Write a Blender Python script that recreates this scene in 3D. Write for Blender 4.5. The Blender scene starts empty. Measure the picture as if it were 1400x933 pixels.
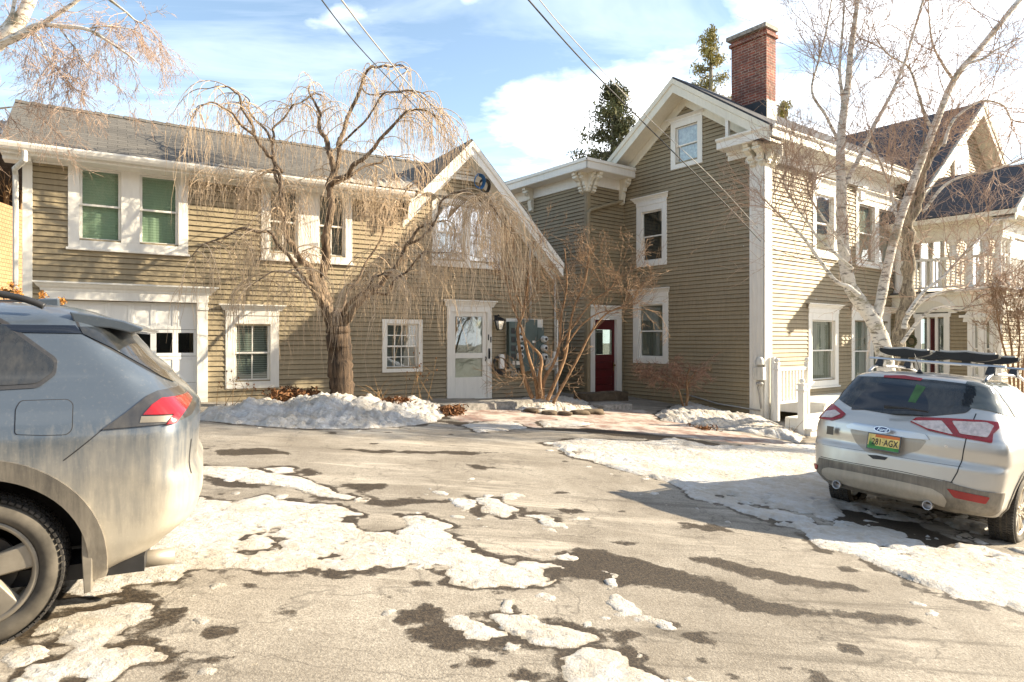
import bpy, bmesh, math, random
import numpy as np
from mathutils import Vector, Matrix, geometry
R = math.radians
F = 900.0; CX = 700.0; CY = 466.0          # photograph: focal length in its pixels, principal point
scene = bpy.context.scene
COL = scene.collection
rng = random.Random(7)

# ------------------------------------------------------------------ tagging
def tag(o, label=None, cat=None, group=None, kind=None):
    if label: o['label'] = label
    if cat: o['category'] = cat
    if group: o['group'] = group
    if kind: o['kind'] = kind
    return o

def empty(name, loc=(0, 0, 0), rz=0.0):
    o = bpy.data.objects.new(name, None); COL.objects.link(o)
    o.location = loc; o.rotation_euler = (0, 0, rz); o.empty_display_size = 0.3
    return o

# ------------------------------------------------------------------ numpy noise
def _hash(ix, iy, seed):
    h = (ix.astype(np.int64) * 374761393 + iy.astype(np.int64) * 668265263 + seed * 974634777) & 0xffffffff
    h = ((h ^ (h >> 13)) * 1274126177) & 0xffffffff
    return ((h ^ (h >> 16)) & 0xffff) / 65535.0

def vnoise(x, y, seed=0):
    ix = np.floor(x); iy = np.floor(y); fx = x - ix; fy = y - iy
    fx = fx * fx * (3 - 2 * fx); fy = fy * fy * (3 - 2 * fy)
    a = _hash(ix, iy, seed); b = _hash(ix + 1, iy, seed); c = _hash(ix, iy + 1, seed); d = _hash(ix + 1, iy + 1, seed)
    return (a * (1 - fx) + b * fx) * (1 - fy) + (c * (1 - fx) + d * fx) * fy

def fbm(x, y, sc, oct=4, seed=0):
    s = 0; a = 1.0; t = 0
    for i in range(oct):
        s = s + a * (vnoise(x * sc + 17.3 * i, y * sc - 9.1 * i, seed + i) - 0.5); t += a; a *= 0.5; sc *= 2.03
    return s / t

# ------------------------------------------------------------------ ground height
def gz(x, y):
    x = np.clip(x, -16, 20); y = np.clip(y, -6, 24)
    return -1.7072 - 0.0847 * x + 0.0157 * y - 0.002 * x * x + 0.0019 * x * y

def gpt(px, py):                                   # the point of the ground seen at a photograph pixel
    rx = (px - CX) / F; rz = -(py - CY) / F
    Y = 6.0
    for _ in range(60):
        Y = 0.5 * Y + 0.5 * min(60, max(0.8, float(gz(rx * Y, Y)) / rz))
    return (rx * Y, Y)

def at(px, py, Y):
    return Vector(((px - CX) / F * Y, Y, -(py - CY) / F * Y))

# ------------------------------------------------------------------ materials
def _nt(name):
    m = bpy.data.materials.new(name); m.use_nodes = True
    nt = m.node_tree; nt.nodes.clear()
    out = nt.nodes.new('ShaderNodeOutputMaterial')
    return m, nt, out

class N:
    """tiny node helper"""
    def __init__(s, nt): s.nt = nt
    def n(s, t, **kw):
        nd = s.nt.nodes.new('ShaderNode' + t)
        ins = kw.pop('ins', {})
        for k, v in kw.items(): setattr(nd, k, v)
        for k, v in ins.items():
            if hasattr(v, 'is_linked') or isinstance(v, bpy.types.NodeSocket): s.nt.links.new(v, nd.inputs[k])
            else: nd.inputs[k].default_value = v
        return nd
    def coord(s, kind='Object'): return s.n('TexCoord').outputs[kind]
    def mapping(s, vec, scale=(1, 1, 1), rot=(0, 0, 0), loc=(0, 0, 0)):
        return s.n('Mapping', ins={'Vector': vec, 'Scale': scale, 'Rotation': rot, 'Location': loc}).outputs[0]
    def noise(s, vec, scale, detail=4, rough=0.55, dist=0.0):
        return s.n('TexNoise', ins={'Vector': vec, 'Scale': scale, 'Detail': detail, 'Roughness': rough, 'Distortion': dist}).outputs[0]
    def ramp(s, fac, stops):
        nd = s.n('ValToRGB', ins={'Fac': fac}); cr = nd.color_ramp
        while len(cr.elements) < len(stops): cr.elements.new(0.5)
        for e, (p, c) in zip(cr.elements, stops):
            e.position = p; e.color = (c, c, c, 1) if isinstance(c, (int, float)) else tuple(c) + (1,)
        return nd.outputs[0]
    def mix(s, fac, a, b, mode='MIX'):
        nd = s.n('Mix', data_type='RGBA', blend_type=mode)
        for k, v in ((0, fac), (6, a), (7, b)):
            if isinstance(v, bpy.types.NodeSocket): s.nt.links.new(v, nd.inputs[k])
            else: nd.inputs[k].default_value = v if isinstance(v, (int, float)) else (tuple(v) + (1,) if len(v) == 3 else v)
        return nd.outputs[2]
    def math(s, op, a, b=0.0, c=0.0, clamp=False):
        nd = s.n('Math', operation=op, use_clamp=clamp)
        for k, v in ((0, a), (1, b), (2, c)):
            if isinstance(v, bpy.types.NodeSocket): s.nt.links.new(v, nd.inputs[k])
            else: nd.inputs[k].default_value = v
        return nd.outputs[0]
    def bump(s, h, strength, dist=0.01):
        return s.n('Bump', ins={'Height': h, 'Strength': strength, 'Distance': dist}).outputs[0]
    def principled(s, out, **ins):
        p = s.n('BsdfPrincipled')
        for k, v in ins.items():
            k = k.replace('_', ' ')
            if isinstance(v, bpy.types.NodeSocket): s.nt.links.new(v, p.inputs[k])
            else: p.inputs[k].default_value = (tuple(v) + (1,)) if isinstance(v, tuple) and len(v) == 3 else v
        s.nt.links.new(p.outputs[0], out.inputs[0])
        return p

M = {}
def simple(name, col, rough=0.6, metal=0.0, var=0.12, scale=3.0, bump=0.0, bscale=60.0, coat=0.0, spec=0.5):
    m, nt, out = _nt(name); h = N(nt)
    co = h.coord('Object')
    n1 = h.noise(co, scale, 5)
    d = tuple(c * (1 - var * 1.6) for c in col); l = tuple(min(0.95, c * (1 + var)) for c in col)
    c = h.mix(h.ramp(n1, [(0.3, 0.0), (0.7, 1.0)]), d, l)
    kw = dict(Base_Color=c, Roughness=rough, Metallic=metal, Coat_Weight=coat, Specular_IOR_Level=spec)
    if bump: kw['Normal'] = h.bump(h.noise(co, bscale, 4), bump)
    h.principled(out, **kw)
    M[name] = m; return m

def make_paint(name, col, streak=0.10, rough=0.55):
    m, nt, out = _nt(name); h = N(nt); co = h.coord('Object')
    big = h.noise(co, 0.7, 4); fine = h.noise(h.mapping(co, (6, 6, 1.0)), 3, 5)
    f = h.math('ADD', h.math('MULTIPLY', big, 0.5), h.math('MULTIPLY', fine, 0.5))
    c = h.mix(h.ramp(f, [(0.36, 0.0), (0.62, 1.0)]), tuple(x * (1 - streak * 1.7) for x in col), col)
    spots = h.ramp(h.noise(co, 14, 5, 0.7), [(0.30, 1.0), (0.36, 0.0)])
    c = h.mix(h.math('MULTIPLY', spots, 0.35), c, tuple(x * 0.6 for x in col))
    if name == 'siding_paint':                            # board to board fading, and mud splashed up from the ground
        sp_ = h.n('SeparateXYZ'); nt.links.new(co, sp_.inputs[0]); row = h.math('FLOOR', h.math('DIVIDE', sp_.outputs[2], 0.102))
        cb = h.n('CombineXYZ'); nt.links.new(row, cb.inputs[2]); nt.links.new(h.math('FLOOR', h.math('MULTIPLY', sp_.outputs[0], 0.37)), cb.inputs[0]); nt.links.new(h.math('FLOOR', h.math('MULTIPLY', sp_.outputs[1], 0.37)), cb.inputs[1])
        wn_ = h.n('TexWhiteNoise', ins={'Vector': cb.outputs[0]}).outputs[0]; c = h.mix(h.math('MULTIPLY', wn_, 0.22), c, tuple(min(.9, x * 1.25) for x in col))
        low_ = h.math('ADD', h.math('MULTIPLY', sp_.outputs[2], -1.1), h.math('MULTIPLY', h.noise(co, 3.5, 6, 0.7), 1.6)); c = h.mix(h.ramp(low_, [(0.45, 0.0), (1.0, 0.55)]), c, (0.22, 0.18, 0.13))
    h.principled(out, Base_Color=c, Roughness=rough, Normal=h.bump(h.noise(co, 90, 3), 0.12, 0.004))
    M[name] = m; return m

make_paint('siding_paint', (0.305, 0.246, 0.150), 0.16, 0.62)
make_paint('lap_shade', (0.145, 0.114, 0.068), 0.3, 0.8)  # darker siding tone: shadow line under each lap, put into the colour
make_paint('white_paint', (0.80, 0.775, 0.71), 0.07, 0.45)
make_paint('cream_paint', (0.76, 0.72, 0.60), 0.07, 0.5)
make_paint('garage_paint', (0.80, 0.79, 0.75), 0.03, 0.45)
make_paint('old_paint', (0.70, 0.68, 0.62), 0.25, 0.6)
simple('foundation', (0.22, 0.19, 0.14), 0.9, var=0.35, scale=5, bump=0.5, bscale=25)
simple('granite', (0.30, 0.28, 0.25), 0.85, var=0.3, scale=14, bump=0.6, bscale=30)
simple('stone', (0.13, 0.095, 0.06), 0.9, var=0.35, scale=6, bump=0.6, bscale=20)
simple('black_metal', (0.02, 0.02, 0.022), 0.45, 0.3, var=0.2)
simple('black_plastic', (0.025, 0.025, 0.027), 0.5, var=0.3, scale=8)
simple('grey_pipe', (0.45, 0.44, 0.40), 0.5, 0.2)
simple('meter_box', (0.065, 0.095, 0.09), 0.45, 0.2, var=0.12)
simple('meter_glass', (0.62, 0.64, 0.62), 0.12, var=0.2, scale=20)
simple('red_door', (0.10, 0.007, 0.010), 0.35, var=0.15)
simple('blue_cable', (0.01, 0.10, 0.26), 0.4)
simple('dark_room', (0.035, 0.035, 0.035), 0.9)
simple('curtain', (0.45, 0.44, 0.40), 0.9, var=0.25, scale=2)
simple('lace', (0.62, 0.62, 0.58), 0.9, var=0.3, scale=12)
simple('white_trim_plastic', (0.78, 0.77, 0.73), 0.35, var=0.04)
simple('brass', (0.30, 0.20, 0.08), 0.4, 0.8)
simple('wire', (0.03, 0.03, 0.03), 0.6)
simple('wire_grey', (0.35, 0.34, 0.32), 0.6)

def make_shingle(name, c1, c2, mortar, bw=0.32, bh=0.125, bump=0.6):
    m, nt, out = _nt(name); h = N(nt); uv = h.coord('UV'); co = h.coord('Object')
    dist = h.mapping(uv, (1, 1, 1))
    w = h.n('VectorMath', operation='ADD'); nt.links.new(uv, w.inputs[0])
    ns = h.n('TexNoise', ins={'Vector': uv, 'Scale': 5.0, 'Detail': 2.0})
    sc = h.n('VectorMath', operation='MULTIPLY'); nt.links.new(ns.outputs[1], sc.inputs[0]); sc.inputs[1].default_value = (0.06, 0.035, 0)
    nt.links.new(sc.outputs[0], w.inputs[1])
    b = h.n('TexBrick', ins={'Vector': w.outputs[0], 'Scale': 1.0, 'Color1': (1, 1, 1, 1), 'Color2': (0, 0, 0, 1), 'Mortar': (0, 0, 0, 1), 'Mortar Size': 0.006, 'Mortar Smooth': 0.2, 'Bias': 0.0, 'Brick Width': bw, 'Row Height': bh})
    c = h.mix(b.outputs[0], c1, c2)
    c = h.mix(h.math('MULTIPLY', h.ramp(h.noise(co, 0.9, 5), [(0.35, 0.0), (0.7, 1.0)]), 0.45), c, tuple(x * 0.55 for x in c1))
    c = h.mix(h.math('MULTIPLY', h.noise(co, 120, 2), 0.5), c, tuple(min(1, x * 1.5) for x in c2))
    c = h.mix(b.outputs[1], c, mortar)
    # saw-tooth courses: each row tips out at its lower edge
    sep = h.n('SeparateXYZ'); nt.links.new(w.outputs[0], sep.inputs[0])
    saw = h.math('SUBTRACT', 1.0, h.math('FRACT', h.math('DIVIDE', sep.outputs[1], bh)))
    hh = h.math('SUBTRACT', saw, h.math('MULTIPLY', b.outputs[1], 0.6))
    hh = h.math('ADD', hh, h.math('MULTIPLY', h.noise(co, 80, 2), 0.3))
    h.principled(out, Base_Color=c, Roughness=0.9, Normal=h.bump(hh, bump, 0.02))
    M[name] = m
make_shingle('grey_shingle', (0.065, 0.060, 0.053), (0.125, 0.114, 0.098), (0.04, 0.035, 0.03))
make_shingle('dark_shingle', (0.035, 0.036, 0.042), (0.065, 0.066, 0.075), (0.015, 0.015, 0.017))
make_shingle('wood_shingle', (0.26, 0.15, 0.07), (0.34, 0.20, 0.10), (0.10, 0.05, 0.02), 0.16, 0.13)

def make_brick():
    m, nt, out = _nt('chimney_brick'); h = N(nt); uv = h.coord('UV'); co = h.coord('Object')
    b = h.n('TexBrick', ins={'Vector': uv, 'Scale': 1.0, 'Color1': (0.33, 0.085, 0.05, 1), 'Color2': (0.13, 0.045, 0.035, 1), 'Mortar': (0.42, 0.36, 0.29, 1), 'Mortar Size': 0.007, 'Mortar Smooth': 0.1, 'Bias': -0.1, 'Brick Width': 0.205, 'Row Height': 0.068})
    c = h.mix(h.math('MULTIPLY', h.ramp(h.noise(co, 3.5, 5, 0.7), [(0.42, 0.0), (0.6, 1.0)]), 0.55), b.outputs[0], (0.10, 0.05, 0.04))
    c = h.mix(h.math('MULTIPLY', h.ramp(h.noise(co, 9, 4), [(0.55, 0.0), (0.7, 1.0)]), 0.4), c, (0.5, 0.32, 0.22))
    h.principled(out, Base_Color=c, Roughness=0.9, Normal=h.bump(h.math('SUBTRACT', h.noise(co, 60, 3), h.math('MULTIPLY', b.outputs[1], 1.5)), 0.6, 0.01))
    M['chimney_brick'] = m
make_brick()

def make_glass(name, tint=(0.75, 0.82, 0.78), refl=0.22, rough=0.02, wave=0.04):
    m, nt, out = _nt(name); h = N(nt); co = h.coord('Object')
    bmp = h.bump(h.noise(co, 1.6, 2), wave, 0.05)
    g = h.n('BsdfGlossy', ins={'Color': (0.95, 0.97, 1.0, 1), 'Roughness': rough, 'Normal': bmp})
    t = h.n('BsdfTransparent', ins={'Color': tuple(tint) + (1,)})
    fr = h.n('LayerWeight', ins={'Blend': 0.35, 'Normal': bmp}).outputs[1]
    fac = h.math('ADD', refl, h.math('MULTIPLY', fr, 0.40), clamp=True)
    mx = h.n('MixShader'); nt.links.new(fac, mx.inputs[0]); nt.links.new(t.outputs[0], mx.inputs[1]); nt.links.new(g.outputs[0], mx.inputs[2])
    nt.links.new(mx.outputs[0], out.inputs[0]); M[name] = m
make_glass('window_glass', (0.66, 0.72, 0.68), 0.10); make_glass('bright_glass', (0.8, 0.85, 0.8), 0.6, 0.05, 0.2)

def make_blind(name, c, pitch=0.03, dark=0.4, axis=2):
    m, nt, out = _nt(name); h = N(nt); co = h.coord('Object')
    sep = h.n('SeparateXYZ'); nt.links.new(co, sep.inputs[0])
    fr = h.math('FRACT', h.math('DIVIDE', sep.outputs[axis], pitch))
    s = h.ramp(fr, [(0.0, 0.0), (0.35, 1.0), (0.8, 1.0), (1.0, 0.0)])
    col = h.mix(s, tuple(x * dark for x in c), c)
    h.principled(out, Base_Color=col, Roughness=0.7, Normal=h.bump(s, 0.4, 0.01)); M[name] = m
make_blind('green_blind', (0.50, 0.62, 0.46), 0.05, 0.9)
make_blind('slat_blind', (0.42, 0.44, 0.42), 0.045, 0.18)
make_blind('grey_blind', (0.28, 0.28, 0.27), 0.035, 0.35)
make_blind('pleat_curtain', (0.42, 0.42, 0.38), 0.11, 0.6, 0)

def make_bark(name, c1, c2, scale=9, bump=0.7, stretch=(3, 3, 0.8), vor=False):
    m, nt, out = _nt(name); h = N(nt); co = h.mapping(h.coord('Object'), stretch)
    n1 = h.noise(co, scale, 6, 0.65, 0.6)
    c = h.mix(h.ramp(n1, [(0.38, 0.0), (0.62, 1.0)]), c1, c2)
    h.principled(out, Base_Color=c, Roughness=0.9, Normal=h.bump(n1, bump, 0.03)); M[name] = m
make_bark('bark_dark', (0.018, 0.011, 0.007), (0.13, 0.085, 0.052), 4, 1.0, (4, 4, 0.55))
make_bark('bark_tan', (0.20, 0.13, 0.07), (0.42, 0.29, 0.16))
make_bark('strand', (0.42, 0.31, 0.20), (0.64, 0.49, 0.34), 3, 0.2)
make_bark('limb_bark', (0.05, 0.034, 0.022), (0.28, 0.20, 0.13), 4, 0.9, (4, 4, 0.7))
m, nt, out = _nt('bark_birch'); h = N(nt); co = h.coord('Object')
mk = h.ramp(h.noise(h.mapping(co, (2.2, 2.2, 9)), 2.6, 5, 0.7, 0.4), [(0.53, 0.0), (0.60, 1.0)])
pt = h.ramp(h.noise(co, 2.3, 5, 0.7), [(0.53, 0.0), (0.62, 1.0)])
c = h.mix(h.noise(co, 5, 4), (0.62, 0.56, 0.47), (0.82, 0.78, 0.70)); c = h.mix(h.math('MULTIPLY', mk, 0.8), c, (0.08, 0.06, 0.045)); c = h.mix(h.math('MULTIPLY', pt, 0.7), c, (0.22, 0.19, 0.10))
h.principled(out, Base_Color=c, Roughness=0.75, Normal=h.bump(h.math('SUBTRACT', h.noise(co, 12, 4), mk), 0.4, 0.01)); M['bark_birch'] = m
make_bark('bark_rough', (0.12, 0.10, 0.075), (0.42, 0.37, 0.28), 9, 1.0)
make_bark('twig_grey', (0.19, 0.14, 0.10), (0.40, 0.31, 0.22), 4, 0.2)
make_bark('twig_red', (0.22, 0.12, 0.08), (0.40, 0.25, 0.17), 4, 0.2)
make_bark('twig_pale', (0.34, 0.23, 0.17), (0.56, 0.42, 0.32), 4, 0.2)
make_bark('shrub_bark', (0.16, 0.09, 0.045), (0.38, 0.23, 0.12), 7, 0.6)
make_bark('shrub_twig', (0.19, 0.12, 0.07), (0.34, 0.23, 0.14), 4, 0.2)
simple('dry_leaf', (0.22, 0.10, 0.04), 0.9, var=0.4, scale=20)
simple('dry_flower', (0.50, 0.22, 0.04), 0.9, var=0.35, scale=60)
simple('straw', (0.32, 0.20, 0.09), 0.9, var=0.3, scale=10)
simple('conifer_leaf', (0.13, 0.13, 0.05), 0.8, var=0.5, scale=1.2)
simple('conifer_leaf_yellow', (0.32, 0.27, 0.08), 0.8, var=0.4, scale=1.2)

# ------------------------------------------------------------------ mesh builder
class MB:
    def __init__(s): s.v = []; s.f = []; s.m = []; s.sm = []
    def face(s, pts, m=0, smooth=False):
        b = len(s.v); s.v += [tuple(p) for p in pts]; s.f.append(tuple(range(b, b + len(pts)))); s.m.append(m); s.sm.append(smooth)
    def faces(s, verts, faces, m=0, smooth=False):
        b = len(s.v); s.v += [tuple(p) for p in verts]
        for f in faces: s.f.append(tuple(b + i for i in f)); s.m.append(m); s.sm.append(smooth)
    def box(s, x0, x1, y0, y1, z0, z1, m=0):
        v = [(x, y, z) for x in (x0, x1) for y in (y0, y1) for z in (z0, z1)]
        s.faces(v, [(0, 1, 3, 2), (4, 6, 7, 5), (0, 4, 5, 1), (2, 3, 7, 6), (0, 2, 6, 4), (1, 5, 7, 3)], m)
    def hexa(s, lo, hi, m=0):                       # two quads joined
        s.faces(list(lo) + list(hi), [(3, 2, 1, 0), (4, 5, 6, 7), (0, 1, 5, 4), (1, 2, 6, 5), (2, 3, 7, 6), (3, 0, 4, 7)], m)
    def prism(s, poly, vec, m=0):                   # poly: 3D points, extruded along vec
        n = len(poly); v = [Vector(p) for p in poly]; w = [p + Vector(vec) for p in v]
        s.faces(v + w, [tuple(range(n))[::-1], tuple(range(n, 2 * n))] + [(i, (i + 1) % n, n + (i + 1) % n, n + i) for i in range(n)], m)
    def tube(s, pts, rad, n=8, m=0, cap=True, smooth=True):
        pts = [Vector(p) for p in pts]
        if isinstance(rad, (int, float)): rad = [rad] * len(pts)
        b = len(s.v); up = None
        for i, p in enumerate(pts):
            d = (pts[min(i + 1, len(pts) - 1)] - pts[max(i - 1, 0)]).normalized()
            if up is None: up = d.orthogonal().normalized()
            up = (up - d * up.dot(d)); up = up.normalized() if up.length > 1e-6 else d.orthogonal().normalized()
            q = d.cross(up)
            for k in range(n):
                a = 2 * math.pi * k / n
                s.v.append(tuple(p + (up * math.cos(a) + q * math.sin(a)) * rad[i]))
        for i in range(len(pts) - 1):
            for k in range(n):
                s.f.append((b + i * n + k, b + i * n + (k + 1) % n, b + (i + 1) * n + (k + 1) % n, b + (i + 1) * n + k)); s.m.append(m); s.sm.append(smooth)
        if cap:
            s.f.append(tuple(b + k for k in range(n))[::-1]); s.m.append(m); s.sm.append(False)
            e = b + (len(pts) - 1) * n; s.f.append(tuple(e + k for k in range(n))); s.m.append(m); s.sm.append(False)
    def lathe(s, prof, c=(0, 0, 0), axis='z', n=24, m=0, smooth=True):   # prof: (radius, height)
        b = len(s.v)
        for (r, h) in prof:
            for k in range(n):
                a = 2 * math.pi * k / n; x, y = r * math.cos(a), r * math.sin(a)
                p = {'z': (x, y, h), 'y': (x, h, y), 'x': (h, x, y)}[axis]
                s.v.append((c[0] + p[0], c[1] + p[1], c[2] + p[2]))
        for i in range(len(prof) - 1):
            for k in range(n):
                q = (b + i * n + k, b + i * n + (k + 1) % n, b + (i + 1) * n + (k + 1) % n, b + (i + 1) * n + k)
                s.f.append(q if axis != 'y' else q[::-1]); s.m.append(m); s.sm.append(smooth)
    def build(s, name, mats, parent=None, bevel=0.0, uv=True, auto=None):
        if not s.v: return None
        me = bpy.data.meshes.new(name); me.from_pydata(s.v, [], s.f)
        if not isinstance(mats, (list, tuple)): mats = [mats]
        for mm in mats: me.materials.append(M[mm] if isinstance(mm, str) else mm)
        me.polygons.foreach_set('material_index', s.m); me.polygons.foreach_set('use_smooth', s.sm)
        me.update()
        if uv: planar_uv(me)
        o = bpy.data.objects.new(name, me); COL.objects.link(o)
        if parent: o.parent = parent
        if bevel:
            bv = o.modifiers.new('bevel', 'BEVEL'); bv.width = bevel; bv.segments = 2; bv.limit_method = 'ANGLE'; bv.angle_limit = R(40)
        return o

def planar_uv(me):
    nl = len(me.loops); npoly = len(me.polygons)
    if not nl: return
    co = np.empty(len(me.vertices) * 3); me.vertices.foreach_get('co', co); co = co.reshape(-1, 3)
    vi = np.empty(nl, int); me.loops.foreach_get('vertex_index', vi)
    nor = np.empty(npoly * 3); me.polygons.foreach_get('normal', nor); nor = nor.reshape(-1, 3)
    tot = np.empty(npoly, int); me.polygons.foreach_get('loop_total', tot)
    n = np.repeat(nor, tot, axis=0)
    t = np.stack([-n[:, 1], n[:, 0], np.zeros(nl)], 1); ln = np.linalg.norm(t, axis=1)
    flat = ln < 0.05; t[flat] = (1, 0, 0); ln[flat] = 1; t /= ln[:, None]
    b = np.cross(n, t); p = co[vi]
    uv = np.stack([(p * t).sum(1), (p * b).sum(1)], 1)
    l = me.uv_layers.new(name='UVMap'); l.data.foreach_set('uv', uv.ravel())

# ------------------------------------------------------------------ walls: a local frame on a building root
class Wall:
    def __init__(s, root, ox, oy, dx, dy):
        s.root = root; s.o = (ox, oy); s.d = (dx, dy); s.n = (dy, -dx)
    def P(s, u, z, o=0.0):
        return (s.o[0] + s.d[0] * u + s.n[0] * o, s.o[1] + s.d[1] * u + s.n[1] * o, z)
    def uz(s, px, py, off=0.0):                     # where a photograph pixel falls on this wall
        a = s.root.rotation_euler.z; ca, sa = math.cos(a), math.sin(a)
        def w(x, y): return (s.root.location.x + ca * x - sa * y, s.root.location.y + sa * x + ca * y)
        p0 = w(*s.P(0, 0, off)[:2]); p1 = w(*s.P(1, 0, off)[:2]); dx, dy = p1[0] - p0[0], p1[1] - p0[1]
        r = (px - CX) / F
        u = (r * p0[1] - p0[0]) / (dx - r * dy); Y = p0[1] + u * dy
        return u, -(py - CY) / F * Y - s.root.location.z
    def box(s, mb, u0, u1, z0, z1, o0, o1, m=0):
        lo = [s.P(u0, z0, o0), s.P(u1, z0, o0), s.P(u1, z0, o1), s.P(u0, z0, o1)]
        hi = [s.P(u0, z1, o0), s.P(u1, z1, o0), s.P(u1, z1, o1), s.P(u0, z1, o1)]
        mb.hexa([lo[3], lo[2], lo[1], lo[0]], [hi[3], hi[2], hi[1], hi[0]], m)
    def profile(s, mb, u0, u1, prof, miter=0.0, m=0):   # prof: (o, z) outline extruded along u; ends widen with o by miter
        n = len(prof)
        a = [s.P(u0 - miter * o, z, o) for o, z in prof]; b = [s.P(u1 + miter * o, z, o) for o, z in prof]
        mb.faces(a + b, [tuple(range(n)), tuple(range(n, 2 * n))[::-1]] + [(i, n + i, n + (i + 1) % n, (i + 1) % n) for i in range(n)], m)

def clap(mb, W, z0, z1, L, Rr, holes=(), e=0.102):
    """rows of clapboards between the lines L(z) and Rr(z), leaving the holes (u0,u1,z0,z1) open"""
    z = z0; k = 0
    rr = random.Random(int(abs(W.o[0] * 91 + W.o[1] * 37 + z0 * 11)) + 3)
    while z < z1 - 0.01:
        zt = min(z + e, z1); zb = z
        spans = [(L(zb), Rr(zb), L(zt), Rr(zt))]
        for (h0, h1, g0, g1) in holes:
            if not (g0 < (zb + zt) / 2 < g1): continue
            ns = []
            for (a, b, c, d) in spans:
                if h1 <= min(a, c) or h0 >= max(b, d): ns.append((a, b, c, d)); continue
                if h0 > max(a, c): ns.append((a, h0, c, h0))
                if h1 < min(b, d): ns.append((h1, b, h1, d))
            spans = ns
        for (a, b, c, d) in spans:
            if b - a < 0.01: continue
            if d < c: c = d = (c + d) / 2
            cuts = [0.0]; wid = max(b - a, .01)
            while True:                                   # boards end somewhere: butt joints at random places
                nx = cuts[-1] + rr.uniform(1.8, 4.6) / wid
                if nx > 1 - .25 / wid: break
                cuts.append(nx)
            cuts.append(1.0)
            for t0, t1 in zip(cuts, cuts[1:]):
                o = 0.027 + rr.uniform(-0.006, 0.006); e0 = rr.uniform(-.002, .002); gp_ = -0.004 / wid if t1 < 1 else 0.0
                A, B, C2, D2 = a + (b - a) * t0, a + (b - a) * (t1 - gp_), c + (d - c) * t0, c + (d - c) * (t1 - gp_)
                g = 0.008 if (zt - zb) > .05 else (zt - zb) * .2; t = g / (zt - zb); a2 = A + (C2 - A) * t; b2 = B + (D2 - B) * t; zq = zb + e0
                mb.face([W.P(a2, zq + g, o), W.P(b2, zq + g, o), W.P(D2, zt + .010, 0.001), W.P(C2, zt + .010, 0.001)])
                mb.face([W.P(A, zq, o - .006), W.P(B, zq, o - .006), W.P(b2, zq + g, o), W.P(a2, zq + g, o)], 1)  # bottom strip of the board, its lap shadow painted dark
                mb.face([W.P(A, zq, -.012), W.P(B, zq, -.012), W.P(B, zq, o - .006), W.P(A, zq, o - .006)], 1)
        z = zt

def hood(mb, W, u0, u1, z, h=0.2, out=0.14, m=0):
    """moulded head above a window or a door: frieze board and a flaring crown"""
    W.box(mb, u0, u1, z, z + h * 0.45, 0.0, 0.05, m)
    prof = [(0.0, z + h * 0.45), (0.055, z + h * 0.45), (0.065, z + h * 0.6), (out * 0.62, z + h * 0.7), (out * 0.8, z + h * 0.86), (out, z + h * 0.9), (out, z + h), (0.0, z + h)]
    W.profile(mb, u0, u1, prof, 1.0, m)

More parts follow.
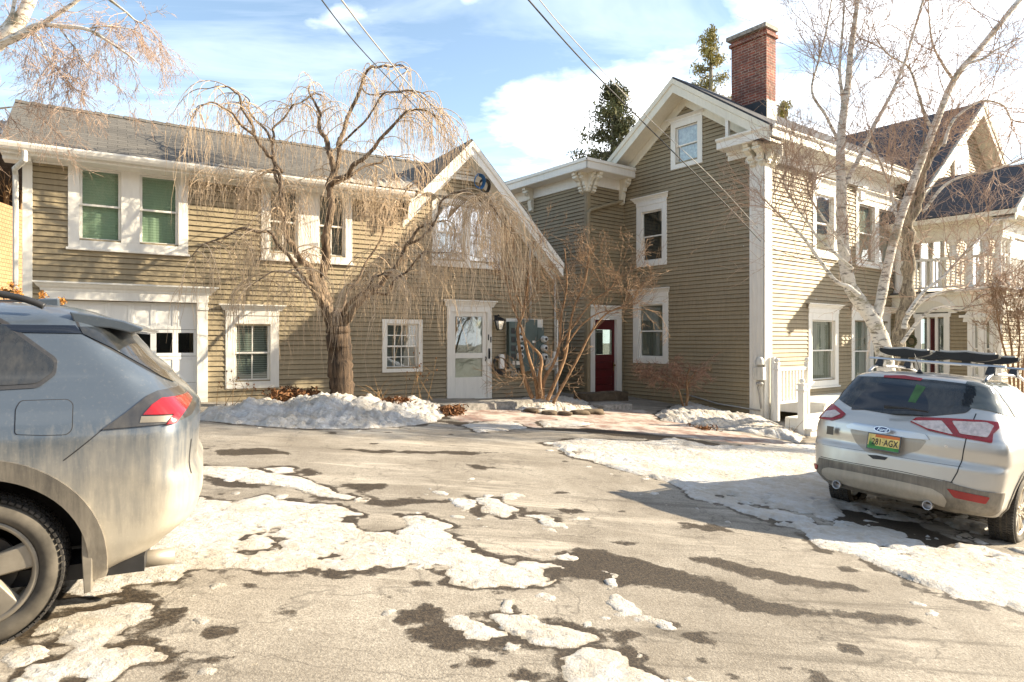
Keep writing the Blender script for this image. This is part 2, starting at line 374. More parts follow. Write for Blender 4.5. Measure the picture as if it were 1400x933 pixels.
def window(W, root, holes, box, case=0.11, head=0.0, double=False, grid=(1, 1), back='grey_blind', glass='window_glass', arch=False, sill=True, low=None, paint='white_paint'):
    """box: outer casing (u0,u1,z0,z1). Parts: the casing; sub-parts: sash, glass, sill, blind"""
    u0, u1, z0, z1 = box
    mb = MB(); zc = z1 - head
    W.box(mb, u0, u0 + case, z0, zc, 0, 0.035); W.box(mb, u1 - case, u1, z0, zc, 0, 0.035)
    W.box(mb, u0 + case, u1 - case, zc - case, zc, 0, 0.035); W.box(mb, u0 + case, u1 - case, z0, z0 + case * 0.8, 0, 0.035)
    if head: hood(mb, W, u0, u1, zc, head)
    opens = [(u0 + case, u1 - case)]
    if double:
        mid = (u0 + u1) / 2; mw = double / 2
        W.box(mb, mid - mw, mid + mw, z0 + case * 0.8, zc - case, 0, 0.035); opens = [(u0 + case, mid - mw), (mid + mw, u1 - case)]
    zl, zh = z0 + case * 0.8, zc - case
    for a, b in opens:                                # reveals
        for (p, q, r_, s_) in ((a - .01, a, zl, zh), (b, b + .01, zl, zh), (a - .01, b + .01, zh, zh + .01), (a - .01, b + .01, zl - .01, zl)):
            W.box(mb, p, q, r_, s_, -0.14, 0.002)
    fr = mb.build('window', paint, root, bevel=0.004)
    if sill:
        sb = MB(); W.box(sb, u0 - 0.03, u1 + 0.03, z0 - 0.045, z0 - 0.002, 0, 0.075); sb.build('sill', paint, fr, bevel=0.004)
    for a, b in opens:
        sb = MB(); gb = MB(); bb = MB()
        s = 0.045; zm = (zl + zh) / 2
        for (p, q, o) in ((zl, zm + 0.02, -0.065), (zm - 0.02, zh, -0.035)):
            W.box(sb, a, a + s, p, q, o - .02, o + .015); W.box(sb, b - s, b, p, q, o - .02, o + .015)
            W.box(sb, a + s, b - s, p, p + s * (1.2 if p == zl else 0.8), o - .02, o + .015); W.box(sb, a + s, b - s, q - s * 0.8, q, o - .02, o + .015)
            gx, gy = grid
            for i in range(1, gx):
                c = a + s + (b - a - 2 * s) * i / gx; W.box(sb, c - .011, c + .011, p + s, q - s * .8, o - .004, o + .012)
            for i in range(1, gy):
                c = p + s + (q - p - 2 * s) * i / gy; W.box(sb, a + s, b - s, c - .011, c + .011, o - .003, o + .011)
            gb.face([W.P(a, p, o), W.P(b, p, o), W.P(b, q, o), W.P(a, q, o)])
        zb = zl if low is None else zl + (zh - zl) * low
        n = 14
        for i in range(n):
            ua = a + (b - a) * i / n; ub = a + (b - a) * (i + 1) / n
            oa = -0.11 + 0.006 * math.sin(i * 1.7); ob = -0.11 + 0.006 * math.sin((i + 1) * 1.7)
            bb.face([W.P(ua, zb, oa), W.P(ub, zb, ob), W.P(ub, zh, ob), W.P(ua, zh, oa)], 0)
        W.box(bb, a - .1, b + .1, zl - .2, zh + .2, -1.0, -.9, 1)
        holes.append((a, b, zl, zh))
        sb.build('sash', paint, fr, bevel=0.003); gb.build('glass', glass, fr); bb.build('blind', [back, 'dark_room'], fr)
    return fr
# ================================================================== camera, sky, sun
cam = bpy.data.cameras.new('camera'); co_ = bpy.data.objects.new('camera', cam); COL.objects.link(co_); scene.camera = co_
co_.location = (0, 0, 0); co_.rotation_euler = (R(90), 0, 0)
cam.sensor_fit = 'HORIZONTAL'; cam.sensor_width = 36.0; cam.lens = F / 1400 * 36.0
cam.shift_y = -(466.5 - CY) / 1400.0; cam.clip_end = 3000; cam.clip_start = 0.05
SAZ = R(7.0); SEL = R(26.0)                      # sun: azimuth from +X toward +Y, elevation
sdir = Vector((math.cos(SEL) * math.cos(SAZ), math.cos(SEL) * math.sin(SAZ), math.sin(SEL)))
sl = bpy.data.lights.new('sun', 'SUN'); sl.energy = 5.0; sl.angle = R(0.55); sl.color = (1.0, 0.86, 0.64)
so = bpy.data.objects.new('sun', sl); COL.objects.link(so); so.rotation_euler = sdir.to_track_quat('Z', 'Y').to_euler()
world = bpy.data.worlds.new('World'); scene.world = world; world.use_nodes = True
nt = world.node_tree; nt.nodes.clear(); h = N(nt)
sky = h.n('TexSky', sky_type='NISHITA', sun_disc=False, sun_elevation=SEL, sun_rotation=math.pi / 2 - SAZ, altitude=50, air_density=1.0, dust_density=0.6, ozone_density=1.6)
gen = h.coord('Generated')
sep = h.n('SeparateXYZ'); nt.links.new(gen, sep.inputs[0])
zc = h.math('MAXIMUM', sep.outputs[2], 0.02)
cx = h.math('DIVIDE', sep.outputs[0], h.math('ADD', zc, 0.22)); cy = h.math('DIVIDE', sep.outputs[1], h.math('ADD', zc, 0.22))
cmb = h.n('CombineXYZ'); nt.links.new(cx, cmb.inputs[0]); nt.links.new(cy, cmb.inputs[1])
cn = h.noise(h.mapping(cmb.outputs[0], (1.0, 1.25, 1), loc=(5.3, 2.2, 0)), 1.9, 9, 0.53, 0.1)
bias = h.math('ADD', h.math('MULTIPLY', sep.outputs[0], 0.19), h.math('MULTIPLY', sep.outputs[2], -0.20))   # cloudier to the right and low
def blob(x_, z_, sx_, sz_, amp_):
    dx = h.math('DIVIDE', h.math('SUBTRACT', sep.outputs[0], x_), sx_); dz = h.math('DIVIDE', h.math('SUBTRACT', sep.outputs[2], z_), sz_)
    return h.math('MULTIPLY', h.math('POWER', 2.718, h.math('MULTIPLY', h.math('ADD', h.math('MULTIPLY', dx, dx), h.math('MULTIPLY', dz, dz)), -1.0)), amp_)
for b_ in ((0.10, 0.34, 0.13, 0.045, 0.19), (0.20, 0.29, 0.10, 0.06, 0.14), (0.03, 0.22, 0.12, 0.06, 0.10), (0.50, 0.30, 0.20, 0.16, 0.16), (-0.05, 0.46, 0.05, 0.02, 0.16), (-0.45, 0.40, 0.28, 0.18, -0.10), (0.15, 0.46, 0.12, 0.03, -0.10)): bias = h.math('ADD', bias, blob(*b_))
cf = h.ramp(h.math('ADD', cn, bias), [(0.49, 0.0), (0.66, 1.0)])
wisp = h.math('MULTIPLY', h.ramp(h.noise(h.mapping(cmb.outputs[0], (0.6, 1.6, 1)), 2.2, 6, 0.6, 0.8), [(0.42, 0.0), (0.75, 1.0)]), 0.28)
cf = h.math('MAXIMUM', cf, wisp)
skyc = h.mix(1.0, sky.outputs[0], (1.46, 1.36, 1.20), 'MULTIPLY')
shade = h.ramp(h.noise(h.mapping(cmb.outputs[0], (1.2, 1.6, 1)), 2.6, 6, 0.6), [(0.3, 0.0), (0.7, 1.0)])
cl = h.mix(shade, (8.5, 9.2, 10.0), (12.5, 12.4, 12.2))
col = h.mix(cf, skyc, cl)
bg = h.n('Background', ins={'Color': col, 'Strength': 0.088}); wo = h.n('OutputWorld'); nt.links.new(bg.outputs[0], wo.inputs[0])
vs = scene.view_settings; scene.display_settings.display_device = 'sRGB'
vs.view_transform = 'Standard'; vs.look = 'None'; vs.gamma = 1.0; vs.use_curve_mapping = False; vs.exposure = 1.52
scene.cycles.max_bounces = 8; scene.cycles.transparent_max_bounces = 16; scene.cycles.use_denoising = True

# ================================================================== ground
WET = [[(755,752),(815,747),(865,760),(910,775),(975,790),(1020,810),(1050,822),(1100,832),(1150,836),(1247,849),(1235,855),(1150,849),(1075,845),(1010,840),(980,825),(925,810),(865,805),(815,797),(765,790),(750,770)],
 [(935,760),(980,760),(1020,775),(1080,785),(1140,795),(1225,810),(1200,816),(1140,807),(1080,800),(1020,792),(980,777),(940,767)],
 [(558,864),(585,851),(619,851),(644,872),(673,877),(699,893),(678,898),(640,893),(602,885),(568,877)],
 [(535,838),(560,833),(592,838),(600,848),(575,854),(540,852)], [(508,806),(525,803),(545,815),(535,822),(512,815)], [(530,795),(570,788),(600,798),(595,806),(560,808)],
 [(622,905),(655,897),(690,905),(680,918),(640,920),(620,915)], [(690,918),(735,908),(780,918),(770,935),(700,940)],
 [(235,898),(275,894),(318,900),(305,910),(265,915),(255,925),(210,945),(200,930)], [(280,615),(360,612),(400,618),(398,622),(300,623)],
 [(275,656),(320,650),(358,660),(355,668),(290,665)],[(395,640),(430,638),(440,648),(415,654)],[(468,662),(530,660),(536,666),(500,674),(470,668)],[(500,684),(560,680),(628,684),(620,690),(560,692),(505,690)],
 [(480,668),(500,672),(560,690),(535,696),(500,692)],[(575,720),(600,728),(640,742),(650,748),(620,745),(590,735)],[(640,760),(700,758),(760,762),(745,768),(690,766)],
 [(640,636),(680,639),(690,641),(650,643)],[(742,674),(760,670),(782,673),(765,678)],[(830,742),(855,738),(880,742),(860,747)],[(935,672),(960,668),(985,672),(960,676)],
 [(1135,778),(1160,776),(1178,782),(1155,787)],[(892,855),(915,852),(938,857),(910,864)],[(830,865),(855,860),(875,870),(850,878)],[(975,915),(1000,920),(1035,935),(1000,930)],[(1190,918),(1205,916),(1222,924),(1205,926)],
 [(0,885),(25,880),(40,890),(28,905),(0,912)],[(62,880),(95,888),(100,896),(75,893)],[(225,795),(245,798),(240,803),(222,802)],[(380,835),(400,838),(395,846),(375,843)],[(335,800),(350,798),(358,805),(340,808)],
 [(935,905),(960,893),(985,903),(960,912)], [(1110,690),(1180,690),(1260,715),(1300,735),(1340,745),(1300,752),(1220,742),(1150,715)],
 [(715,586),(800,586),(930,598),(1010,612),(930,606),(800,592)], [(590,574),(650,578),(720,583),(640,584)], [(430,668),(450,676),(480,684),(520,692),(470,688)],[(760,775),(740,792),(700,800),(740,804),(775,795)],
 [(455,614),(640,618),(720,619),(640,622),(500,620)],[(760,696),(790,694),(800,698),(780,702)],[(820,628),(870,632),(920,640),(860,637)]]
SNOW = {
 'main': ([(274,681),(316,683),(366,679),(421,687),(476,692),(493,704),(446,706),(493,721),(535,732),(552,725),(543,708),(577,706),(606,717),(627,738),(661,759),(687,767),(740,768),(770,772),(765,785),(712,797),(670,801),(636,803),(602,788),(552,780),(493,780),(421,776),(379,784),(337,780),(282,774),(248,778),(235,795),(190,802),(120,815),(85,812),(90,750),(200,720)], 0.022, 'white melting snow sheet stretching across the driveway behind the blue car'),
 'front': ([(100,839),(153,828),(203,828),(207,846),(182,864),(178,882),(221,885),(250,900),(246,910),(200,921),(160,945),(20,950),(39,917),(64,907),(61,885),(75,868),(40,875),(60,850)], 0.022, 'thin icy snow patch beside the wheel of the blue car'),
 'streak': ([(267,637),(324,640),(379,650),(408,653),(451,671),(493,680),(476,684),(438,680),(400,667),(349,661),(303,653),(267,646)], 0.018, 'narrow streak of ice running toward the garage'),
 'drop': ([(364,641),(385,638),(408,640),(405,646),(380,648)], 0.015, 'small oval of ice near the snow bank'),
 'mid': ([(594,841),(627,838),(661,852),(687,869),(661,875),(632,862),(602,853)], 0.02, 'small snow patch beside the dark puddle in the foreground'),
 'mid2': ([(674,845),(700,845),(730,848),(770,860),(825,875),(800,882),(775,890),(745,888),(715,872)], 0.025, 'elongated snow patch in the middle foreground'),
 'mid3': ([(758,910),(800,890),(830,885),(865,905),(860,915),(910,928),(930,950),(780,950)], 0.03, 'broken snow patch at the bottom edge of the photograph'),
 'small': ([(648,681),(680,684),(705,698),(690,706),(658,702),(660,692)], 0.03, 'lumpy little snow patch alone on the asphalt'),
 'small2': ([(722,706),(745,704),(766,710),(745,713)], 0.014, 'thin sliver of snow beside the lumpy little patch'),
 'right': ([(747,606),(790,602),(865,606),(920,601),(975,612),(1040,610),(1110,608),(1200,615),(1500,640),(1500,870),(1400,838),(1315,820),(1265,805),(1215,775),(1170,758),(1125,750),(1095,725),(1060,712),(1000,692),(955,682),(920,663),(850,643),(790,625)], 0.05, 'broad rutted snow field under and around the silver car'),
 'strip': ([(632,581),(665,577),(700,577),(718,585),(690,589),(655,590)], 0.05, 'short ridge of snow at the edge of the brick path'),
 'strip2': ([(738,578),(770,575),(815,580),(790,584),(745,584)], 0.05, 'second short ridge of snow on the brick path by the planter'),
 'bank': ([(262,572),(290,562),(350,558),(420,556),(480,556),(545,556),(590,556),(612,560),(606,572),(580,580),(540,584),(470,586),(390,585),(320,580),(280,575)], 0.36, 'high bank of shovelled snow at the foot of the weeping tree'),
 'corner': ([(895,566),(920,556),(950,556),(985,566),(1060,580),(1100,597),(1092,606),(1060,600),(1010,590),(960,582),(905,575)], 0.20, 'snow bank along the wall below the small pruned shrub'),
 'planter': ([(690,551),(720,544),(770,545),(805,550),(822,562),(790,566),(740,566),(700,560)], 0.16, 'snow mound inside the stone edged planter'),
}
xs = np.concatenate([np.array([-420, -160, -80, -45, -30]), np.arange(-20, -6, 0.25), np.arange(-6, 7.5, 0.032), np.arange(7.5, 22, 0.25), np.array([30, 45, 80, 160, 420])])
ys = [2.0]
while ys[-1] < 12.5: ys.append(ys[-1] + 0.010 + 0.0045 * (ys[-1] - 2))
ys = np.concatenate([np.array([-400, -100, -40, -15, -8, -4, -2, 0, 1, 1.6]), np.array(ys), np.arange(ys[-1] + 0.12, 24, 0.2), np.array([30, 45, 70, 120, 250, 700])])
GX, GY = np.meshgrid(xs, ys)
def sdf(poly, X, Y, lim=1.5):
    """signed distance to a ground polygon, positive inside"""
    P = np.array(poly); x0, y0 = P.min(0) - lim; x1, y1 = P.max(0) + lim
    out = np.full(X.shape, -lim); msk = (X > x0) & (X < x1) & (Y > y0) & (Y < y1)
    x = X[msk]; y = Y[msk]; d = np.full(x.shape, 1e9); ins = np.zeros(x.shape, bool)
    for i in range(len(P)):
        ax, ay = P[i]; bx, by = P[(i + 1) % len(P)]
        ex, ey = bx - ax, by - ay; t = np.clip(((x - ax) * ex + (y - ay) * ey) / (ex * ex + ey * ey + 1e-12), 0, 1)
        d = np.minimum(d, (x - ax - t * ex) ** 2 + (y - ay - t * ey) ** 2)
        c = ((ay > y) != (by > y)) & (x < (bx - ax) * (y - ay) / (by - ay + 1e-12) + ax); ins ^= c
    d = np.sqrt(d); out[msk] = np.maximum(np.where(ins, d, -d), -lim); return out
def gpoly(pl): return [gpt(*p) for p in pl]
def grid_mesh(name, X, Y, Z, mat, keep=None, attrs=None, smooth=True):
    ny, nx = X.shape; idx = np.arange(ny * nx).reshape(ny, nx)
    q = np.stack([idx[:-1, :-1], idx[:-1, 1:], idx[1:, 1:], idx[1:, :-1]], -1).reshape(-1, 4)
    if keep is not None:
        k = keep.ravel()[q].any(1); q = q[k]; used = np.unique(q); rm = np.full(ny * nx, -1); rm[used] = np.arange(len(used)); q = rm[q]
    else: used = np.arange(ny * nx)
    V = np.stack([X.ravel(), Y.ravel(), Z.ravel()], 1)[used]
    me = bpy.data.meshes.new(name); me.vertices.add(len(V)); me.vertices.foreach_set('co', V.ravel())
    me.loops.add(q.size); me.loops.foreach_set('vertex_index', q.ravel())
    me.polygons.add(len(q)); me.polygons.foreach_set('loop_start', np.arange(0, q.size, 4)); me.polygons.foreach_set('loop_total', np.full(len(q), 4))
    me.update(calc_edges=True); me.polygons.foreach_set('use_smooth', [smooth] * len(q))
    for an, av in (attrs or {}).items():
        a = me.attributes.new(an, 'FLOAT', 'POINT'); a.data.foreach_set('value', av.ravel()[used].astype(np.float32))
    me.materials.append(M[mat]); o = bpy.data.objects.new(name, me); COL.objects.link(o); return o

n1 = fbm(GX, GY, 1.6, 6, 3); n2 = fbm(GX, GY, 6, 4, 11)
wet = np.full(GX.shape, -1.5)
for pl in WET: wet = np.maximum(wet, sdf(gpoly(pl), GX, GY))
wet = wet + n1 * 0.20 + n2 * 0.14 + fbm(GX, GY, 17, 4, 83) * 0.10
wet = np.maximum(wet, np.where(fbm(GX, GY, 0.8, 2, 97) > 0.02, fbm(GX, GY, 2.6, 5, 99) - 0.235, -1))
snows = {}
SALL = np.full(GX.shape, -1.5)
for k, (pl, hh, lb) in SNOW.items():
    g = gpoly(pl); s = sdf(g, GX, GY); amp = 0.32 if k in ('main', 'right', 'front') else 0.16
    holes_n = fbm(GX, GY, 3.2, 4, 41)
    s = s + n1 * amp * 0.9 + n2 * amp * 0.6
    if k in ('main', 'front', 'mid2', 'mid3', 'right'): s = np.minimum(s, (0.30 if k == 'right' else 0.26) - holes_n * 0.95)
    s = s + fbm(GX, GY, 13, 4, 61) * 0.10
    if k == 'right':
        c0 = gpt(1265, 722); dd_ = np.sqrt(((GX - c0[0]) * .75) ** 2 + ((GY - c0[1]) * 1.15) ** 2); s = np.minimum(s, (dd_ - 1.0) * .35 + holes_n * 0.9 + fbm(GX, GY, 8, 3, 71) * .5 + .10)
    snows[k] = s; SALL = np.maximum(SALL, s)
meltring = np.where((SALL > -0.16) & (SALL < 0.2), 0.065 - np.abs(SALL + 0.02) + n2 * 0.22, -1.5)
wet = np.maximum(wet, meltring)
pathp = [gpt(*p) for p in [(606,563),(700,560),(745,568),(800,568),(830,560),(880,560),(905,572),(960,584),(1010,592),(1090,607),(1090,614),(1000,606),(900,594),(800,588),(700,583),(640,580),(615,572)]]
brick = sdf(pathp, GX, GY)
GZ = gz(GX, GY) + fbm(GX, GY, 0.7, 3, 5) * 0.035 + n2 * 0.004

def make_asphalt():
    m, nt, out = _nt('asphalt'); h = N(nt); co = h.coord('Object')
    w = h.n('Attribute', attribute_name='wet').outputs[2]; bk = h.n('Attribute', attribute_name='brick').outputs[2]
    fine = h.noise(co, 55, 4, 0.7); big = h.noise(co, 0.9, 6, 0.6, 0.4); agg = h.n('TexVoronoi', ins={'Vector': co, 'Scale': 70.0}).outputs[0]
    grit = h.ramp(h.n('TexVoronoi', ins={'Vector': co, 'Scale': 34.0}).outputs[0], [(0.10, 1.0), (0.20, 0.0)])
    base = h.mix(h.ramp(big, [(0.35, 0.0), (0.68, 1.0)]), (0.225, 0.195, 0.155), (0.41, 0.37, 0.31))
    base = h.mix(h.math('MULTIPLY', h.ramp(h.noise(co, 3.6, 6, 0.72, 0.5), [(0.48, 0.0), (0.66, 1.0)]), 0.42), base, (0.15, 0.125, 0.095))
    base = h.mix(h.math('MULTIPLY', h.ramp(fine, [(0.35, 1.0), (0.62, 0.0)]), 0.62), base, (0.10, 0.082, 0.062))
    base = h.mix(h.math('MULTIPLY', h.ramp(h.noise(co, 140, 2), [(0.60, 0.0), (0.70, 1.0)]), 0.6), base, (0.55, 0.50, 0.42))
    base = h.mix(h.math('MULTIPLY', h.math('MULTIPLY', grit, h.noise(co, 3, 3)), 0.9), base, (0.13, 0.105, 0.08))
    # salt bloom and dried slush in long streaks across the drive
    sv = h.mapping(co, (0.35, 2.4, 1), rot=(0, 0, R(-12)))
    salt = h.ramp(h.math('MULTIPLY', h.noise(sv, 1.6, 6, 0.65, 0.9), h.noise(co, 0.35, 3)), [(0.26, 0.0), (0.42, 1.0)])
    base = h.mix(h.math('MULTIPLY', salt, 0.7), base, (0.60, 0.54, 0.45))
    dk = h.ramp(h.noise(h.mapping(co, (0.25, 2.8, 1), rot=(0, 0, R(-6))), 1.3, 6, 0.7, 1.2), [(0.545, 0.0), (0.66, 1.0)])
    base = h.mix(h.math('MULTIPLY', dk, 0.55), base, (0.08, 0.066, 0.05))
    crack = h.ramp(h.math('ABSOLUTE', h.math('SUBTRACT', h.noise(co, 0.55, 5, 0.6, 0.3), 0.5)), [(0.0, 1.0), (0.006, 0.0)])
    base = h.mix(h.math('MULTIPLY', crack, 0.5), base, (0.06, 0.05, 0.04))
    b = h.n('TexBrick', ins={'Vector': h.mapping(co, (1, 1, 1), rot=(0, 0, R(35))), 'Scale': 1.0, 'Color1': (0.22, 0.11, 0.085, 1), 'Color2': (0.30, 0.18, 0.145, 1), 'Mortar': (0.20, 0.17, 0.14, 1), 'Mortar Size': 0.012, 'Brick Width': 0.2, 'Row Height': 0.1})
    bcol = h.mix(h.ramp(h.noise(co, 2.5, 6, 0.7), [(0.42, 0.05), (0.58, 0.85)]), b.outputs[0], (0.50, 0.455, 0.40))
    bmask = h.ramp(h.math('ADD', bk, h.math('MULTIPLY', h.math('SUBTRACT', h.noise(co, 5, 4), 0.5), 0.25)), [(0.0, 0.0), (0.03, 1.0)])
    base = h.mix(bmask, base, bcol)
    wn = h.math('ADD', w, h.math('MULTIPLY', h.math('SUBTRACT', h.noise(co, 15, 7, 0.8), 0.5), 0.20))
    wm = h.ramp(wn, [(0.0, 0.0), (0.010, 0.55), (0.03, 0.95), (0.06, 1.0)])
    wetc = h.mix(h.ramp(fine, [(0.4, 0.0), (0.65, 1.0)]), (0.018, 0.013, 0.008), (0.082, 0.06, 0.038))
    col = h.mix(wm, base, wetc)
    bump = h.math('ADD', h.math('MULTIPLY', agg, 0.5), h.math('MULTIPLY', h.noise(co, 160, 3), 0.8))
    rough = h.mix(wm, (0.92, 0.92, 0.92), (0.62, 0.62, 0.62))
    h.principled(out, Base_Color=col, Roughness=rough, Normal=h.bump(bump, 0.55, 0.008)); M['asphalt'] = m
def make_snow():
    m, nt, out = _nt('snow'); h = N(nt); co = h.coord('Object')
    e = h.n('Attribute', attribute_name='depth').outputs[2]
    n = h.noise(co, 1.8, 6, 0.65); f = h.noise(co, 11, 5, 0.7)
    c = h.mix(h.ramp(h.math('ADD', h.math('MULTIPLY', n, 0.55), h.math('MULTIPLY', f, 0.45)), [(0.40, 1.0), (0.60, 0.0)]), (0.72, 0.71, 0.695), (0.54, 0.475, 0.385))
    dirt = h.ramp(h.noise(co, 24, 4, 0.75), [(0.62, 0.0), (0.74, 1.0)])
    c = h.mix(h.math('MULTIPLY', dirt, 0.75), c, (0.36, 0.27, 0.17))
    gry = h.ramp(h.noise(h.mapping(co, (0.8, 2.0, 1)), 3.0, 6, 0.75, 0.6), [(0.50, 0.0), (0.66, 1.0)]); c = h.mix(h.math('MULTIPLY', gry, 0.5), c, (0.48, 0.44, 0.385))
    pit = h.ramp(h.n('TexVoronoi', ins={'Vector': h.mapping(co, (1, 1.6, 1)), 'Scale': 9.0}).outputs[0], [(0.05, 0.0), (0.42, 1.0)])
    c = h.mix(h.ramp(h.math('ADD', e, h.math('MULTIPLY', h.math('SUBTRACT', h.noise(co, 22, 5, 0.75), 0.5), 0.012)), [(0.0, 0.8), (0.005, 0.0)]), c, (0.34, 0.29, 0.22))
    hh = h.math('ADD', h.math('MULTIPLY', h.noise(co, 20, 6, 0.78), 1.0), h.math('MULTIPLY', h.noise(co, 70, 3), 0.35))
    h.principled(out, Base_Color=c, Roughness=0.55, Normal=h.bump(h.math('ADD', hh, h.math('MULTIPLY', pit, 0.55)), 0.95, 0.05), Subsurface_Weight=0.0); M['snow'] = m
make_asphalt(); make_snow()
g = grid_mesh('ground', GX, GY, GZ, 'asphalt', attrs={'wet': wet, 'brick': brick}); tag(g, kind='structure')

for k, s in snows.items():
    pl, hh, lb = SNOW[k]
    thick = hh > 0.1
    edge = 0.9 if k == 'bank' else (0.5 if thick else 0.16)
    a = np.clip(s / edge, 0, 1); prof = np.where(s > 0, (np.sqrt(np.clip(a * (2 - a), 0, 1)) if not thick else a ** .75 * (0.75 + 0.9 * fbm(GX, GY, 1.3, 3, 91))) * hh * (1 if thick else .6), s * (0.6 if thick else 0.12))
    lump = fbm(GX, GY, 4.5, 5, 23) * (0.22 if k == 'bank' else (0.12 if thick else 0.016)) + fbm(GX, GY, 14, 4, 29) * (0.13 if k == 'bank' else (0.07 if thick else 0.017)) + fbm(GX, GY, 30, 3, 33) * (0.06 if thick else 0.005)
    if k in ('right', 'main'):                       # tyre ruts and footprints
        rut = np.sin((GX * 0.35 + GY * 0.94 + n1 * 0.8) * 5.5)
        lump = lump + 0.012 * rut * (k == 'right') + 0.02 * np.minimum(0, fbm(GX, GY, 2.4, 3, 51))
    H = prof + lump * np.clip(s / 0.12, 0, 1)
    H = np.where(s > 0.0, np.maximum(H, 0.004), prof)
    Z = GZ + H
    keep = (s > -0.03)
    o = grid_mesh('snow', GX, GY, Z, 'snow', keep=keep, attrs={'depth': H}); tag(o, lb, 'snow', kind='stuff')

# small crumbs of snow left around the big patches
cs = fbm(GX, GY, 4.2, 5, 101) - 0.20 - np.clip(-SALL - 0.25, 0, 2) * 0.22
cs = np.where((GY < 10.5) & (GY > 2.4), cs, -1); HC = np.where(cs > 0, np.clip(cs / 0.05, 0, 1) * 0.012 + fbm(GX, GY, 30, 3, 33) * 0.008 * np.clip(cs / .05, 0, 1), cs * 0.3)
o = grid_mesh('snow', GX, GY, GZ + HC, 'snow', keep=(cs > -0.03), attrs={'depth': HC}); tag(o, 'crumbs and scraps of ice scattered round the larger patches', 'snow', kind='stuff')
# hills behind the photographer, added out of view to darken reflections in glass and paint
ha = np.linspace(-math.pi, 0, 90); V_ = []; rr_h = random.Random(4)
hb = MB(); top = [(15 + 6 * (vnoise(np.array([a * 6]), np.array([3.0]), 5)[0]) + rr_h.uniform(0, 2.2)) for a in ha]
for i in range(len(ha) - 1):
    P0 = [(math.cos(a) * r_, math.sin(a) * r_ * .8 - 12, z) for a, zt_ in ((ha[i], top[i]), (ha[i + 1], top[i + 1])) for r_, z in ((34, -3), (38, zt_ * .6), (46, zt_))]
    hb.face([P0[0], P0[1], P0[4], P0[3]]); hb.face([P0[1], P0[2], P0[5], P0[4]])
simple('backdrop_dark', (0.07, 0.055, 0.035), 0.95, var=.5, scale=.8); o = hb.build('reflection_backdrop', 'backdrop_dark', None, uv=False); tag(o, kind='structure')

# ================================================================== left building
def root_at(name, x, y, z, ang): return empty(name, (x, y, z), ang)
AL = math.atan2(1.0, (2170 - CX) / F)                # facade direction
LB = root_at('carriage_house', -8.5, 11.45, -1.35, AL)
tag(LB, 'long olive clapboard building with a grey shingle roof and white garage door', 'building')
WL = Wall(LB, 0, 0, 1, 0)
ULEN = 11.35
zEave = WL.uz(251, 232)[1]                            # wall top under the eave
GU = (7.10, 8.63, 11.2); pk = WL.uz(645, 190, 0.35)
uP, zP = pk; slope = 1.03
holesL = []
wins = []
def wb(W, x0, x1, y0, y1, off=0.0):
    u0 = W.uz(x0, (y0 + y1) / 2, off)[0]; u1 = W.uz(x1, (y0 + y1) / 2, off)[0]; xm = (x0 + x1) / 2
    return (u0, u1, W.uz(xm, y1, off)[1], W.uz(xm, y0, off)[1])
zTopFrieze = zEave - 0.02
b = wb(WL, 93, 257, 219, 343); window(WL, LB, holesL, (b[0], b[1], b[2], zTopFrieze), case=0.17, double=0.30, grid=(1, 1), back='green_blind')
b = wb(WL, 357, 481, 245, 357); window(WL, LB, holesL, (b[0], b[1], b[2], zTopFrieze), case=0.15, double=0.42, grid=(2, 1), back='grey_blind')
b = wb(WL, 590, 684, 275, 364); window(WL, LB, holesL, b, case=0.12, double=0.14, back='lace', glass='bright_glass')
b = wb(WL, 308, 381, 417, 531); window(WL, LB, holesL, b, case=0.17, head=0.22, grid=(2, 1), back='slat_blind', sill=False)
b = wb(WL, 522, 577, 437, 509); window(WL, LB, holesL, b, case=0.10, grid=(4, 2), back='grey_blind', sill=False)
gb_ = wb(WL, 70, 281, 398, 550)                      # garage surround
g0, g1 = WL.uz(80, 480)[0], WL.uz(269, 480)[0]; gtop = WL.uz(170, 412)[1]; gbot = 0.02
holesL.append((g0, g1, -0.2, gtop))
d0, d1 = WL.uz(617, 480)[0], WL.uz(665, 480)[0]; dtop = WL.uz(640, 427)[1]; dbot = WL.uz(640, 545)[1]
holesL.append((d0, d1, dbot, dtop))
mb = MB()
zwall_l = -0.6
fl = lambda z: 0.0
def fr_(z):
    return ULEN if z < zP - slope * (ULEN - uP) else uP + (zP - z) / slope
clap(mb, WL, dbot - 0.02 + 0.0, zEave, fl, lambda z: min(ULEN, uP + max(0, (zP - 0.12 - z)) / slope), holesL)
z0g = mb and zEave
clap(mb, WL, dbot - 0.02 + 0.102 * math.ceil((zEave - dbot + 0.02) / 0.102 - 0.001) - 0.0, zP - 0.2, lambda z: uP - max(0, (zP - 0.12 - z)) / slope, lambda z: min(ULEN, uP + max(0, (zP - 0.12 - z)) / slope), holesL)
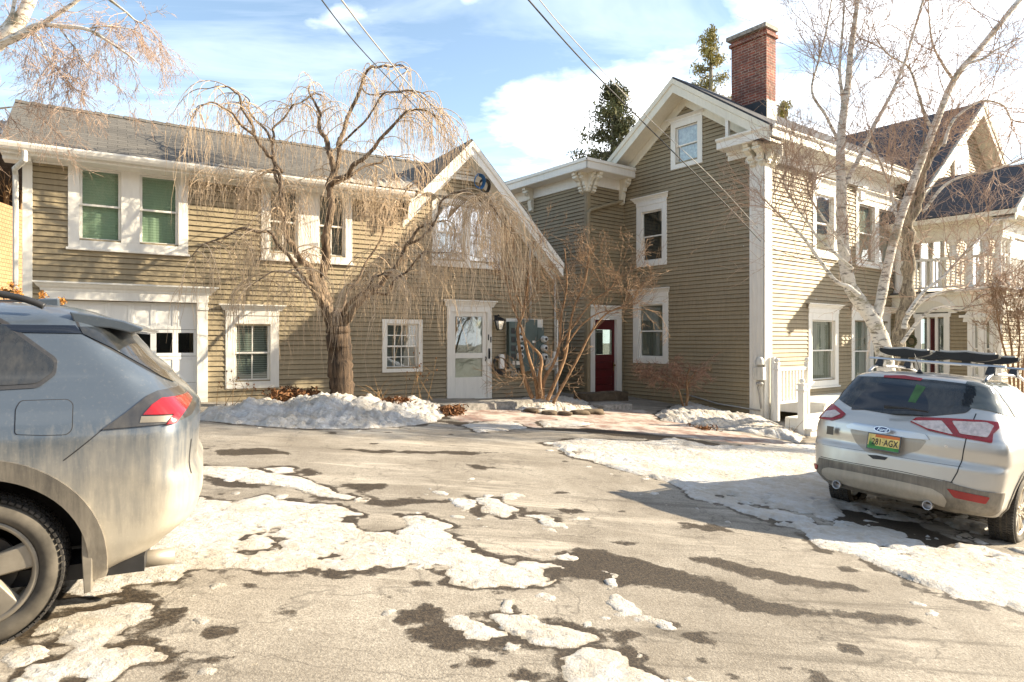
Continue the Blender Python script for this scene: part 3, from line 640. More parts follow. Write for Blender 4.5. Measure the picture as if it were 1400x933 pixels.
# end walls and back (closed volume)
DEP = 3.9
for (x, nx) in ((0.0, -1), (ULEN, 1)):
    mb.face([(x, 0, -1), (x, DEP, -1), (x, DEP, zEave if nx < 0 else 1.9), (x, 0, zEave if nx < 0 else 1.9)])
mb.face([(0, DEP, -1), (ULEN, DEP, -1), (ULEN, DEP, 2), (0, DEP, 2)])
mb.build('wall', ['siding_paint', 'lap_shade'], LB)
mb = MB(); WL.box(mb, 0, g0 - 0.01, -1.2, dbot - .02, -0.1, 0.012); mb.build('foundation', 'foundation', LB); mb = MB(); WL.box(mb, g1 + .01, ULEN, -1.2, dbot - .02, -0.1, 0.012); mb.build('foundation', 'foundation', LB)
mb = MB(); WL.box(mb, -0.012, 0.13, -0.3, zEave, -0.05, 0.035); mb.build('corner_board', 'white_paint', LB, bevel=0.004); mb = MB(); WL.box(mb, ULEN - 0.02, ULEN + 0.03, -0.3, 1.9, -0.05, 0.03); mb.build('corner_board', 'white_paint', LB, bevel=0.004)
# roof
ze = WL.uz(200, 218, 0.4)[1] + 0.02; dR = 1.75; zR = 4.66 + 1.35; uG = uP
mb = MB(); th = 0.06
def slab(mb, pts, t=0.06, m=0):
    pts = [Vector(p) for p in pts]; n = (pts[1] - pts[0]).cross(pts[-1] - pts[0]).normalized()
    if n.z < 0: n = -n
    mb.prism([p - n * t for p in pts], n * t, m)
slab(mb, [(-0.28, -0.42, ze), (8.0, -0.42, ze), (8.4, dR, zR), (-0.28, dR, zR)])
slab(mb, [(-0.28, dR, zR), (8.4, dR, zR), (8.4, 4.2, ze), (-0.28, 4.2, ze)])
# cross gable: left plane and the long right plane
yo = -0.36; yb = 4.1
slab(mb, [(uP, yo, zP), (uP, yb, zP), (uP - 2.2, yb, zP - 2.2 * slope), (uP - 1.62, yo, zP - 1.62 * slope)])
slab(mb, [(uP, yo, zP), (11.28, yo, zP - (11.28 - uP) * slope), (11.28, yb, zP - (11.28 - uP) * slope), (uP, yb, zP)])
rf = mb.build('roof', 'grey_shingle', LB)
mb = MB()                                            # ridge caps
for i in range(34):
    x = -0.28 + i * 0.26; mb.hexa([(x, dR - .13, zR - .055), (x + .30, dR - .13, zR - .07), (x + .30, dR + .13, zR - .07), (x, dR + .13, zR - .055)], [(x, dR - .02, zR + .035), (x + .30, dR - .02, zR + .012), (x + .30, dR + .02, zR + .012), (x, dR + .02, zR + .035)])
mb.build('ridge_cap', 'grey_shingle', rf)
# fascia, soffit, frieze on the long eave
mb = MB(); uE = 7.12
WL.box(mb, -0.28, uE, ze - 0.20, ze - 0.03, 0.36, 0.40); WL.box(mb, -0.28, uE, ze - 0.20, ze - 0.17, 0.03, 0.36); WL.box(mb, 0.131, uE + .2, zEave - 0.20, ze - 0.2, 0.0, 0.036)
WL.box(mb, -0.26, 0.13, zEave - 0.25, ze - 0.2, -0.02, 0.30)
# left end rake
for (y0, y1, za, zb_) in ((-0.42, dR, ze, zR),):
    mb.hexa([(-0.30, y0, za - .2), (-0.27, y0, za - .2), (-0.27, y1, zb_ - .2), (-0.30, y1, zb_ - .2)], [(-0.30, y0, za - .03), (-0.27, y0, za - .03), (-0.27, y1, zb_ - .03), (-0.30, y1, zb_ - .03)])
mb.build('eave_trim', 'white_paint', LB, bevel=0.004)
mb = MB()
gp = [(0.41, ze - 0.03), (0.50, ze - 0.03), (0.50, ze - 0.05), (0.53, ze - 0.05), (0.535, ze - 0.025), (0.55, ze - 0.025), (0.55, ze - 0.06), (0.525, ze - 0.11), (0.49, ze - 0.15), (0.41, ze - 0.15)]
WL.profile(mb, -0.30, uE - 0.02, gp); gt = mb.build('gutter', 'white_paint', LB, bevel=0.003)
mb = MB(); ud = -0.06
mb.tube([WL.P(0.06, ze - .15, .47), WL.P(0.06, ze - .30, .46), WL.P(-0.10, ze - .42, .2), WL.P(-.10, ze - .5, .08), WL.P(-.10, 0.1, .08)], 0.045, 8, smooth=False); mb.build('downspout', 'old_paint', gt)
# gable rakes
def rake(mb, W, ua, za, ub, zb_, o0, o1, hgt, wall_fr=0.16, m=0):
    """fascia board and soffit between two points of the roof edge"""
    def q(u, z, o, dz): return W.P(u, z + dz, o)
    mb.hexa([q(ua, za, o1 - .03, -hgt), q(ub, zb_, o1 - .03, -hgt), q(ub, zb_, o1, -hgt), q(ua, za, o1, -hgt)], [q(ua, za, o1 - .03, -.0), q(ub, zb_, o1 - .03, -.0), q(ub, zb_, o1, -.0), q(ua, za, o1, -.0)], m)
    mb.hexa([q(ua, za, o1, -hgt * .42), q(ub, zb_, o1, -hgt * .42), q(ub, zb_, o1 + .03, -hgt * .36), q(ua, za, o1 + .03, -hgt * .36)], [q(ua, za, o1, .0), q(ub, zb_, o1, .0), q(ub, zb_, o1 + .04, .0), q(ua, za, o1 + .04, .0)], m)
    mb.hexa([q(ua, za, o0, -hgt * .95), q(ub, zb_, o0, -hgt * .95), q(ub, zb_, o1 - .03, -hgt * .95), q(ua, za, o1 - .03, -hgt * .95)], [q(ua, za, o0, -hgt * .8), q(ub, zb_, o0, -hgt * .8), q(ub, zb_, o1 - .03, -hgt * .8), q(ua, za, o1 - .03, -hgt * .8)], m)
    mb.hexa([q(ua, za, 0, -hgt * .95 - wall_fr), q(ub, zb_, 0, -hgt * .95 - wall_fr), q(ub, zb_, .04, -hgt * .95 - wall_fr), q(ua, za, .04, -hgt * .95 - wall_fr)], [q(ua, za, 0, -hgt * .9), q(ub, zb_, 0, -hgt * .9), q(ub, zb_, .04, -hgt * .9), q(ua, za, .04, -hgt * .9)], m)
mb = MB(); rake(mb, WL, uP, zP - .06, uP - 1.62, zP - .06 - 1.62 * slope, 0.0, 0.37, 0.34); rake(mb, WL, uP, zP - .06, 11.3, zP - .06 - (11.3 - uP) * slope, 0.0, 0.37, 0.34)
mb.build('rake_trim', 'white_paint', LB)
mb = MB(); vz = zP - 0.86
for i in range(6):
    z = vz + i * 0.085; w = (zP - 0.50 - z) / slope
    if w > 0.04: mb.hexa([WL.P(uP - w, z, .02), WL.P(uP + w, z, .02), WL.P(uP + w, z, .07), WL.P(uP - w, z, .07)], [WL.P(uP - w * .86, z + .055, .02), WL.P(uP + w * .86, z + .055, .02), WL.P(uP + w * .86, z + .06, .03), WL.P(uP - w * .86, z + .06, .03)])
WL.box(mb, uP - .5, uP + .5, vz - .07, vz - .01, .02, .07); mb.build('gable_vent', 'white_paint', LB)
# old snow lying along the eave by the valley
mb = MB(); nu = 40; rrs = random.Random(2)
def snow_strip(ua, ub, w0, w1, hh_):
    rows = []
    for i in range(nu + 1):
        t = i / nu; u = ua + (ub - ua) * t; w = (w0 + (w1 - w0) * t) * (1 + .25 * math.sin(i * 1.3) + rrs.uniform(-.1, .1)); k_ = (zR - ze) / (dR + .42); e_ = math.sin(math.pi * min(1, max(0.02, t * 6 if t < .17 else 1))) if t < .17 else 1
        y0 = -.43; pts = []
        for j in range(6):
            s_ = j / 5; y = y0 + w * s_; pts.append((u, y, ze + k_ * (y + .42) + hh_ * max(0, math.sin(math.pi * (.18 + .82 * s_))) * (1 + .2 * math.sin(i * .9)) * (min(1, 5 * t)) - (.01 if j == 5 else 0)))
        rows.append(pts)
    for a_, b_ in zip(rows, rows[1:]):
        for j in range(5): mb.face([a_[j], b_[j], b_[j + 1], a_[j + 1]], 0, True)
snow_strip(2.6, 4.0, .12, .16, .04); snow_strip(5.0, 6.2, .15, .4, .06); snow_strip(6.1, 7.3, .25, .95, .07)
rs = mb.build('snow', 'snow', None, uv=False); rs.location = LB.location; rs.rotation_euler = LB.rotation_euler; tag(rs, 'strip of old snow lying on the shingles along the gutter', 'snow', kind='stuff')
# garage surround and door
mb = MB(); cw = 0.19
WL.box(mb, g0 - cw, g0, -0.1, gtop, 0, 0.06); WL.box(mb, g1, g1 + cw, -0.1, gtop, 0, 0.06)
WL.box(mb, g0 - cw, g1 + cw, gtop, gtop + 0.02, 0, 0.065); hood(mb, WL, g0 - cw - .02, g1 + cw + .02, gtop + 0.02, WL.uz(170, 389)[1] - gtop - .02, 0.17)
for (a, b_) in ((g0 - .01, g0), (g1, g1 + .01)): WL.box(mb, a, b_, -.1, gtop, -.16, .0)
WL.box(mb, g0, g1, gtop - .0, gtop + .01, -.16, 0); WL.box(mb, g0 - cw - .015, g0 + .0, gtop - .14, gtop - .08, .06, .08); WL.box(mb, g1 - .0, g1 + cw + .015, gtop - .14, gtop - .08, .06, .08)
mb.build('garage_surround', 'white_paint', LB, bevel=0.004)
mb = MB(); glz = MB(); nc = 6; cwid = (g1 - g0) / nc; rows = 4; rh = (gtop - gbot) / rows
wrow = 2
for r_ in range(rows):
    z0, z1 = gbot + r_ * rh, gbot + (r_ + 1) * rh - 0.008
    for c in range(nc):
        a, b_ = g0 + c * cwid, g0 + (c + 1) * cwid; s = 0.05
        WL.box(mb, a, a + s, z0, z1, -.10, -.065); WL.box(mb, b_ - s, b_, z0, z1, -.10, -.065); WL.box(mb, a + s, b_ - s, z0, z0 + s * 1.2, -.10, -.065); WL.box(mb, a + s, b_ - s, z1 - s * 1.2, z1, -.10, -.065)
        if r_ == wrow: glz.face([WL.P(a + s, z0 + s, -.085), WL.P(b_ - s, z0 + s, -.085), WL.P(b_ - s, z1 - s, -.085), WL.P(a + s, z1 - s, -.085)], 0)
        else: WL.box(mb, a + s, b_ - s, z0 + s * 1.2, z1 - s * 1.2, -.10, -.078)
gd = mb.build('garage_door', 'garage_paint', LB, bevel=0.003); glz.build('glass', 'window_glass', gd)
mb = MB(); WL.box(mb, g0, g1, 0, gtop, -1.5, -1.4); mb.build('interior', 'dark_room', gd)
# entrance door 11
mb = MB(); cw = 0.13; hz = WL.uz(640, 411)[1]
WL.box(mb, d0 - cw, d0, dbot, dtop, 0, 0.05); WL.box(mb, d1, d1 + cw, dbot, dtop, 0, 0.05); hood(mb, WL, d0 - cw, d1 + cw, dtop, hz - dtop, 0.13)
WL.box(mb, d0 - .01, d0, dbot, dtop, -.12, 0); WL.box(mb, d1, d1 + .01, dbot, dtop, -.12, 0)
WL.box(mb, d0 - .12, d1 + .12, dbot - .05, dbot, -.1, .08); mb.build('door_surround', 'white_paint', LB, bevel=0.004)
mb = MB(); s = 0.10; zz = lambda y: WL.uz(640, y)[1]
zA, zB, zC, zD = zz(433), zz(483), zz(490), zz(516)
for (a, b_, c, d) in ((d0, d0 + s, dbot, dtop), (d1 - s * 1.15, d1, dbot, dtop), (d0 + s, d1 - s * 1.15, zA, dtop), (d0 + s, d1 - s * 1.15, zC, zB), (d0 + s, d1 - s * 1.15, dbot, zD)): WL.box(mb, a, b_, c, d, -.03, .012)
WL.box(mb, d0 + .02, d1 - .02, dbot, dtop, -.12, -.10)
dr = mb.build('storm_door', 'white_paint', LB, bevel=0.004)
mb = MB(); WL.box(mb, d0 + s, d1 - s * 1.15, zB, zA, -.02, -.016); WL.box(mb, d0 + s, d1 - s * 1.15, zD, zC, -.02, -.016); mb.build('glass', 'window_glass', dr)
mb = MB(); WL.box(mb, d0 + s, d1 - s * 1.9, zB + .01, zA - .01, -.095, -.09); mb.build('blind', 'grey_blind', dr)
mb = MB(); mb.tube([WL.P(d1 - .04, zz(486) - .05, .02), WL.P(d1 - .04, zz(486) - .05, .06), WL.P(d1 - .04, zz(491), .06), WL.P(d1 - .04, zz(494), .02)], .012, 6)
mb.tube([WL.P(d1 + .05, zz(478), .05), WL.P(d1 + .05, zz(481), .08), WL.P(d1 + .05, zz(488), .08), WL.P(d1 + .05, zz(491), .05)], .016, 6); WL.box(mb, d1 + .025, d1 + .075, zz(491), zz(477), .05, .058); mb.build('handle', 'black_metal', dr)
def text_mesh(name, s, size, loc, xdir, ydir, mat, parent=None, ext=0.003, shear=0.0, bold=0.0, space=1.0, xs=1.0):
    cu = bpy.data.curves.new(name, 'FONT'); cu.body = s; cu.size = size; cu.align_x = 'CENTER'; cu.align_y = 'CENTER'; cu.extrude = ext; cu.shear = shear; cu.offset = bold; cu.space_character = space
    t = bpy.data.objects.new(name + '_tmp', cu); COL.objects.link(t); dg = bpy.context.evaluated_depsgraph_get()
    me = bpy.data.meshes.new_from_object(t.evaluated_get(dg)); bpy.data.objects.remove(t); me.name = name
    X = Vector(xdir).normalized(); Y = Vector(ydir).normalized(); Z = X.cross(Y)
    mat4 = Matrix((X, Y, Z)).transposed().to_4x4(); mat4.translation = Vector(loc); me.transform(Matrix.Diagonal((xs, 1, 1, 1))); me.transform(mat4)
    me.materials.clear(); me.materials.append(M[mat]); o = bpy.data.objects.new(name, me); COL.objects.link(o)
    if parent: o.parent = parent
    return o
text_mesh('house_number', '1', 0.19, WL.P(d1 + .03, zz(462), .054), (1, 0, 0), (0, 0, 1), 'black_metal', LB, bold=.006)
text_mesh('house_number', '1', 0.19, WL.P(d1 + .095, zz(465), .054), (1, 0, 0), (0, 0, 1), 'black_metal', LB, bold=.006)
# lantern
lu, lz = WL.uz(678, 440)
mb = MB(); WL.box(mb, lu - .05, lu + .05, lz - .02, lz + .16, .02, .04); mb.tube([WL.P(lu, lz + .12, .04), WL.P(lu, lz + .17, .12), WL.P(lu, lz + .13, .18)], .013, 6)
for (r0, r1, z0, z1) in ((.02, .12, .11, .03), (.12, .11, .03, .01), (.055, .045, -.20, -.22)):
    mb.faces([WL.P(lu + a * r0, lz + z0, .18 + b_ * r0) for a, b_ in ((-1, -1), (1, -1), (1, 1), (-1, 1))] + [WL.P(lu + a * r1, lz + z1, .18 + b_ * r1) for a, b_ in ((-1, -1), (1, -1), (1, 1), (-1, 1))], [(0, 1, 5, 4), (1, 2, 6, 5), (2, 3, 7, 6), (3, 0, 4, 7), (3, 2, 1, 0), (4, 5, 6, 7)])
for a, b_ in ((-1, -1), (1, -1), (1, 1), (-1, 1)): mb.tube([WL.P(lu + a * .09, lz + .01, .18 + b_ * .09), WL.P(lu + a * .05, lz - .20, .18 + b_ * .05)], .008, 5)
ln = mb.build('lantern', 'black_metal', LB)
mb = MB(); mb.faces([WL.P(lu + a * .085, lz + .01, .18 + b_ * .085) for a, b_ in ((-1, -1), (1, -1), (1, 1), (-1, 1))] + [WL.P(lu + a * .045, lz - .20, .18 + b_ * .045) for a, b_ in ((-1, -1), (1, -1), (1, 1), (-1, 1))], [(0, 1, 5, 4), (1, 2, 6, 5), (2, 3, 7, 6), (3, 0, 4, 7)]); mb.build('lantern_glass', 'bright_glass', ln)
# meter board
q = lambda x, y, o=0.06: WL.uz(x, y, o)
def qb(mb, x0, x1, y0, y1, o0, o1, m=0):
    u0 = q(x0, (y0 + y1) / 2, o1)[0]; u1 = q(x1, (y0 + y1) / 2, o1)[0]; xm = (x0 + x1) / 2
    WL.box(mb, u0, u1, q(xm, y1, o1)[1], q(xm, y0, o1)[1], o0, o1, m)
mb = MB(); qb(mb, 692, 742, 436, 507, 0.0, 0.03); board = mb.build('meter_board', 'white_paint', LB)
mb = MB(); qb(mb, 696, 713, 440, 504, .03, .17); qb(mb, 713, 735, 437, 508, .03, .22); qb(mb, 735, 744, 448, 500, .03, .15); qb(mb, 694.5, 696, 453, 474, .03, .12); mb.build('meter_cabinet', 'meter_box', board, bevel=0.008)
for i, y in enumerate((452, 464, 476, 487)):
    for (x, o, rad, yy) in ((710, .17, .085, y), (743, .15, .08, y + 12)):
        if x == 743 and i == 3: continue
        u, z = q(x, yy, o); mb = MB(); c = WL.P(u, z, o)
        mb.lathe([(rad * 1.1, 0), (rad * 1.1, -.03), (rad, -.03), (rad, -.10), (rad * .8, -.125), (0.001, -.13)], c, 'y', 18); mt_ = mb.build('meter', 'meter_glass', board)
        mb = MB(); mb.lathe([(rad * .45, -.127), (rad * .45, -.133), (.001, -.134)], c, 'y', 12); mb.build('dial', 'black_plastic', mt_)
mb = MB()
for y in (452, 464, 476, 487): qb(mb, 699.5, 704, y - 3.5, y + 4.5, .17, .18)
mb.build('breaker', 'black_plastic', board)
for a4 in ((701, 704.5, 494, 499, .17, .178), (706, 711.5, 494, 499, .17, .178), (728, 732, 466, 469, .22, .228)): mb = MB(); qb(mb, *a4); mb.build('warning_sticker', 'white_paint', board)
for k in range(4):
    mb = MB(); x = 697 + k * 2.8; a = q(x + 3.5, 505, .10); b_ = q(x, 514, .08); mb.tube([WL.P(a[0], a[1], .1), WL.P(a[0], (a[1] + b_[1]) / 2, .1), WL.P(b_[0], b_[1], .07), WL.P(b_[0], b_[1] - .05, .05)], [.014, .014, .014, .025], 6); mb.build('conduit', 'grey_pipe', board)
    mb = MB(); x = 726 + k * 2.8; a = q(x + 1, 507, .10); b_ = q(x, 514, .08); mb.tube([WL.P(a[0], a[1], .1), WL.P(b_[0], b_[1], .07), WL.P(b_[0], b_[1] - .05, .05)], [.014, .014, .025], 6); mb.build('conduit', 'grey_pipe', board)
mb = MB(); a = q(725, 436, .1); b_ = q(722, 318, .1)
mb.tube([WL.P(a[0], a[1], .1), WL.P(a[0], b_[1] , .1)], .035, 8); mb.build('riser_pipe', 'grey_pipe', LB); mb = MB(); a = q(765, 348, .09); b2 = q(763, 540, .09); mb.tube([WL.P(11.25, a[1] - .35, .06), WL.P(11.25, b2[1], .06)], .03, 6); mb.build('riser_pipe', 'grey_pipe', LB)
mb = MB(); u, z = q(686, 494, .1)
prof_ = [(-.07, -.16), (-.05, -.19), (.05, -.19), (.07, -.16), (.07, .12), (.05, .17), (-.05, .17), (-.07, .12)]
mb.prism([WL.P(u + a, z + b_, .03) for a, b_ in prof_], Vector(WL.P(0, 0, .13)) - Vector(WL.P(0, 0, .03))); ch = mb.build('car_charger', 'white_trim_plastic', LB, bevel=0.015)
mb = MB()
for k in range(5):
    rr_ = .17 + .012 * k; mb.tube([WL.P(u - .06 + rr_ * math.cos(t) * .85, z - .05 - .02 * k + rr_ * math.sin(t), .05 + .02 * k) for t in np.linspace(0, 2 * math.pi, 22)], .013, 6, cap=False)
mb.tube([WL.P(u + .05, z - .2, .08), WL.P(u + .1, z - .35, .08), WL.P(u + .22, z - .42, .08), WL.P(u + .3, z - .3, .08)], .013, 6); mb.build('charging_cable', 'black_plastic', ch)
mb = MB(); qb(mb, 746, 758, 490, 506, .02, .12); qb(mb, 757, 761, 481, 500, .0, .1, 1); mb.build('junction_box', ['grey_pipe', 'white_paint'], LB, bevel=.006)
# cable coil under the rake
u, z = WL.uz(657, 249, .3)
mb = MB()
for k in range(4):
    r_ = .14 + .015 * k; mb.tube([WL.P(u - .05 + r_ * .8 * math.cos(t), z + r_ * math.sin(t), .30 + .02 * k + .02 * math.sin(3 * t)) for t in np.linspace(0, 2 * math.pi, 20)], .012, 5, m=0, cap=False)
    mb.tube([WL.P(u + .10 + r_ * .8 * math.cos(t), z - .10 + r_ * math.sin(t), .28 + .02 * k + .03 * math.sin(2 * t)) for t in np.linspace(0, 2 * math.pi, 20)], .011, 5, m=1, cap=False)
mb.build('cable_coil', ['blue_cable', 'wire'], LB)

# ================================================================== main house
AH = math.atan2(0.605, 0.795)
HB = root_at('clapboard_house', 5.9, 15.4, -2.05, AH); z0H = 2.05
tag(HB, 'tall olive clapboard house with white brackets, brick chimney and a porch wing', 'house')
WS = Wall(HB, 0, 0, 1, 0)                             # sunny side wall
WE = Wall(HB, 0, 4.43, 0, -1)                         # gable end wall, u from the inner corner
WK = Wall(HB, -1.45, 4.43, 1, 0)                      # link front
WQ = Wall(HB, -1.45, 9.4, 0, -1)                      # link side
WG = Wall(HB, 6.7, 0, 0, -1)                          # porch wing, left face
WF = Wall(HB, 6.7, -2.7, 1, 0)                        # porch wing, front
ER = 4.83 + z0H                                       # eave height in root coordinates
AP = 6.77 + z0H; sl_ = 0.70; yA = 2.25; OV = 0.525
base = 0.02
hE = []; hS = []; hK = []; hG = []; hF = []; hU = []
b = wb(WE, 871, 912.5, 268, 364); window(WE, HB, hE, b, case=0.17, head=0.24, back='dark_room', sill=False)
b = wb(WE, 866.5, 914.5, 395, 497); window(WE, HB, hE, b, case=0.19, head=0.24, back='pleat_curtain', sill=False)
b = wb(WE, 918, 961, 158, 228); window(WE, HB, hE, b, case=0.15, head=0.10, back='lace', sill=False)
b = wb(WS, 1110, 1143, 247, 352); window(WS, HB, hS, b, case=0.17, head=0.22, back='lace', glass='bright_glass')
b = wb(WS, 1169, 1224, 266, 366); window(WS, HB, hS, b, case=0.17, head=0.22, double=0.26, back='pleat_curtain')
b = wb(WS, 1104, 1145, 416, 528); window(WS, HB, hS, b, case=0.18, head=0.24, back='pleat_curtain')
b = wb(WS, 1163, 1216, 419, 528); window(WS, HB, hS, b, case=0.17, head=0.24, double=0.2, back='pleat_curtain')
rd0, rd1 = WK.uz(812, 490)[0], WK.uz(842, 490)[0]; rdt = WK.uz(828, 437)[1]; rdb = WK.uz(828, 536)[1]
hK.append((rd0, rd1, rdb - .1, rdt))
gdr = (WG.uz(1253, 460)[0], WG.uz(1298, 460)[0], -0.3, WG.uz(1276, 434)[1]); hG.append(gdr)
b = wb(WG, 1323, 1362, 433, 520); window(WG, HB, hG, b, case=0.12, head=0.0, double=0.12, back='pleat_curtain')
def rkz(y): return AP - sl_ * abs(y - yA)
mb = MB(); htop = ER - 0.30
clap(mb, WE, base, AP - 0.5, lambda z: max(0, 4.43 - yA - (AP - 0.35 - z) / sl_), lambda z: min(4.43, 4.43 - yA + (AP - 0.35 - z) / sl_), hE)
clap(mb, WS, base, htop, lambda z: 0, lambda z: 6.7, hS)
clap(mb, WK, base, ER - .2, lambda z: 0, lambda z: 1.45, hK)
clap(mb, WQ, base, ER - .2, lambda z: 0, lambda z: 4.97, [])
LT = 0.80 + z0H; LF = 1.38 + z0H
clap(mb, WG, -1.0, LT, lambda z: 0, lambda z: 2.7, hG)
clap(mb, WF, -1.0, LT, lambda z: 0, lambda z: 6.0, [])
WU = Wall(HB, 6.7, 0, 1, 0)
b = wb(WU, 1256, 1292, 312, 398); window(WU, HB, hU, b, case=0.13, double=0.1, back='lace', glass='bright_glass')
b = wb(WU, 1318, 1346, 318, 398); window(WU, HB, hU, b, case=0.13, back='lace', glass='bright_glass')
clap(mb, WU, LT, ER + .4, lambda z: 0, lambda z: 9.0, hU)
mb.build('wall', ['siding_paint', 'lap_shade'], HB)
mb = MB()
WE.box(mb, 0, 4.43, -1.2, base, -.3, .01); WS.box(mb, 0.0, 6.7, -1.2, base, -.3, .01); WK.box(mb, 0, 1.45, -.8, base, -.3, .01); WQ.box(mb, 0, 4.97, -.8, base, -.3, .012); mb.build('foundation', 'foundation', HB)
mb = MB(); WK.box(mb, -.03, .09, base, ER - .3, 0, .04); WQ.box(mb, 4.89, 4.97, base, ER - .3, 0, .04); mb.build('corner_board', 'siding_paint', HB)
# corner pilaster
mb = MB()
WE.box(mb, 4.43 - .36, 4.43 + .035, -0.25, ER - .55, 0, .045); WS.box(mb, -.045, .26, -.25, ER - .55, .0, .046)
WE.box(mb, 4.43 - .40, 4.43 + .08, -.30, .12, 0, .08); WS.box(mb, -.08, .3, -.3, .12, .0, .081)
for du in (.03, .14, .25): WE.box(mb, 4.43 - .32 + du, 4.43 - .32 + du + .025, .2, ER - .7, .045, .06)
WE.box(mb, 4.43 - .42, 4.43 + .12, ER - .62, ER - .5, 0, .12); WS.box(mb, -.12, .34, ER - .62, ER - .5, 0, .121)
mb.build('corner_pilaster', 'white_paint', HB, bevel=0.006)
# brackets
def bracket(W, u, z, w=0.14, dep=0.42, hgt=0.62, name='bracket'):
    mb = MB(); pr = [(0, 0), (dep, 0), (dep, -.07), (dep - .05, -.09), (dep - .03, -.15), (dep - .09, -.20), (dep * .55, -.24), (dep * .50, -.33), (dep * .36, -.36), (dep * .42, -.42), (dep * .30, -hgt + .1), (dep * .32, -hgt + .04), (.05, -hgt), (0, -hgt)]
    mb.prism([W.P(u - w / 2, z + b_, a) for a, b_ in pr], Vector(W.P(w, 0)) - Vector(W.P(0, 0)))
    for s in (-1, 1): mb.lathe([(0.001, -.02), (.045, -.02), (.045, .03), (.001, .03)], W.P(u + s * (w / 2 + .01), z - .11, dep - .09), 'x' if abs(W.d[0]) > .5 else 'y', 10)
    return mb.build(name, 'cream_paint', HB, bevel=0.006)
# house cornice along the side wall and its return on the gable end
def cornice(W, u0, u1, z, o, fh=0.22, m0=0.0, m1=0.0, ends=True, frz=0.30):
    """box cornice, root height z at its top edge; o is its projection"""
    mb = MB()
    W.box(mb, u0, u1, z - fh, z - .09, 0.0, o - .03); W.profile(mb, u0, u1, [(o - .03, z - .09), (o - .02, z - .09), (o + .0, z - .06), (o + .03, z - .04), (o + .05, z - .01), (o + .05, z + .02), (o - .03, z + .02)])
    W.box(mb, u0, u1, z - fh, z - .02, o - .03, o - .005); W.box(mb, u0 + m0, u1 - m1, z - fh - frz, z - fh, 0.0, .05); W.box(mb, u0 + m0, u1 - m1, z - fh - .07, z - fh, .05, .11)
    return mb
mb = cornice(WS, -0.50, 6.75, ER - .02, OV, m0=.5, frz=0.34); mb.build('cornice', 'white_paint', HB)
mb = cornice(WE, 4.43 - .95, 4.43 + .45, ER - .02, OV - .015, m1=.45, frz=.2); mb.build('cornice', 'white_paint', HB)
for (W, u) in ((WE, 4.43 - .25), (WE, 4.43 + .0), (WS, 0.0), (WS, .27)): bracket(W, u, ER - .24, dep=.40, hgt=.5)
for u in (2.3, 4.7): 
    bb_ = MB(); WS.box(bb_, u - .12, u + .12, ER - .95, ER - .62, 0, .09); WS.box(bb_, u - .15, u + .15, ER - .64, ER - .58, 0, .16); bb_.build('bracket', 'white_paint', HB, bevel=.006)
# gable rake on the end wall: u = 4.43 - y
mb = MB(); uA = 4.43 - yA
rake(mb, WE, uA, AP - .05, uA - 2.45, AP - .05 - 2.45 * sl_, 0, OV, 0.36, .26); rake(mb, WE, uA, AP - .05, uA + 2.72, AP - .05 - 2.72 * sl_, 0, OV, 0.36, .26)
mb.build('rake_trim', 'cream_paint', HB)
mb = MB(); WE.box(mb, 4.43 - .72, 4.43 - .64, ER, rkz(.68) - .3, OV - .12, OV - .04); mb.build('rake_post', 'white_paint', HB)
# roofs
mb = MB(); xe = 16
slab(mb, [(-OV, yA, AP), (14, yA, AP), (14, -OV, AP - sl_ * (yA + OV)), (-OV, -OV, AP - sl_ * (yA + OV))])
slab(mb, [(-OV, yA, AP), (-OV, 4.72, AP - sl_ * (4.72 - yA)), (14, 4.72, AP - sl_ * (4.72 - yA)), (14, yA, AP)])
XR, ZR = 12.2, 8.1 + z0H; s2 = .76                    # cross gable toward the front
slab(mb, [(XR, -.6, ZR), (XR, 9, ZR), (XR - 4.9, 9, ZR - 4.9 * s2), (XR - 4.9, -.6, ZR - 4.9 * s2)])
slab(mb, [(XR, -.6, ZR), (XR + 4.9, -.6, ZR - 4.9 * s2), (XR + 4.9, 9, ZR - 4.9 * s2), (XR, 9, ZR)])
XB, ZB = 8.4, 4.93 + z0H; s3 = .72                    # balcony roof
slab(mb, [(XB, -3.12, ZB), (XB, 0, ZB), (XB - 2.12, 0, ZB - 2.12 * s3), (XB - 2.12, -3.12, ZB - 2.12 * s3)])
slab(mb, [(XB, -3.12, ZB), (XB + 2.12, -3.12, ZB - 2.12 * s3), (XB + 2.12, 0, ZB - 2.12 * s3), (XB, 0, ZB)])
roofH = mb.build('roof', 'dark_shingle', HB)
mb = MB(); slab(mb, [(-1.45 - .47, 4.43 - .47, ER - .0), (0, 4.43 - .47, ER - .0), (0, 9.4, ER + .08), (-1.45 - .47, 9.4, ER + .08)], .03); mb.build('link_roof', 'dark_shingle', HB)
WC = Wall(HB, 6.7, 0, 1, 0); mb = MB()
clap(mb, Wall(HB, 6.7, -.12, 1, 0), ER - .3, ZR - .6, lambda z: XR - 6.7 - max(0, ZR - .45 - z) / s2, lambda z: XR - 6.7 + max(0, ZR - .45 - z) / s2, [])
mb.build('gable_wall', ['siding_paint', 'lap_shade'], HB)
mb = MB(); rake(mb, WC, XR - 6.7, ZR - .05, XR - 6.7 - 4.9, ZR - .05 - 4.9 * s2, .12, .62, .40, .3); rake(mb, WC, XR - 6.7, ZR - .05, XR - 6.7 + 4.9, ZR - .05 - 4.9 * s2, .12, .62, .40, .3); mb.build('rake_trim', 'cream_paint', HB)
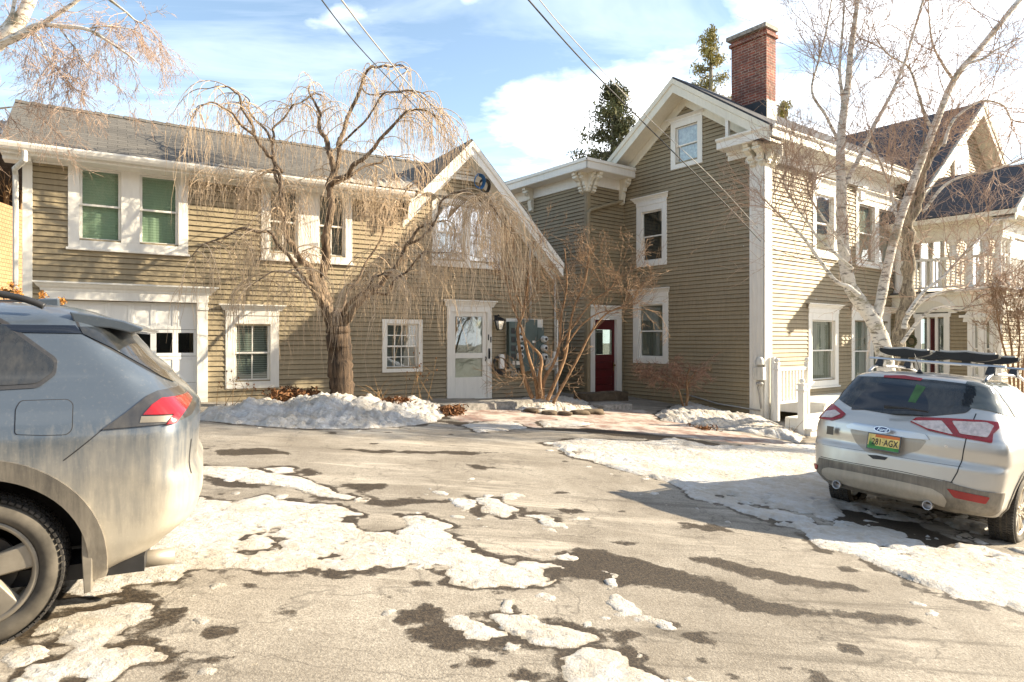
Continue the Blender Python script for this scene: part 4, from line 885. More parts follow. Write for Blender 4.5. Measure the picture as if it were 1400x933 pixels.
# arched window in the cross gable
def arch_pts(u, z0, z1, w, n=12):
    pts = [(u - w, z0), (u + w, z0)]
    for i in range(n + 1):
        t = math.pi * i / n; pts.append((u + w * math.cos(t), z1 - w + w * math.sin(t)))
    return pts
au, az = WC.uz(1312, 240, .15)
mb = MB(); W_ = WC; a = arch_pts(au, az - .4, az + 1.35, .62); mb.prism([W_.P(u, z, .13) for u, z in a], Vector(W_.P(0, 0, .22)) - Vector(W_.P(0, 0, .13)), 0); a = arch_pts(au, az - .3, az + 1.2, .45); mb.prism([W_.P(u, z, .225) for u, z in a], Vector(W_.P(0, 0, .23)) - Vector(W_.P(0, 0, .225)), 1)
mb.build('arched_window', ['white_paint', 'bright_glass'], HB)
# link cornice
mb = MB(); Wq = WQ; o = .45; z = ER - .0
for (W, u0, u1) in ((WQ, 0, 4.97 + o), (WK, -o, 1.45)):
    W.box(mb, u0, u1, z - .24, z - .02, o - .03 if W is WQ else o - .032, o); W.box(mb, u0, u1 , z - .05, z + .03, o - .04, o + .03)
    W.box(mb, u0, min(u1, 4.97 if W is WQ else 9), z - .25, z - .22, 0.0 if W is WQ else .001, o - .03)
WQ.box(mb, 0, 4.97, z - .55, z - .25, 0.0, .045); WK.box(mb, 0, 1.45, z - .55, z - .25, 0.0, .044)
mb.build('cornice', 'white_paint', HB)
bracket(WQ, 4.97 - .16, z - .25, w=.13, dep=.38, hgt=.52); bracket(WQ, 4.97 - .0, z - .25, w=.1, dep=.3, hgt=.50); bracket(WK, .16, z - .25, w=.13, dep=.38, hgt=.52); bracket(WK, .0, z - .252, w=.1, dep=.3, hgt=.50)
bracket(WK, 1.30, z - .25, w=.15, dep=.36, hgt=.70); bracket(WQ, 2.6, z - .25, w=.15, dep=.36, hgt=.70)
mb = MB(); p1 = WK.P(1.30, ER - .85, .08); p2 = WK.P(.06, ER - 1.25, .08); p3 = WK.P(0.02, ER - 1.35, .09)
mb.tube([p1, p2, WK.P(-.05, ER - 1.35, .09), WK.P(-.05, 0.15, .09), WK.P(-.05, 0.05, .2)], .05, 8, smooth=False); mb.build('downspout', 'siding_paint', HB)
# red door
mb = MB(); cw = .17
WK.box(mb, rd0 - cw, rd0, rdb - .05, rdt, 0, .05); WK.box(mb, rd1, rd1 + cw * 1.15, rdb - .05, rdt, 0, .05); WK.box(mb, rd0 - cw, rd1 + cw * 1.15, rdt, WK.uz(828, 421)[1], 0, .05); WK.box(mb, rd0 - cw - .05, rd1 + cw * 1.15 + .05, WK.uz(828, 421)[1], WK.uz(828, 418)[1], 0, .11)
WK.box(mb, rd0 - .01, rd0, rdb, rdt, -.12, 0); WK.box(mb, rd1, rd1 + .01, rdb, rdt, -.12, 0); mb.build('door_surround', 'white_paint', HB, bevel=.005)
mb = MB(); s = .07; zk = lambda y: WK.uz(828, y)[1]
for (a, b_, c, d) in ((rd0, rd0 + s, rdb, rdt), (rd1 - s, rd1, rdb, rdt), (rd0 + s, rd1 - s, zk(451), rdt)): WK.box(mb, a, b_, c, d, -.10, -.055)
for i in range(5): WK.box(mb, rd0 + s, rd1 - s, zk(485) - (i + 1) * (zk(485) - rdb) / 5 + .008, zk(485) - i * (zk(485) - rdb) / 5 - .008, -.1, -.075 if i % 2 else -.07)
WK.box(mb, rd0 + s, rd1 - s, rdb, zk(485), -.12, -.1)
rdoor = mb.build('door', 'red_door', HB, bevel=.004); tag(rdoor, 'dark red door with one glass pane')
mb = MB(); WK.box(mb, rd0 + s, rd1 - s, zk(485), zk(451), -.09, -.085); mb.build('glass', 'window_glass', rdoor)
mb = MB(); WK.box(mb, rd0 + s, rd1 - s, zk(485), zk(451), -.5, -.45); WK.box(mb, rd0 + s, rd0 + s + .15, zk(485), zk(451), -.13, -.12, 1); mb.build('interior', ['dark_room', 'curtain'], rdoor)
mb = MB(); mb.lathe([(.02, 0), (.03, -.03), (.025, -.06), (.001, -.065)], WK.P(rd1 - .035, zk(500), -.055), 'y', 10); WK.box(mb, rd1 - .05, rd1 - .02, zk(508), zk(496), -.055, -.05); mb.build('handle', 'brass', rdoor)
# vent box, meter pipe on the gable end
mb = MB(); u, z = WE.uz(970, 502); WE.box(mb, u - .09, u + .09, z - .09, z + .09, 0.0, .05); WE.box(mb, u - .06, u + .06, z - .06, z + .06, .05, .07); mb.build('wall_vent', 'siding_paint', HB, bevel=.01)
mb = MB(); u, z = WE.uz(1041, 512, .05)
WE.box(mb, u - .13, u + .12, z - .13, z + .17, .06, .18, 0); c = WE.P(u, z + .28, .12); mb.lathe([(.10, -.05), (.10, .05), (.06, .12), (.001, .14)], c, 'z', 14, 0)
mb.build('phone_box', 'old_paint', HB, bevel=.01)
mb = MB(); mb.tube([WE.P(u - .02, z - .15, .1), WE.P(u - .05, z - .3, .12), WE.P(u - .02, z - .55, .1), WE.P(u + .02, z - .8, .1)], .018, 6); mb.tube([WE.P(u - .02, z - .85, .08), WE.P(u - 1.2, z - .78, .05), WE.P(u - 2.2, z - .6, .05)] , .02, 6)
mb.lathe([(.001, .02), (.07, .02), (.09, -.02), (.04, -.06), (.001, -.06)], WE.P(u, z - .2, .12), 'z', 12); mb.build('wall_pipe', 'wire_grey', HB)
mb = MB(); WE.box(mb, .55, 1.9, -.12, .02, .01, .06); mb.build('bulkhead_board', 'siding_paint', HB)
# chimneys
def chimney(px0, px1, x_, depth, ztop, zbot, nm='chimney', cap=True):
    W = Wall(HB, x_, 4.43, 0, -1); u0 = W.uz(px0, 100)[0]; u1 = W.uz(px1, 100)[0]; zt = W.uz(px1, ztop)[1]
    mb = MB(); W.box(mb, u0, u1, zbot, zt - .08, -depth, 0)
    o = mb.build(nm, 'chimney_brick', HB)
    mb = MB()
    if cap: W.box(mb, u0 - .05, u1 + .05, zt - .28, zt - .20, -depth - .05, .05, 1); W.box(mb, u0 - .10, u1 + .04, zt - .10, zt, -depth - .05, .10, 0); W.box(mb, u0 + .05, u1 - .05, zt, zt + .04, -depth + .05, -.05, 0)
    mb.build('cap', ['granite', 'chimney_brick'], o)
    return o, W, u0, u1
ch_, W_, a_, b_ = chimney(1000, 1048, 1.1, .42, 32, ER)
mb = MB(); W_.box(mb, a_ + .3, b_ + .02, ER, rkz(4.43 - b_) + .45, -.44, .02); mb.build('flashing', 'black_plastic', ch_)
mb = MB(); mb.box(XR - 2.1, XR - 1.2, 5.8, 7.4, ZR - 2.5, ZR + .25); mb.build('chimney', 'chimney_brick', HB)
# porch wing: entablature, balcony, columns, roof trim
mb = MB()
WG.box(mb, 0, 2.7, LT, LF - .06, -.2, .06); WG.box(mb, -.0, 2.78, LF - .12, LF - .04, -.2, .14); WG.box(mb, 0, 2.76, LT, LT + .12, -.2, .10)
WF.box(mb, 0, 6, LT, LF - .06, -.2, .062); WF.box(mb, -.14, 6, LF - .12, LF - .042, -.2, .142); mb.build('entablature', 'cream_paint', HB, bevel=.006)
mb = MB(); mb.box(6.5, 13, -2.9, 0, LF - .04, LF); mb.build('balcony_floor', 'dark_shingle', HB)
rt = ZB - 2.12 * s3                                    # balcony eave
mb = MB()
WG.box(mb, 0, 3.1, rt - .16, rt - .03, .1, .42); WG.box(mb, 0, 2.75, rt - .62, rt - .16, -.1, .05); WG.box(mb, 0, 3.0, rt - .22, rt - .16, -.1, .22)
WF.box(mb, -.4, 4.1, rt - .16, rt - .031, -.1, .40); WF.box(mb, 0, 4.0, rt - .62, rt - .16, -.1, .051); WF.box(mb, -.2, 4.0, rt - .22, rt - .16, -.1, .221)
WB_ = Wall(HB, 6.7, -2.7, 1, 0)
rake(mb, WB_, XB - 6.7, ZB - .04, XB - 6.7 - 2.1, ZB - .04 - 2.1 * s3, -.1, .42, .30, .1); rake(mb, WB_, XB - 6.7, ZB - .04, XB - 6.7 + 2.1, ZB - .04 - 2.1 * s3, -.1, .42, .30, .1)
mb.faces([WF.P(0, rt - .15, -.05), WF.P(3.4, rt - .15, -.05), WF.P(1.7, ZB - .3, -.05)], [(0, 1, 2)])
mb.build('balcony_cornice', 'cream_paint', HB)
def column(W, u, o, z0, z1, r=.085, name='column'):
    mb = MB(); c = W.P(u, 0, o)
    mb.lathe([(r * 1.5, z0), (r * 1.5, z0 + .06), (r * 1.15, z0 + .09), (r * 1.02, z0 + .13), (r, z0 + .6), (r * .85, z1 - .16), (r * 1.1, z1 - .13), (r * 1.35, z1 - .08), (r * 1.45, z1 - .07), (r * 1.45, z1)], (c[0], c[1], 0), 'z', 16)
    W.box(mb, u - r * 1.6, u + r * 1.6, z1 - .06, z1, o - r * 1.6, o + r * 1.6); return mb.build(name, 'white_paint', HB)
ct = rt - .62
for (W, u, o) in ((WG, .12, -.10), (WG, 1.55, -.10), (WG, 1.95, -.10), (WG, 2.32, -.1), (WG, 2.6, -.10), (WF, .38, -.10), (WF, .8, -.10), (WF, 3.9, -.1)): column(W, u, o, LF + (.95 if W is WG and u in (1.55, 2.32) else 0.0), ct)
mb = MB()
for (W, L_) in ((WG, 2.7), (WF, 4.0)):
    W.box(mb, 0.03, L_ - .03, LF + .88, LF + .95, -.14, -.05); W.box(mb, 0.03, L_ - .03, LF + .10, LF + .15, -.13, -.07)
    k = 0.1
    while k < L_ - .1: W.box(mb, k, k + .035, LF + .15, LF + .88, -.12, -.08); k += .125
mb.build('balcony_railing', 'white_paint', HB, bevel=.003)
# wing entrance with fanlight
mb = MB(); cw = .10; W = WG; (a, b_, c, d) = gdr
W.box(mb, a - .02, a + .12, c, d, 0, .07); W.box(mb, b_ - .12, b_ + .02, c, d, 0, .07); W.box(mb, a + .28, a + .35, c, d, -.08, .03); W.box(mb, b_ - .35, b_ - .28, c, d, -.08, .03); W.box(mb, a - .05, b_ + .05, d, d + .10, 0, .09)
um = (a + b_) / 2; n = 14; Ro, Ri = .62, .42
for i in range(n):
    t0, t1 = math.pi * i / n, math.pi * (i + 1) / n
    P_ = lambda r_, t, o: W.P(um + r_ * math.cos(t), d + .10 + r_ * .85 * math.sin(t), o)
    mb.hexa([P_(Ri, t0, 0), P_(Ri, t1, 0), P_(Ro, t1, 0), P_(Ro, t0, 0)], [P_(Ri, t0, .09), P_(Ri, t1, .09), P_(Ro, t1, .09), P_(Ro, t0, .09)])
mb.build('door_surround', 'white_paint', HB)
mb = MB(); pts = [W.P(um + Ri * math.cos(math.pi * i / n), d + .1 + Ri * .85 * math.sin(math.pi * i / n), .025) for i in range(n + 1)]; mb.face(pts)
W.box(mb, a + .12, a + .28, c, d, -.05, -.045); W.box(mb, b_ - .28, b_ - .12, c, d, -.05, -.045); mb.build('fanlight', 'window_glass', HB)
mb = MB(); W.box(mb, a + .35, a + .45, c, d - .02, -.08, -.03); W.box(mb, b_ - .45, b_ - .35, c, d - .02, -.08, -.03); W.box(mb, a + .45, b_ - .45, d - .16, d - .02, -.08, -.03); W.box(mb, a + .45, b_ - .45, c, c + .5, -.08, -.03)
dd_ = mb.build('door', 'red_door', HB); tag(dd_, 'red framed glass door of the porch wing'); mb = MB(); W.box(mb, a + .45, b_ - .45, c + .5, d - .16, -.06, -.055); mb.build('glass', 'window_glass', dd_); mb = MB(); W.box(mb, a, b_, c, d, -.6, -.55); mb.build('interior', 'curtain', dd_)
# arch over the triple window of the wing
um, zt_ = WG.uz(1342, 434); mb = MB()
for i in range(n):
    t0, t1 = math.pi * i / n, math.pi * (i + 1) / n
    P_ = lambda r_, t, o: W.P(um + r_ * math.cos(t), zt_ - .12 + r_ * math.sin(t), o)
    mb.hexa([P_(.2, t0, 0), P_(.2, t1, 0), P_(.42, t1, 0), P_(.42, t0, 0)], [P_(.2, t0, .06), P_(.2, t1, .06), P_(.42, t1, .06), P_(.42, t0, .06)])
W.box(mb, um - .5, um + .5, zt_ + .0, zt_ + .07, 0.036, .1); mb.build('window_arch', 'white_paint', HB)
mb = MB(); column(WG, 2.62, -.0, -1.0, LT, .11, 'corner_post'); 
# wreath
u, z = WG.uz(1247, 467); mb = MB(); mb.tube([WG.P(u + .13 * math.cos(t), z + .15 * math.sin(t), .05) for t in np.linspace(0, 2 * math.pi, 14)], .045, 6); mb.build('wreath', 'conifer_leaf', HB)
# side porch with railing and steps, in front of the sunny wall
pz = WS.uz(1080, 570, .9)[1]
def pu(px, py, o): return WS.uz(px, py, o)
mb = MB(); po = 1.25
x0p = .32
zd = WS.uz(1085, 556, po)[1]
WS.box(mb, x0p, 4.6, zd - .06, zd, 0, po + .05); WS.box(mb, x0p, 4.6, zd - .27, zd - .06, po - .03, po); WS.box(mb, x0p, x0p + .03, zd - .27, zd - .06, 0, po); pd = mb.build('porch_deck', 'white_paint', HB, bevel=.004)
# ---- rest of the side porch
mb = MB(); zr0, zr1 = WS.uz(1085, 551, po)[1], WS.uz(1085, 504, po)[1]
ua_ = pu(1066, 520, po)[0]; ub_ = pu(1104, 520, po)[0]
WS.box(mb, ua_, ub_, zr1 - .04, zr1 + .02, po - .09, po - .02); WS.box(mb, ua_, ub_, zr0, zr0 + .05, po - .085, po - .025)
k = ua_ + .08
while k < ub_ - .04: WS.box(mb, k, k + .04, zr0 + .05, zr1 - .04, po - .075, po - .035); k += .125
mb.build('railing', 'white_paint', pd, bevel=.003)
def post(u, o, z0, z1, w=.11, nm='post'):
    mb = MB(); WS.box(mb, u - w / 2, u + w / 2, z0, z1, o - w, o); WS.box(mb, u - w * .7, u + w * .7, z1 - .12, z1 - .08, o - w * 1.2, o + w * .2)
    WS.box(mb, u - w * .62, u + w * .62, z1, z1 + .03, o - w * 1.12, o + w * .12); c = WS.P(u, z1 + .08, o - w / 2); mb.lathe([(.001, -.05), (.04, -.04), (.055, 0), (.04, .04), (.001, .055)], c, 'z', 12); return mb.build(nm, 'white_paint', pd, bevel=.004)
post(ua_ - .03, po, zd - .27, zr1 + .10, .085); u_, z_ = pu(1110, 497, po); post(ub_ + .06, po, zd - .27, z_, .085)
u_, z_ = pu(1101, 527, po + .45); zb_ = -.35; post(u_, po + .45, zb_, z_, .13, 'newel_post')
for k in range(3):
    zt_ = zd - .19 * (k + 1); mb = MB(); WS.box(mb, u_ - .0 , 3.4, zt_ - .04, zt_, po + .02, po + .32 + .27 * k); WS.box(mb, u_ + .02, 3.38, zt_ - .19, zt_ - .04, po + .0, po + .28 + .27 * k); mb.build('step', 'white_paint', pd, bevel=.004)
mb = MB(); zq = -.25
mb.tube([WS.P(.18, zr1 + .2, .12), WS.P(.18, .1, .12), WS.P(.2, -.5, .14), WS.P(.22, -.62, .3)], .06, 10); mb.build('downspout', 'white_paint', HB)
for i in range(5):
    mb = MB(); WS.box(mb, .45 + i * .3, .73 + i * .3, -.1 + (i % 2) * .12, .16 + (i % 2) * .12, po - .35, po - .1); mb.build('foundation_stone', 'stone', HB, bevel=.03)
# ================================================================== steps and stones
def rock(name, c, r, seed, mat='stone', sx=1.3, sy=1.0, sz=.75, lab=None, grp=None, cat='stone'):
    bm = bmesh.new(); bmesh.ops.create_icosphere(bm, subdivisions=3, radius=1.0); rr = random.Random(seed); o3 = Vector((rr.random() * 9, rr.random() * 9, 0))
    from mathutils import noise as mn
    for v in bm.verts:
        d = mn.noise(v.co * 1.1 + o3) * .35 + mn.noise(v.co * 3 + o3) * .1; v.co *= (1 + d); v.co.z = max(-.6, min(.62, v.co.z)); v.co = Vector((v.co.x * sx * r, v.co.y * sy * r, v.co.z * sz * r))
    me = bpy.data.meshes.new(name); bm.to_mesh(me); bm.free(); me.materials.append(M[mat])
    for p in me.polygons: p.use_smooth = True
    o = bpy.data.objects.new(name, me); COL.objects.link(o); o.location = c; o.rotation_euler = (0, 0, rr.uniform(0, 3))
    if lab: tag(o, lab, cat, grp)
    return o
def gp3(px, py, dz=0.0):
    x, y = gpt(px, py); return (x, y, float(gz(x, y)) + dz)
stl = ['small brown edging stone nearest the granite step', 'round brown edging stone, second from the granite step', 'flat edging stone in the middle of the planter row', 'big brown edging stone, second from the right end of the row', 'largest edging stone, at the right end of the planter row']
for i, (px, py, r) in enumerate(((727, 564, .15), (752, 567, .15), (772, 568, .14), (792, 567, .18), (810, 566, .20))):
    rock('edging_stone', gp3(px, py, .03), r, i + 5, sz=.55, lab=stl[i], grp='edging stones of the planter')
def slab_step(name, px0, px1, py, dep, hgt, mat, lab, seed=0, dz=0.0):
    x0, y0 = gpt(px0, py); x1, y1 = gpt(px1, py)
    d = Vector((math.cos(AL), math.sin(AL), 0)); n = Vector((-d.y, d.x, 0)); p = Vector((x0, y0, float(gz((x0 + x1) / 2, (y0 + y1) / 2)) - .1 + dz)); L_ = (Vector((x1, y1, 0)) - Vector((x0, y0, 0))).dot(d)
    bm = bmesh.new(); nx = 24
    mbb = MB(); mbb.hexa([p, p + d * L_, p + d * L_ + n * dep, p + n * dep], [q_ + Vector((0, 0, hgt + .1)) for q_ in (p, p + d * L_, p + d * L_ + n * dep, p + n * dep)])
    o = mbb.build(name, mat); bm = bmesh.new(); bm.from_mesh(o.data); bmesh.ops.remove_doubles(bm, verts=bm.verts, dist=.001); bmesh.ops.bevel(bm, geom=bm.edges[:], offset=.02, segments=2, affect='EDGES'); bmesh.ops.subdivide_edges(bm, edges=[e for e in bm.edges if e.calc_length() > .2], cuts=14, use_grid_fill=True)
    from mathutils import noise as mn
    for v in bm.verts: v.co += Vector((0, 0, 1)) * mn.noise(v.co * 3 + Vector((seed, 0, 0))) * .02 + n * mn.noise(v.co * 5) * .02
    bm.to_mesh(o.data); bm.free(); tag(o, lab, 'step'); return o
slab_step('granite_step', 608, 738, 562, .55, .16, 'granite', 'long grey granite step below the white storm door')
slab_step('stone_step', 824, 868, 561, .6, .13, 'granite', 'rough flat stone step in front of the dark red door', 3)
slab_step('stone_slab', 800, 862, 549, .5, .22, 'stone', 'upper stone slab directly under the dark red door', 6)

# ================================================================== trees
def smooth_path(pts, n=5):
    P = [Vector(p) for p in pts]; out = []
    for i in range(len(P) - 1):
        p0 = P[max(i - 1, 0)]; p1 = P[i]; p2 = P[i + 1]; p3 = P[min(i + 2, len(P) - 1)]
        for k in range(n):
            t = k / n; out.append(0.5 * ((2 * p1) + (p2 - p0) * t + (2 * p0 - 5 * p1 + 4 * p2 - p3) * t * t + (3 * p1 - p0 - 3 * p2 + p3) * t ** 3))
    out.append(P[-1]); return out
class Twigs:
    """many thin tapering tubes gathered in one mesh with numpy"""
    def __init__(s): s.L = []
    def add(s, pts, r0, r1): s.L.append((pts, r0, r1))
    def build(s, name, mat, parent, n=3):
        V = []; Fq = []; base = 0
        for pts, r0, r1 in s.L:
            P = np.array([tuple(p) for p in pts]); m = len(P)
            if m < 2: continue
            T = np.gradient(P, axis=0); T /= (np.linalg.norm(T, axis=1)[:, None] + 1e-9)
            ref = np.array([0.3, 0.9, 0.2]) if abs(T[0] @ np.array([0.3, .9, .2])) < .85 else np.array([1., 0, 0])
            A = np.cross(T, ref); A /= (np.linalg.norm(A, axis=1)[:, None] + 1e-9); B = np.cross(T, A)
            r = np.linspace(r0, r1, m)[:, None]
            ring = np.stack([P + (A * math.cos(a) + B * math.sin(a)) * r for a in 2 * math.pi * np.arange(n) / n], 1)
            V.append(ring.reshape(-1, 3)); i = np.arange(m - 1)[:, None] * n + np.arange(n)[None]; j = np.arange(m - 1)[:, None] * n + (np.arange(n)[None] + 1) % n
            Fq.append((np.stack([i, j, j + n, i + n], -1).reshape(-1, 4) + base)); base += m * n
        V = np.concatenate(V); Fq = np.concatenate(Fq)
        me = bpy.data.meshes.new(name); me.vertices.add(len(V)); me.vertices.foreach_set('co', V.ravel()); me.loops.add(Fq.size); me.loops.foreach_set('vertex_index', Fq.ravel())
        me.polygons.add(len(Fq)); me.polygons.foreach_set('loop_start', np.arange(0, Fq.size, 4)); me.polygons.foreach_set('loop_total', np.full(len(Fq), 4)); me.update(calc_edges=True)
        me.polygons.foreach_set('use_smooth', [True] * len(Fq)); me.materials.append(M[mat]); o = bpy.data.objects.new(name, me); COL.objects.link(o); o.parent = parent
        return o
def rough_tube(mb, pts, r0, r1, n=10, jit=0.06, seed=1, flare=0.0):
    P = smooth_path(pts, 6); rr = random.Random(seed); m = len(P); rad = []
    for i in range(m):
        t = i / (m - 1); rad.append((r0 + (r1 - r0) * t) * (1 + rr.uniform(-jit, jit)) + (flare * max(0, 1 - t * 5) ** 2))
    P = [p + Vector((rr.uniform(-1, 1), rr.uniform(-1, 1), rr.uniform(-1, 1))) * rad[i] * jit for i, p in enumerate(P)]
    mb.tube(P, rad, n); return P
def walk(p, d, L, n, rr, curl=0.25, grav=0.0, up=0.0):
    p = Vector(p); d = Vector(d).normalized(); out = [p.copy()]; s = L / n
    for i in range(n):
        d = (d + Vector((rr.uniform(-1, 1), rr.uniform(-1, 1), rr.uniform(-1, 1))) * curl + Vector((0, 0, -grav + up))).normalized(); p = p + d * s; out.append(p.copy())
    return out
def rdir(rr, zmin=-1, zmax=1):
    z = rr.uniform(zmin, zmax); a = rr.uniform(0, 2 * math.pi); q_ = math.sqrt(max(0, 1 - z * z)); return Vector((q_ * math.cos(a), q_ * math.sin(a), z))
def grow(tw, p, d, L, r, depth, rr, curl=.22, grav=0.0, up=.03, kids=4, spread=.9, ratio=.62, minr=.0016):
    n = max(3, int(5 if depth > 0 else 4)); P = walk(p, d, L, n, rr, curl, grav, up); tw.add(P, r, max(minr, r * .45))
    if depth <= 0: return
    for k in range(kids):
        t = rr.uniform(.2, 1.0); i = min(int(t * n), n - 1); q_ = P[i].lerp(P[i + 1], t * n - i); dd = (P[i + 1] - P[i]).normalized()
        nd = (dd + rdir(rr) * spread).normalized()
        grow(tw, q_, nd, L * ratio * rr.uniform(.6, 1.15), max(minr, r * .5), depth - 1, rr, curl, grav, up, kids, spread, ratio, minr)

def tree_root(name, px, py, Y, label, cat='tree', group=None):
    p = at(px, py, Y); o = empty(name, (0, 0, 0)); o.location = (p.x, p.y, p.z); tag(o, label, cat, group); return o
def rel(root, mbs):
    """shift world-space parts into the root's frame"""
    v = Vector(root.location)
    for o in mbs:
        if o is not None: o.data.transform(Matrix.Translation(-v))

# ---- weeping tree
YT = 12.7; rr = random.Random(11)
WT = tree_root('weeping_tree', 467, 552, YT, 'leafless weeping tree with hanging tan strands in front of the long building')
def TP(lst): return [at(x, y, YT + dy) for x, y, dy in lst]
mb = MB(); limbs = []
_lj = random.Random(99)
def limb(lst, r0, r1, seed=1, n=10, flare=0.0):
    l2 = [lst[0]]                                        # crooked, knotty limbs: a jog between every pair of joints
    for p, q_ in zip(lst, lst[1:]): l2 += [((p[0] + q_[0]) / 2 + _lj.uniform(-4.5, 4.5), (p[1] + q_[1]) / 2 + _lj.uniform(-3.5, 3.5), (p[2] + q_[2]) / 2 + _lj.uniform(-.05, .05)), q_]
    lst = l2; limbs.append((rough_tube(mb, TP(lst), r0 * .9, r1 * .7, n, .12, seed, flare), r1))
rough_tube(mb, TP([(468, 566, 0), (467, 535, 0), (465, 500, 0), (464, 470, 0), (462, 448, .0), (462, 436, 0)]), .235, .22, 18, .07, 3, .09)
trunk0 = mb.build('trunk', 'bark_dark', WT); mb = MB()
limb([(461, 452, 0), (444, 418, -.1), (432, 392, -.2), (426, 375, -.2), (408, 352, -.3), (392, 325, -.4), (388, 300, -.5)], .13, .05, 5)
limb([(458, 452, 0), (446, 410, .1), (438, 380, .15), (446, 349, .1), (448, 310, .0), (450, 253, 0), (454, 221, 0), (446, 190, .1), (436, 166, .2), (430, 140, .2), (423, 118, .3)], .13, .02, 6)
limb([(450, 253, 0), (464, 215, .1), (470, 180, .2), (480, 150, .3), (494, 118, .3), (507, 92, .2), (525, 90, .1), (548, 89, 0), (560, 100, -.1)], .06, .012, 7)
limb([(452, 256, 0), (475, 240, -.2), (497, 217, -.4), (520, 190, -.6), (548, 160, -.7), (575, 150, -.8), (600, 165, -.9)], .06, .012, 8)
limb([(452, 253, 0), (480, 240, .2), (505, 225, .4), (530, 214, .5), (560, 216, .6)], .04, .012, 18)
limb([(388, 300, -.5), (384, 262, -.5), (378, 230, -.5), (366, 235, -.5)], .06, .03, 9)
limb([(386, 235, -.3), (372, 215, -.4), (362, 205, -.5), (348, 185, -.6), (338, 160, -.7), (328, 132, -.7), (312, 119, -.8), (298, 118, -.9), (283, 122, -1)], .045, .010, 10)
limb([(388, 280, -.5), (376, 240, -.3), (372, 200, 0), (374, 175, .2), (400, 145, .3), (425, 132, .3), (440, 130, .4)], .04, .012, 12)
limb([(348, 185, -.6), (325, 165, -.8), (305, 148, -1.0), (288, 140, -1.1), (270, 146, -1.2), (262, 165, -1.2)], .03, .008, 13)
limb([(372, 195, 0), (350, 165, .3), (340, 145, .4), (333, 130, .5)], .03, .012, 14)
limb([(466, 448, 0), (486, 420, -.2), (505, 402, -.4), (524, 385, -.5), (541, 366, -.6), (556, 335, -.7), (568, 318, -.8), (588, 306, -.9), (606, 302, -1.0)], .075, .02, 15)
limb([(556, 335, -.7), (580, 322, -1.0), (600, 290, -1.2), (612, 268, -1.3), (640, 262, -1.4), (672, 282, -1.5), (700, 320, -1.6)], .028, .012, 16)
limb([(500, 404, -.4), (530, 402, -.7), (556, 372, -1), (580, 345, -1.3), (612, 345, -1.5)], .035, .012, 17)
limb([(440, 405, -.1), (420, 385, -.6), (395, 350, -.9), (370, 318, -1.1), (330, 312, -1.3), (290, 330, -1.4), (262, 352, -1.5)], .05, .012, 19)
limb([(445, 420, -.1), (425, 395, -.7), (400, 375, -1.2), (372, 372, -1.6), (340, 392, -1.8)], .035, .008, 20)
limb([(466, 436, 0), (490, 405, -.8), (510, 380, -1.2), (528, 372, -1.5)], .05, .015, 21)
limb([(462, 436, 0), (475, 400, .5), (500, 360, .8), (530, 300, 1.0), (556, 260, 1.1), (592, 240, 1.1)], .035, .012, 22)
limb([(494, 118, .3), (512, 130, -.1), (545, 125, -.5), (580, 128, -.7)], .02, .008, 23)
limb([(464, 200, .1), (500, 165, -.3), (525, 128, -.6), (560, 124, -.8), (605, 160, -.9)], .025, .008, 24)
trunk = mb.build('limbs', 'limb_bark', WT)
# bark: upper limbs paler
tw = Twigs()
def strand(p, d, L):
    n = 9; s = L / n; p = Vector(p); d = Vector(d).normalized(); P = [p.copy()]
    for i in range(n):
        d = (d * 0.72 + Vector((rr.uniform(-.19, .19), rr.uniform(-.19, .19), -0.42))).normalized(); p = p + d * s; P.append(p.copy())
    tw.add(P, .0042, .0018)
def arch(p, d, L, r, lo=.5, hi=1.6, dens=9):
    n = 9; s = L / n; p = Vector(p); d = Vector(d).normalized(); P = [p.copy()]
    for i in range(n):
        d = (d + Vector((rr.uniform(-.2, .2), rr.uniform(-.2, .2), -.15 - .028 * i))).normalized(); p = p + d * s; P.append(p.copy())
    tw.add(P, r, .004)
    for k in range(int(dens * L + 2)):
        t = rr.uniform(.15, 1) * n; i = min(int(t), n - 1); q_ = P[i].lerp(P[i + 1], t - i); dd = (P[i + 1] - P[i]).normalized()
        strand(q_, dd * .6 + rdir(rr, -.3, .4) * .75, rr.uniform(lo, hi))
for (P, r1) in limbs:
    LL = sum((P[i + 1] - P[i]).length for i in range(len(P) - 1))
    for k in range(int(LL * 4.3) + 2):
        t = rr.uniform(.30, 1.0) ** .8; i = min(int(t * (len(P) - 1)), len(P) - 2); q_ = P[i]
        dd = (P[i + 1] - P[i]).normalized(); out = rdir(rr, .0, .6); out.x += .1
        arch(q_, dd * .5 + out, rr.uniform(.35, 1.25), .011, .35, 1.25, 7)
    arch(P[-1], (P[-1] - P[-2]), rr.uniform(.5, .9), max(.008, r1 * .8), .5, 1.4, 14)
# the dense skirts
def skirt(x0, x1, y0, y1, Y0, Y1, n, lo, hi):
    for k in range(n):
        p = at(rr.uniform(x0, x1), rr.uniform(y0, y1), rr.uniform(Y0, Y1)); strand(p, rdir(rr, -.2, .5) + Vector((rr.uniform(-.4, .4), 0, 0)), rr.uniform(lo, hi))
skirt(258, 350, 225, 262, YT - 1.4, YT - .2, 150, .3, .9); skirt(345, 420, 240, 300, YT - 1.0, YT, 160, .5, 1.7); skirt(455, 560, 235, 280, YT - .8, YT + .5, 130, .5, 1.5)
skirt(640, 690, 262, 285, YT - 1.8, YT - 1.2, 170, 1.0, 2.1); skirt(590, 640, 270, 300, YT - 1.4, YT - .9, 70, .5, 1.3); skirt(470, 520, 375, 392, YT - 1.5, YT - .8, 70, .3, .8); skirt(555, 640, 330, 350, YT - 1.5, YT - 1, 90, .5, 1.1)
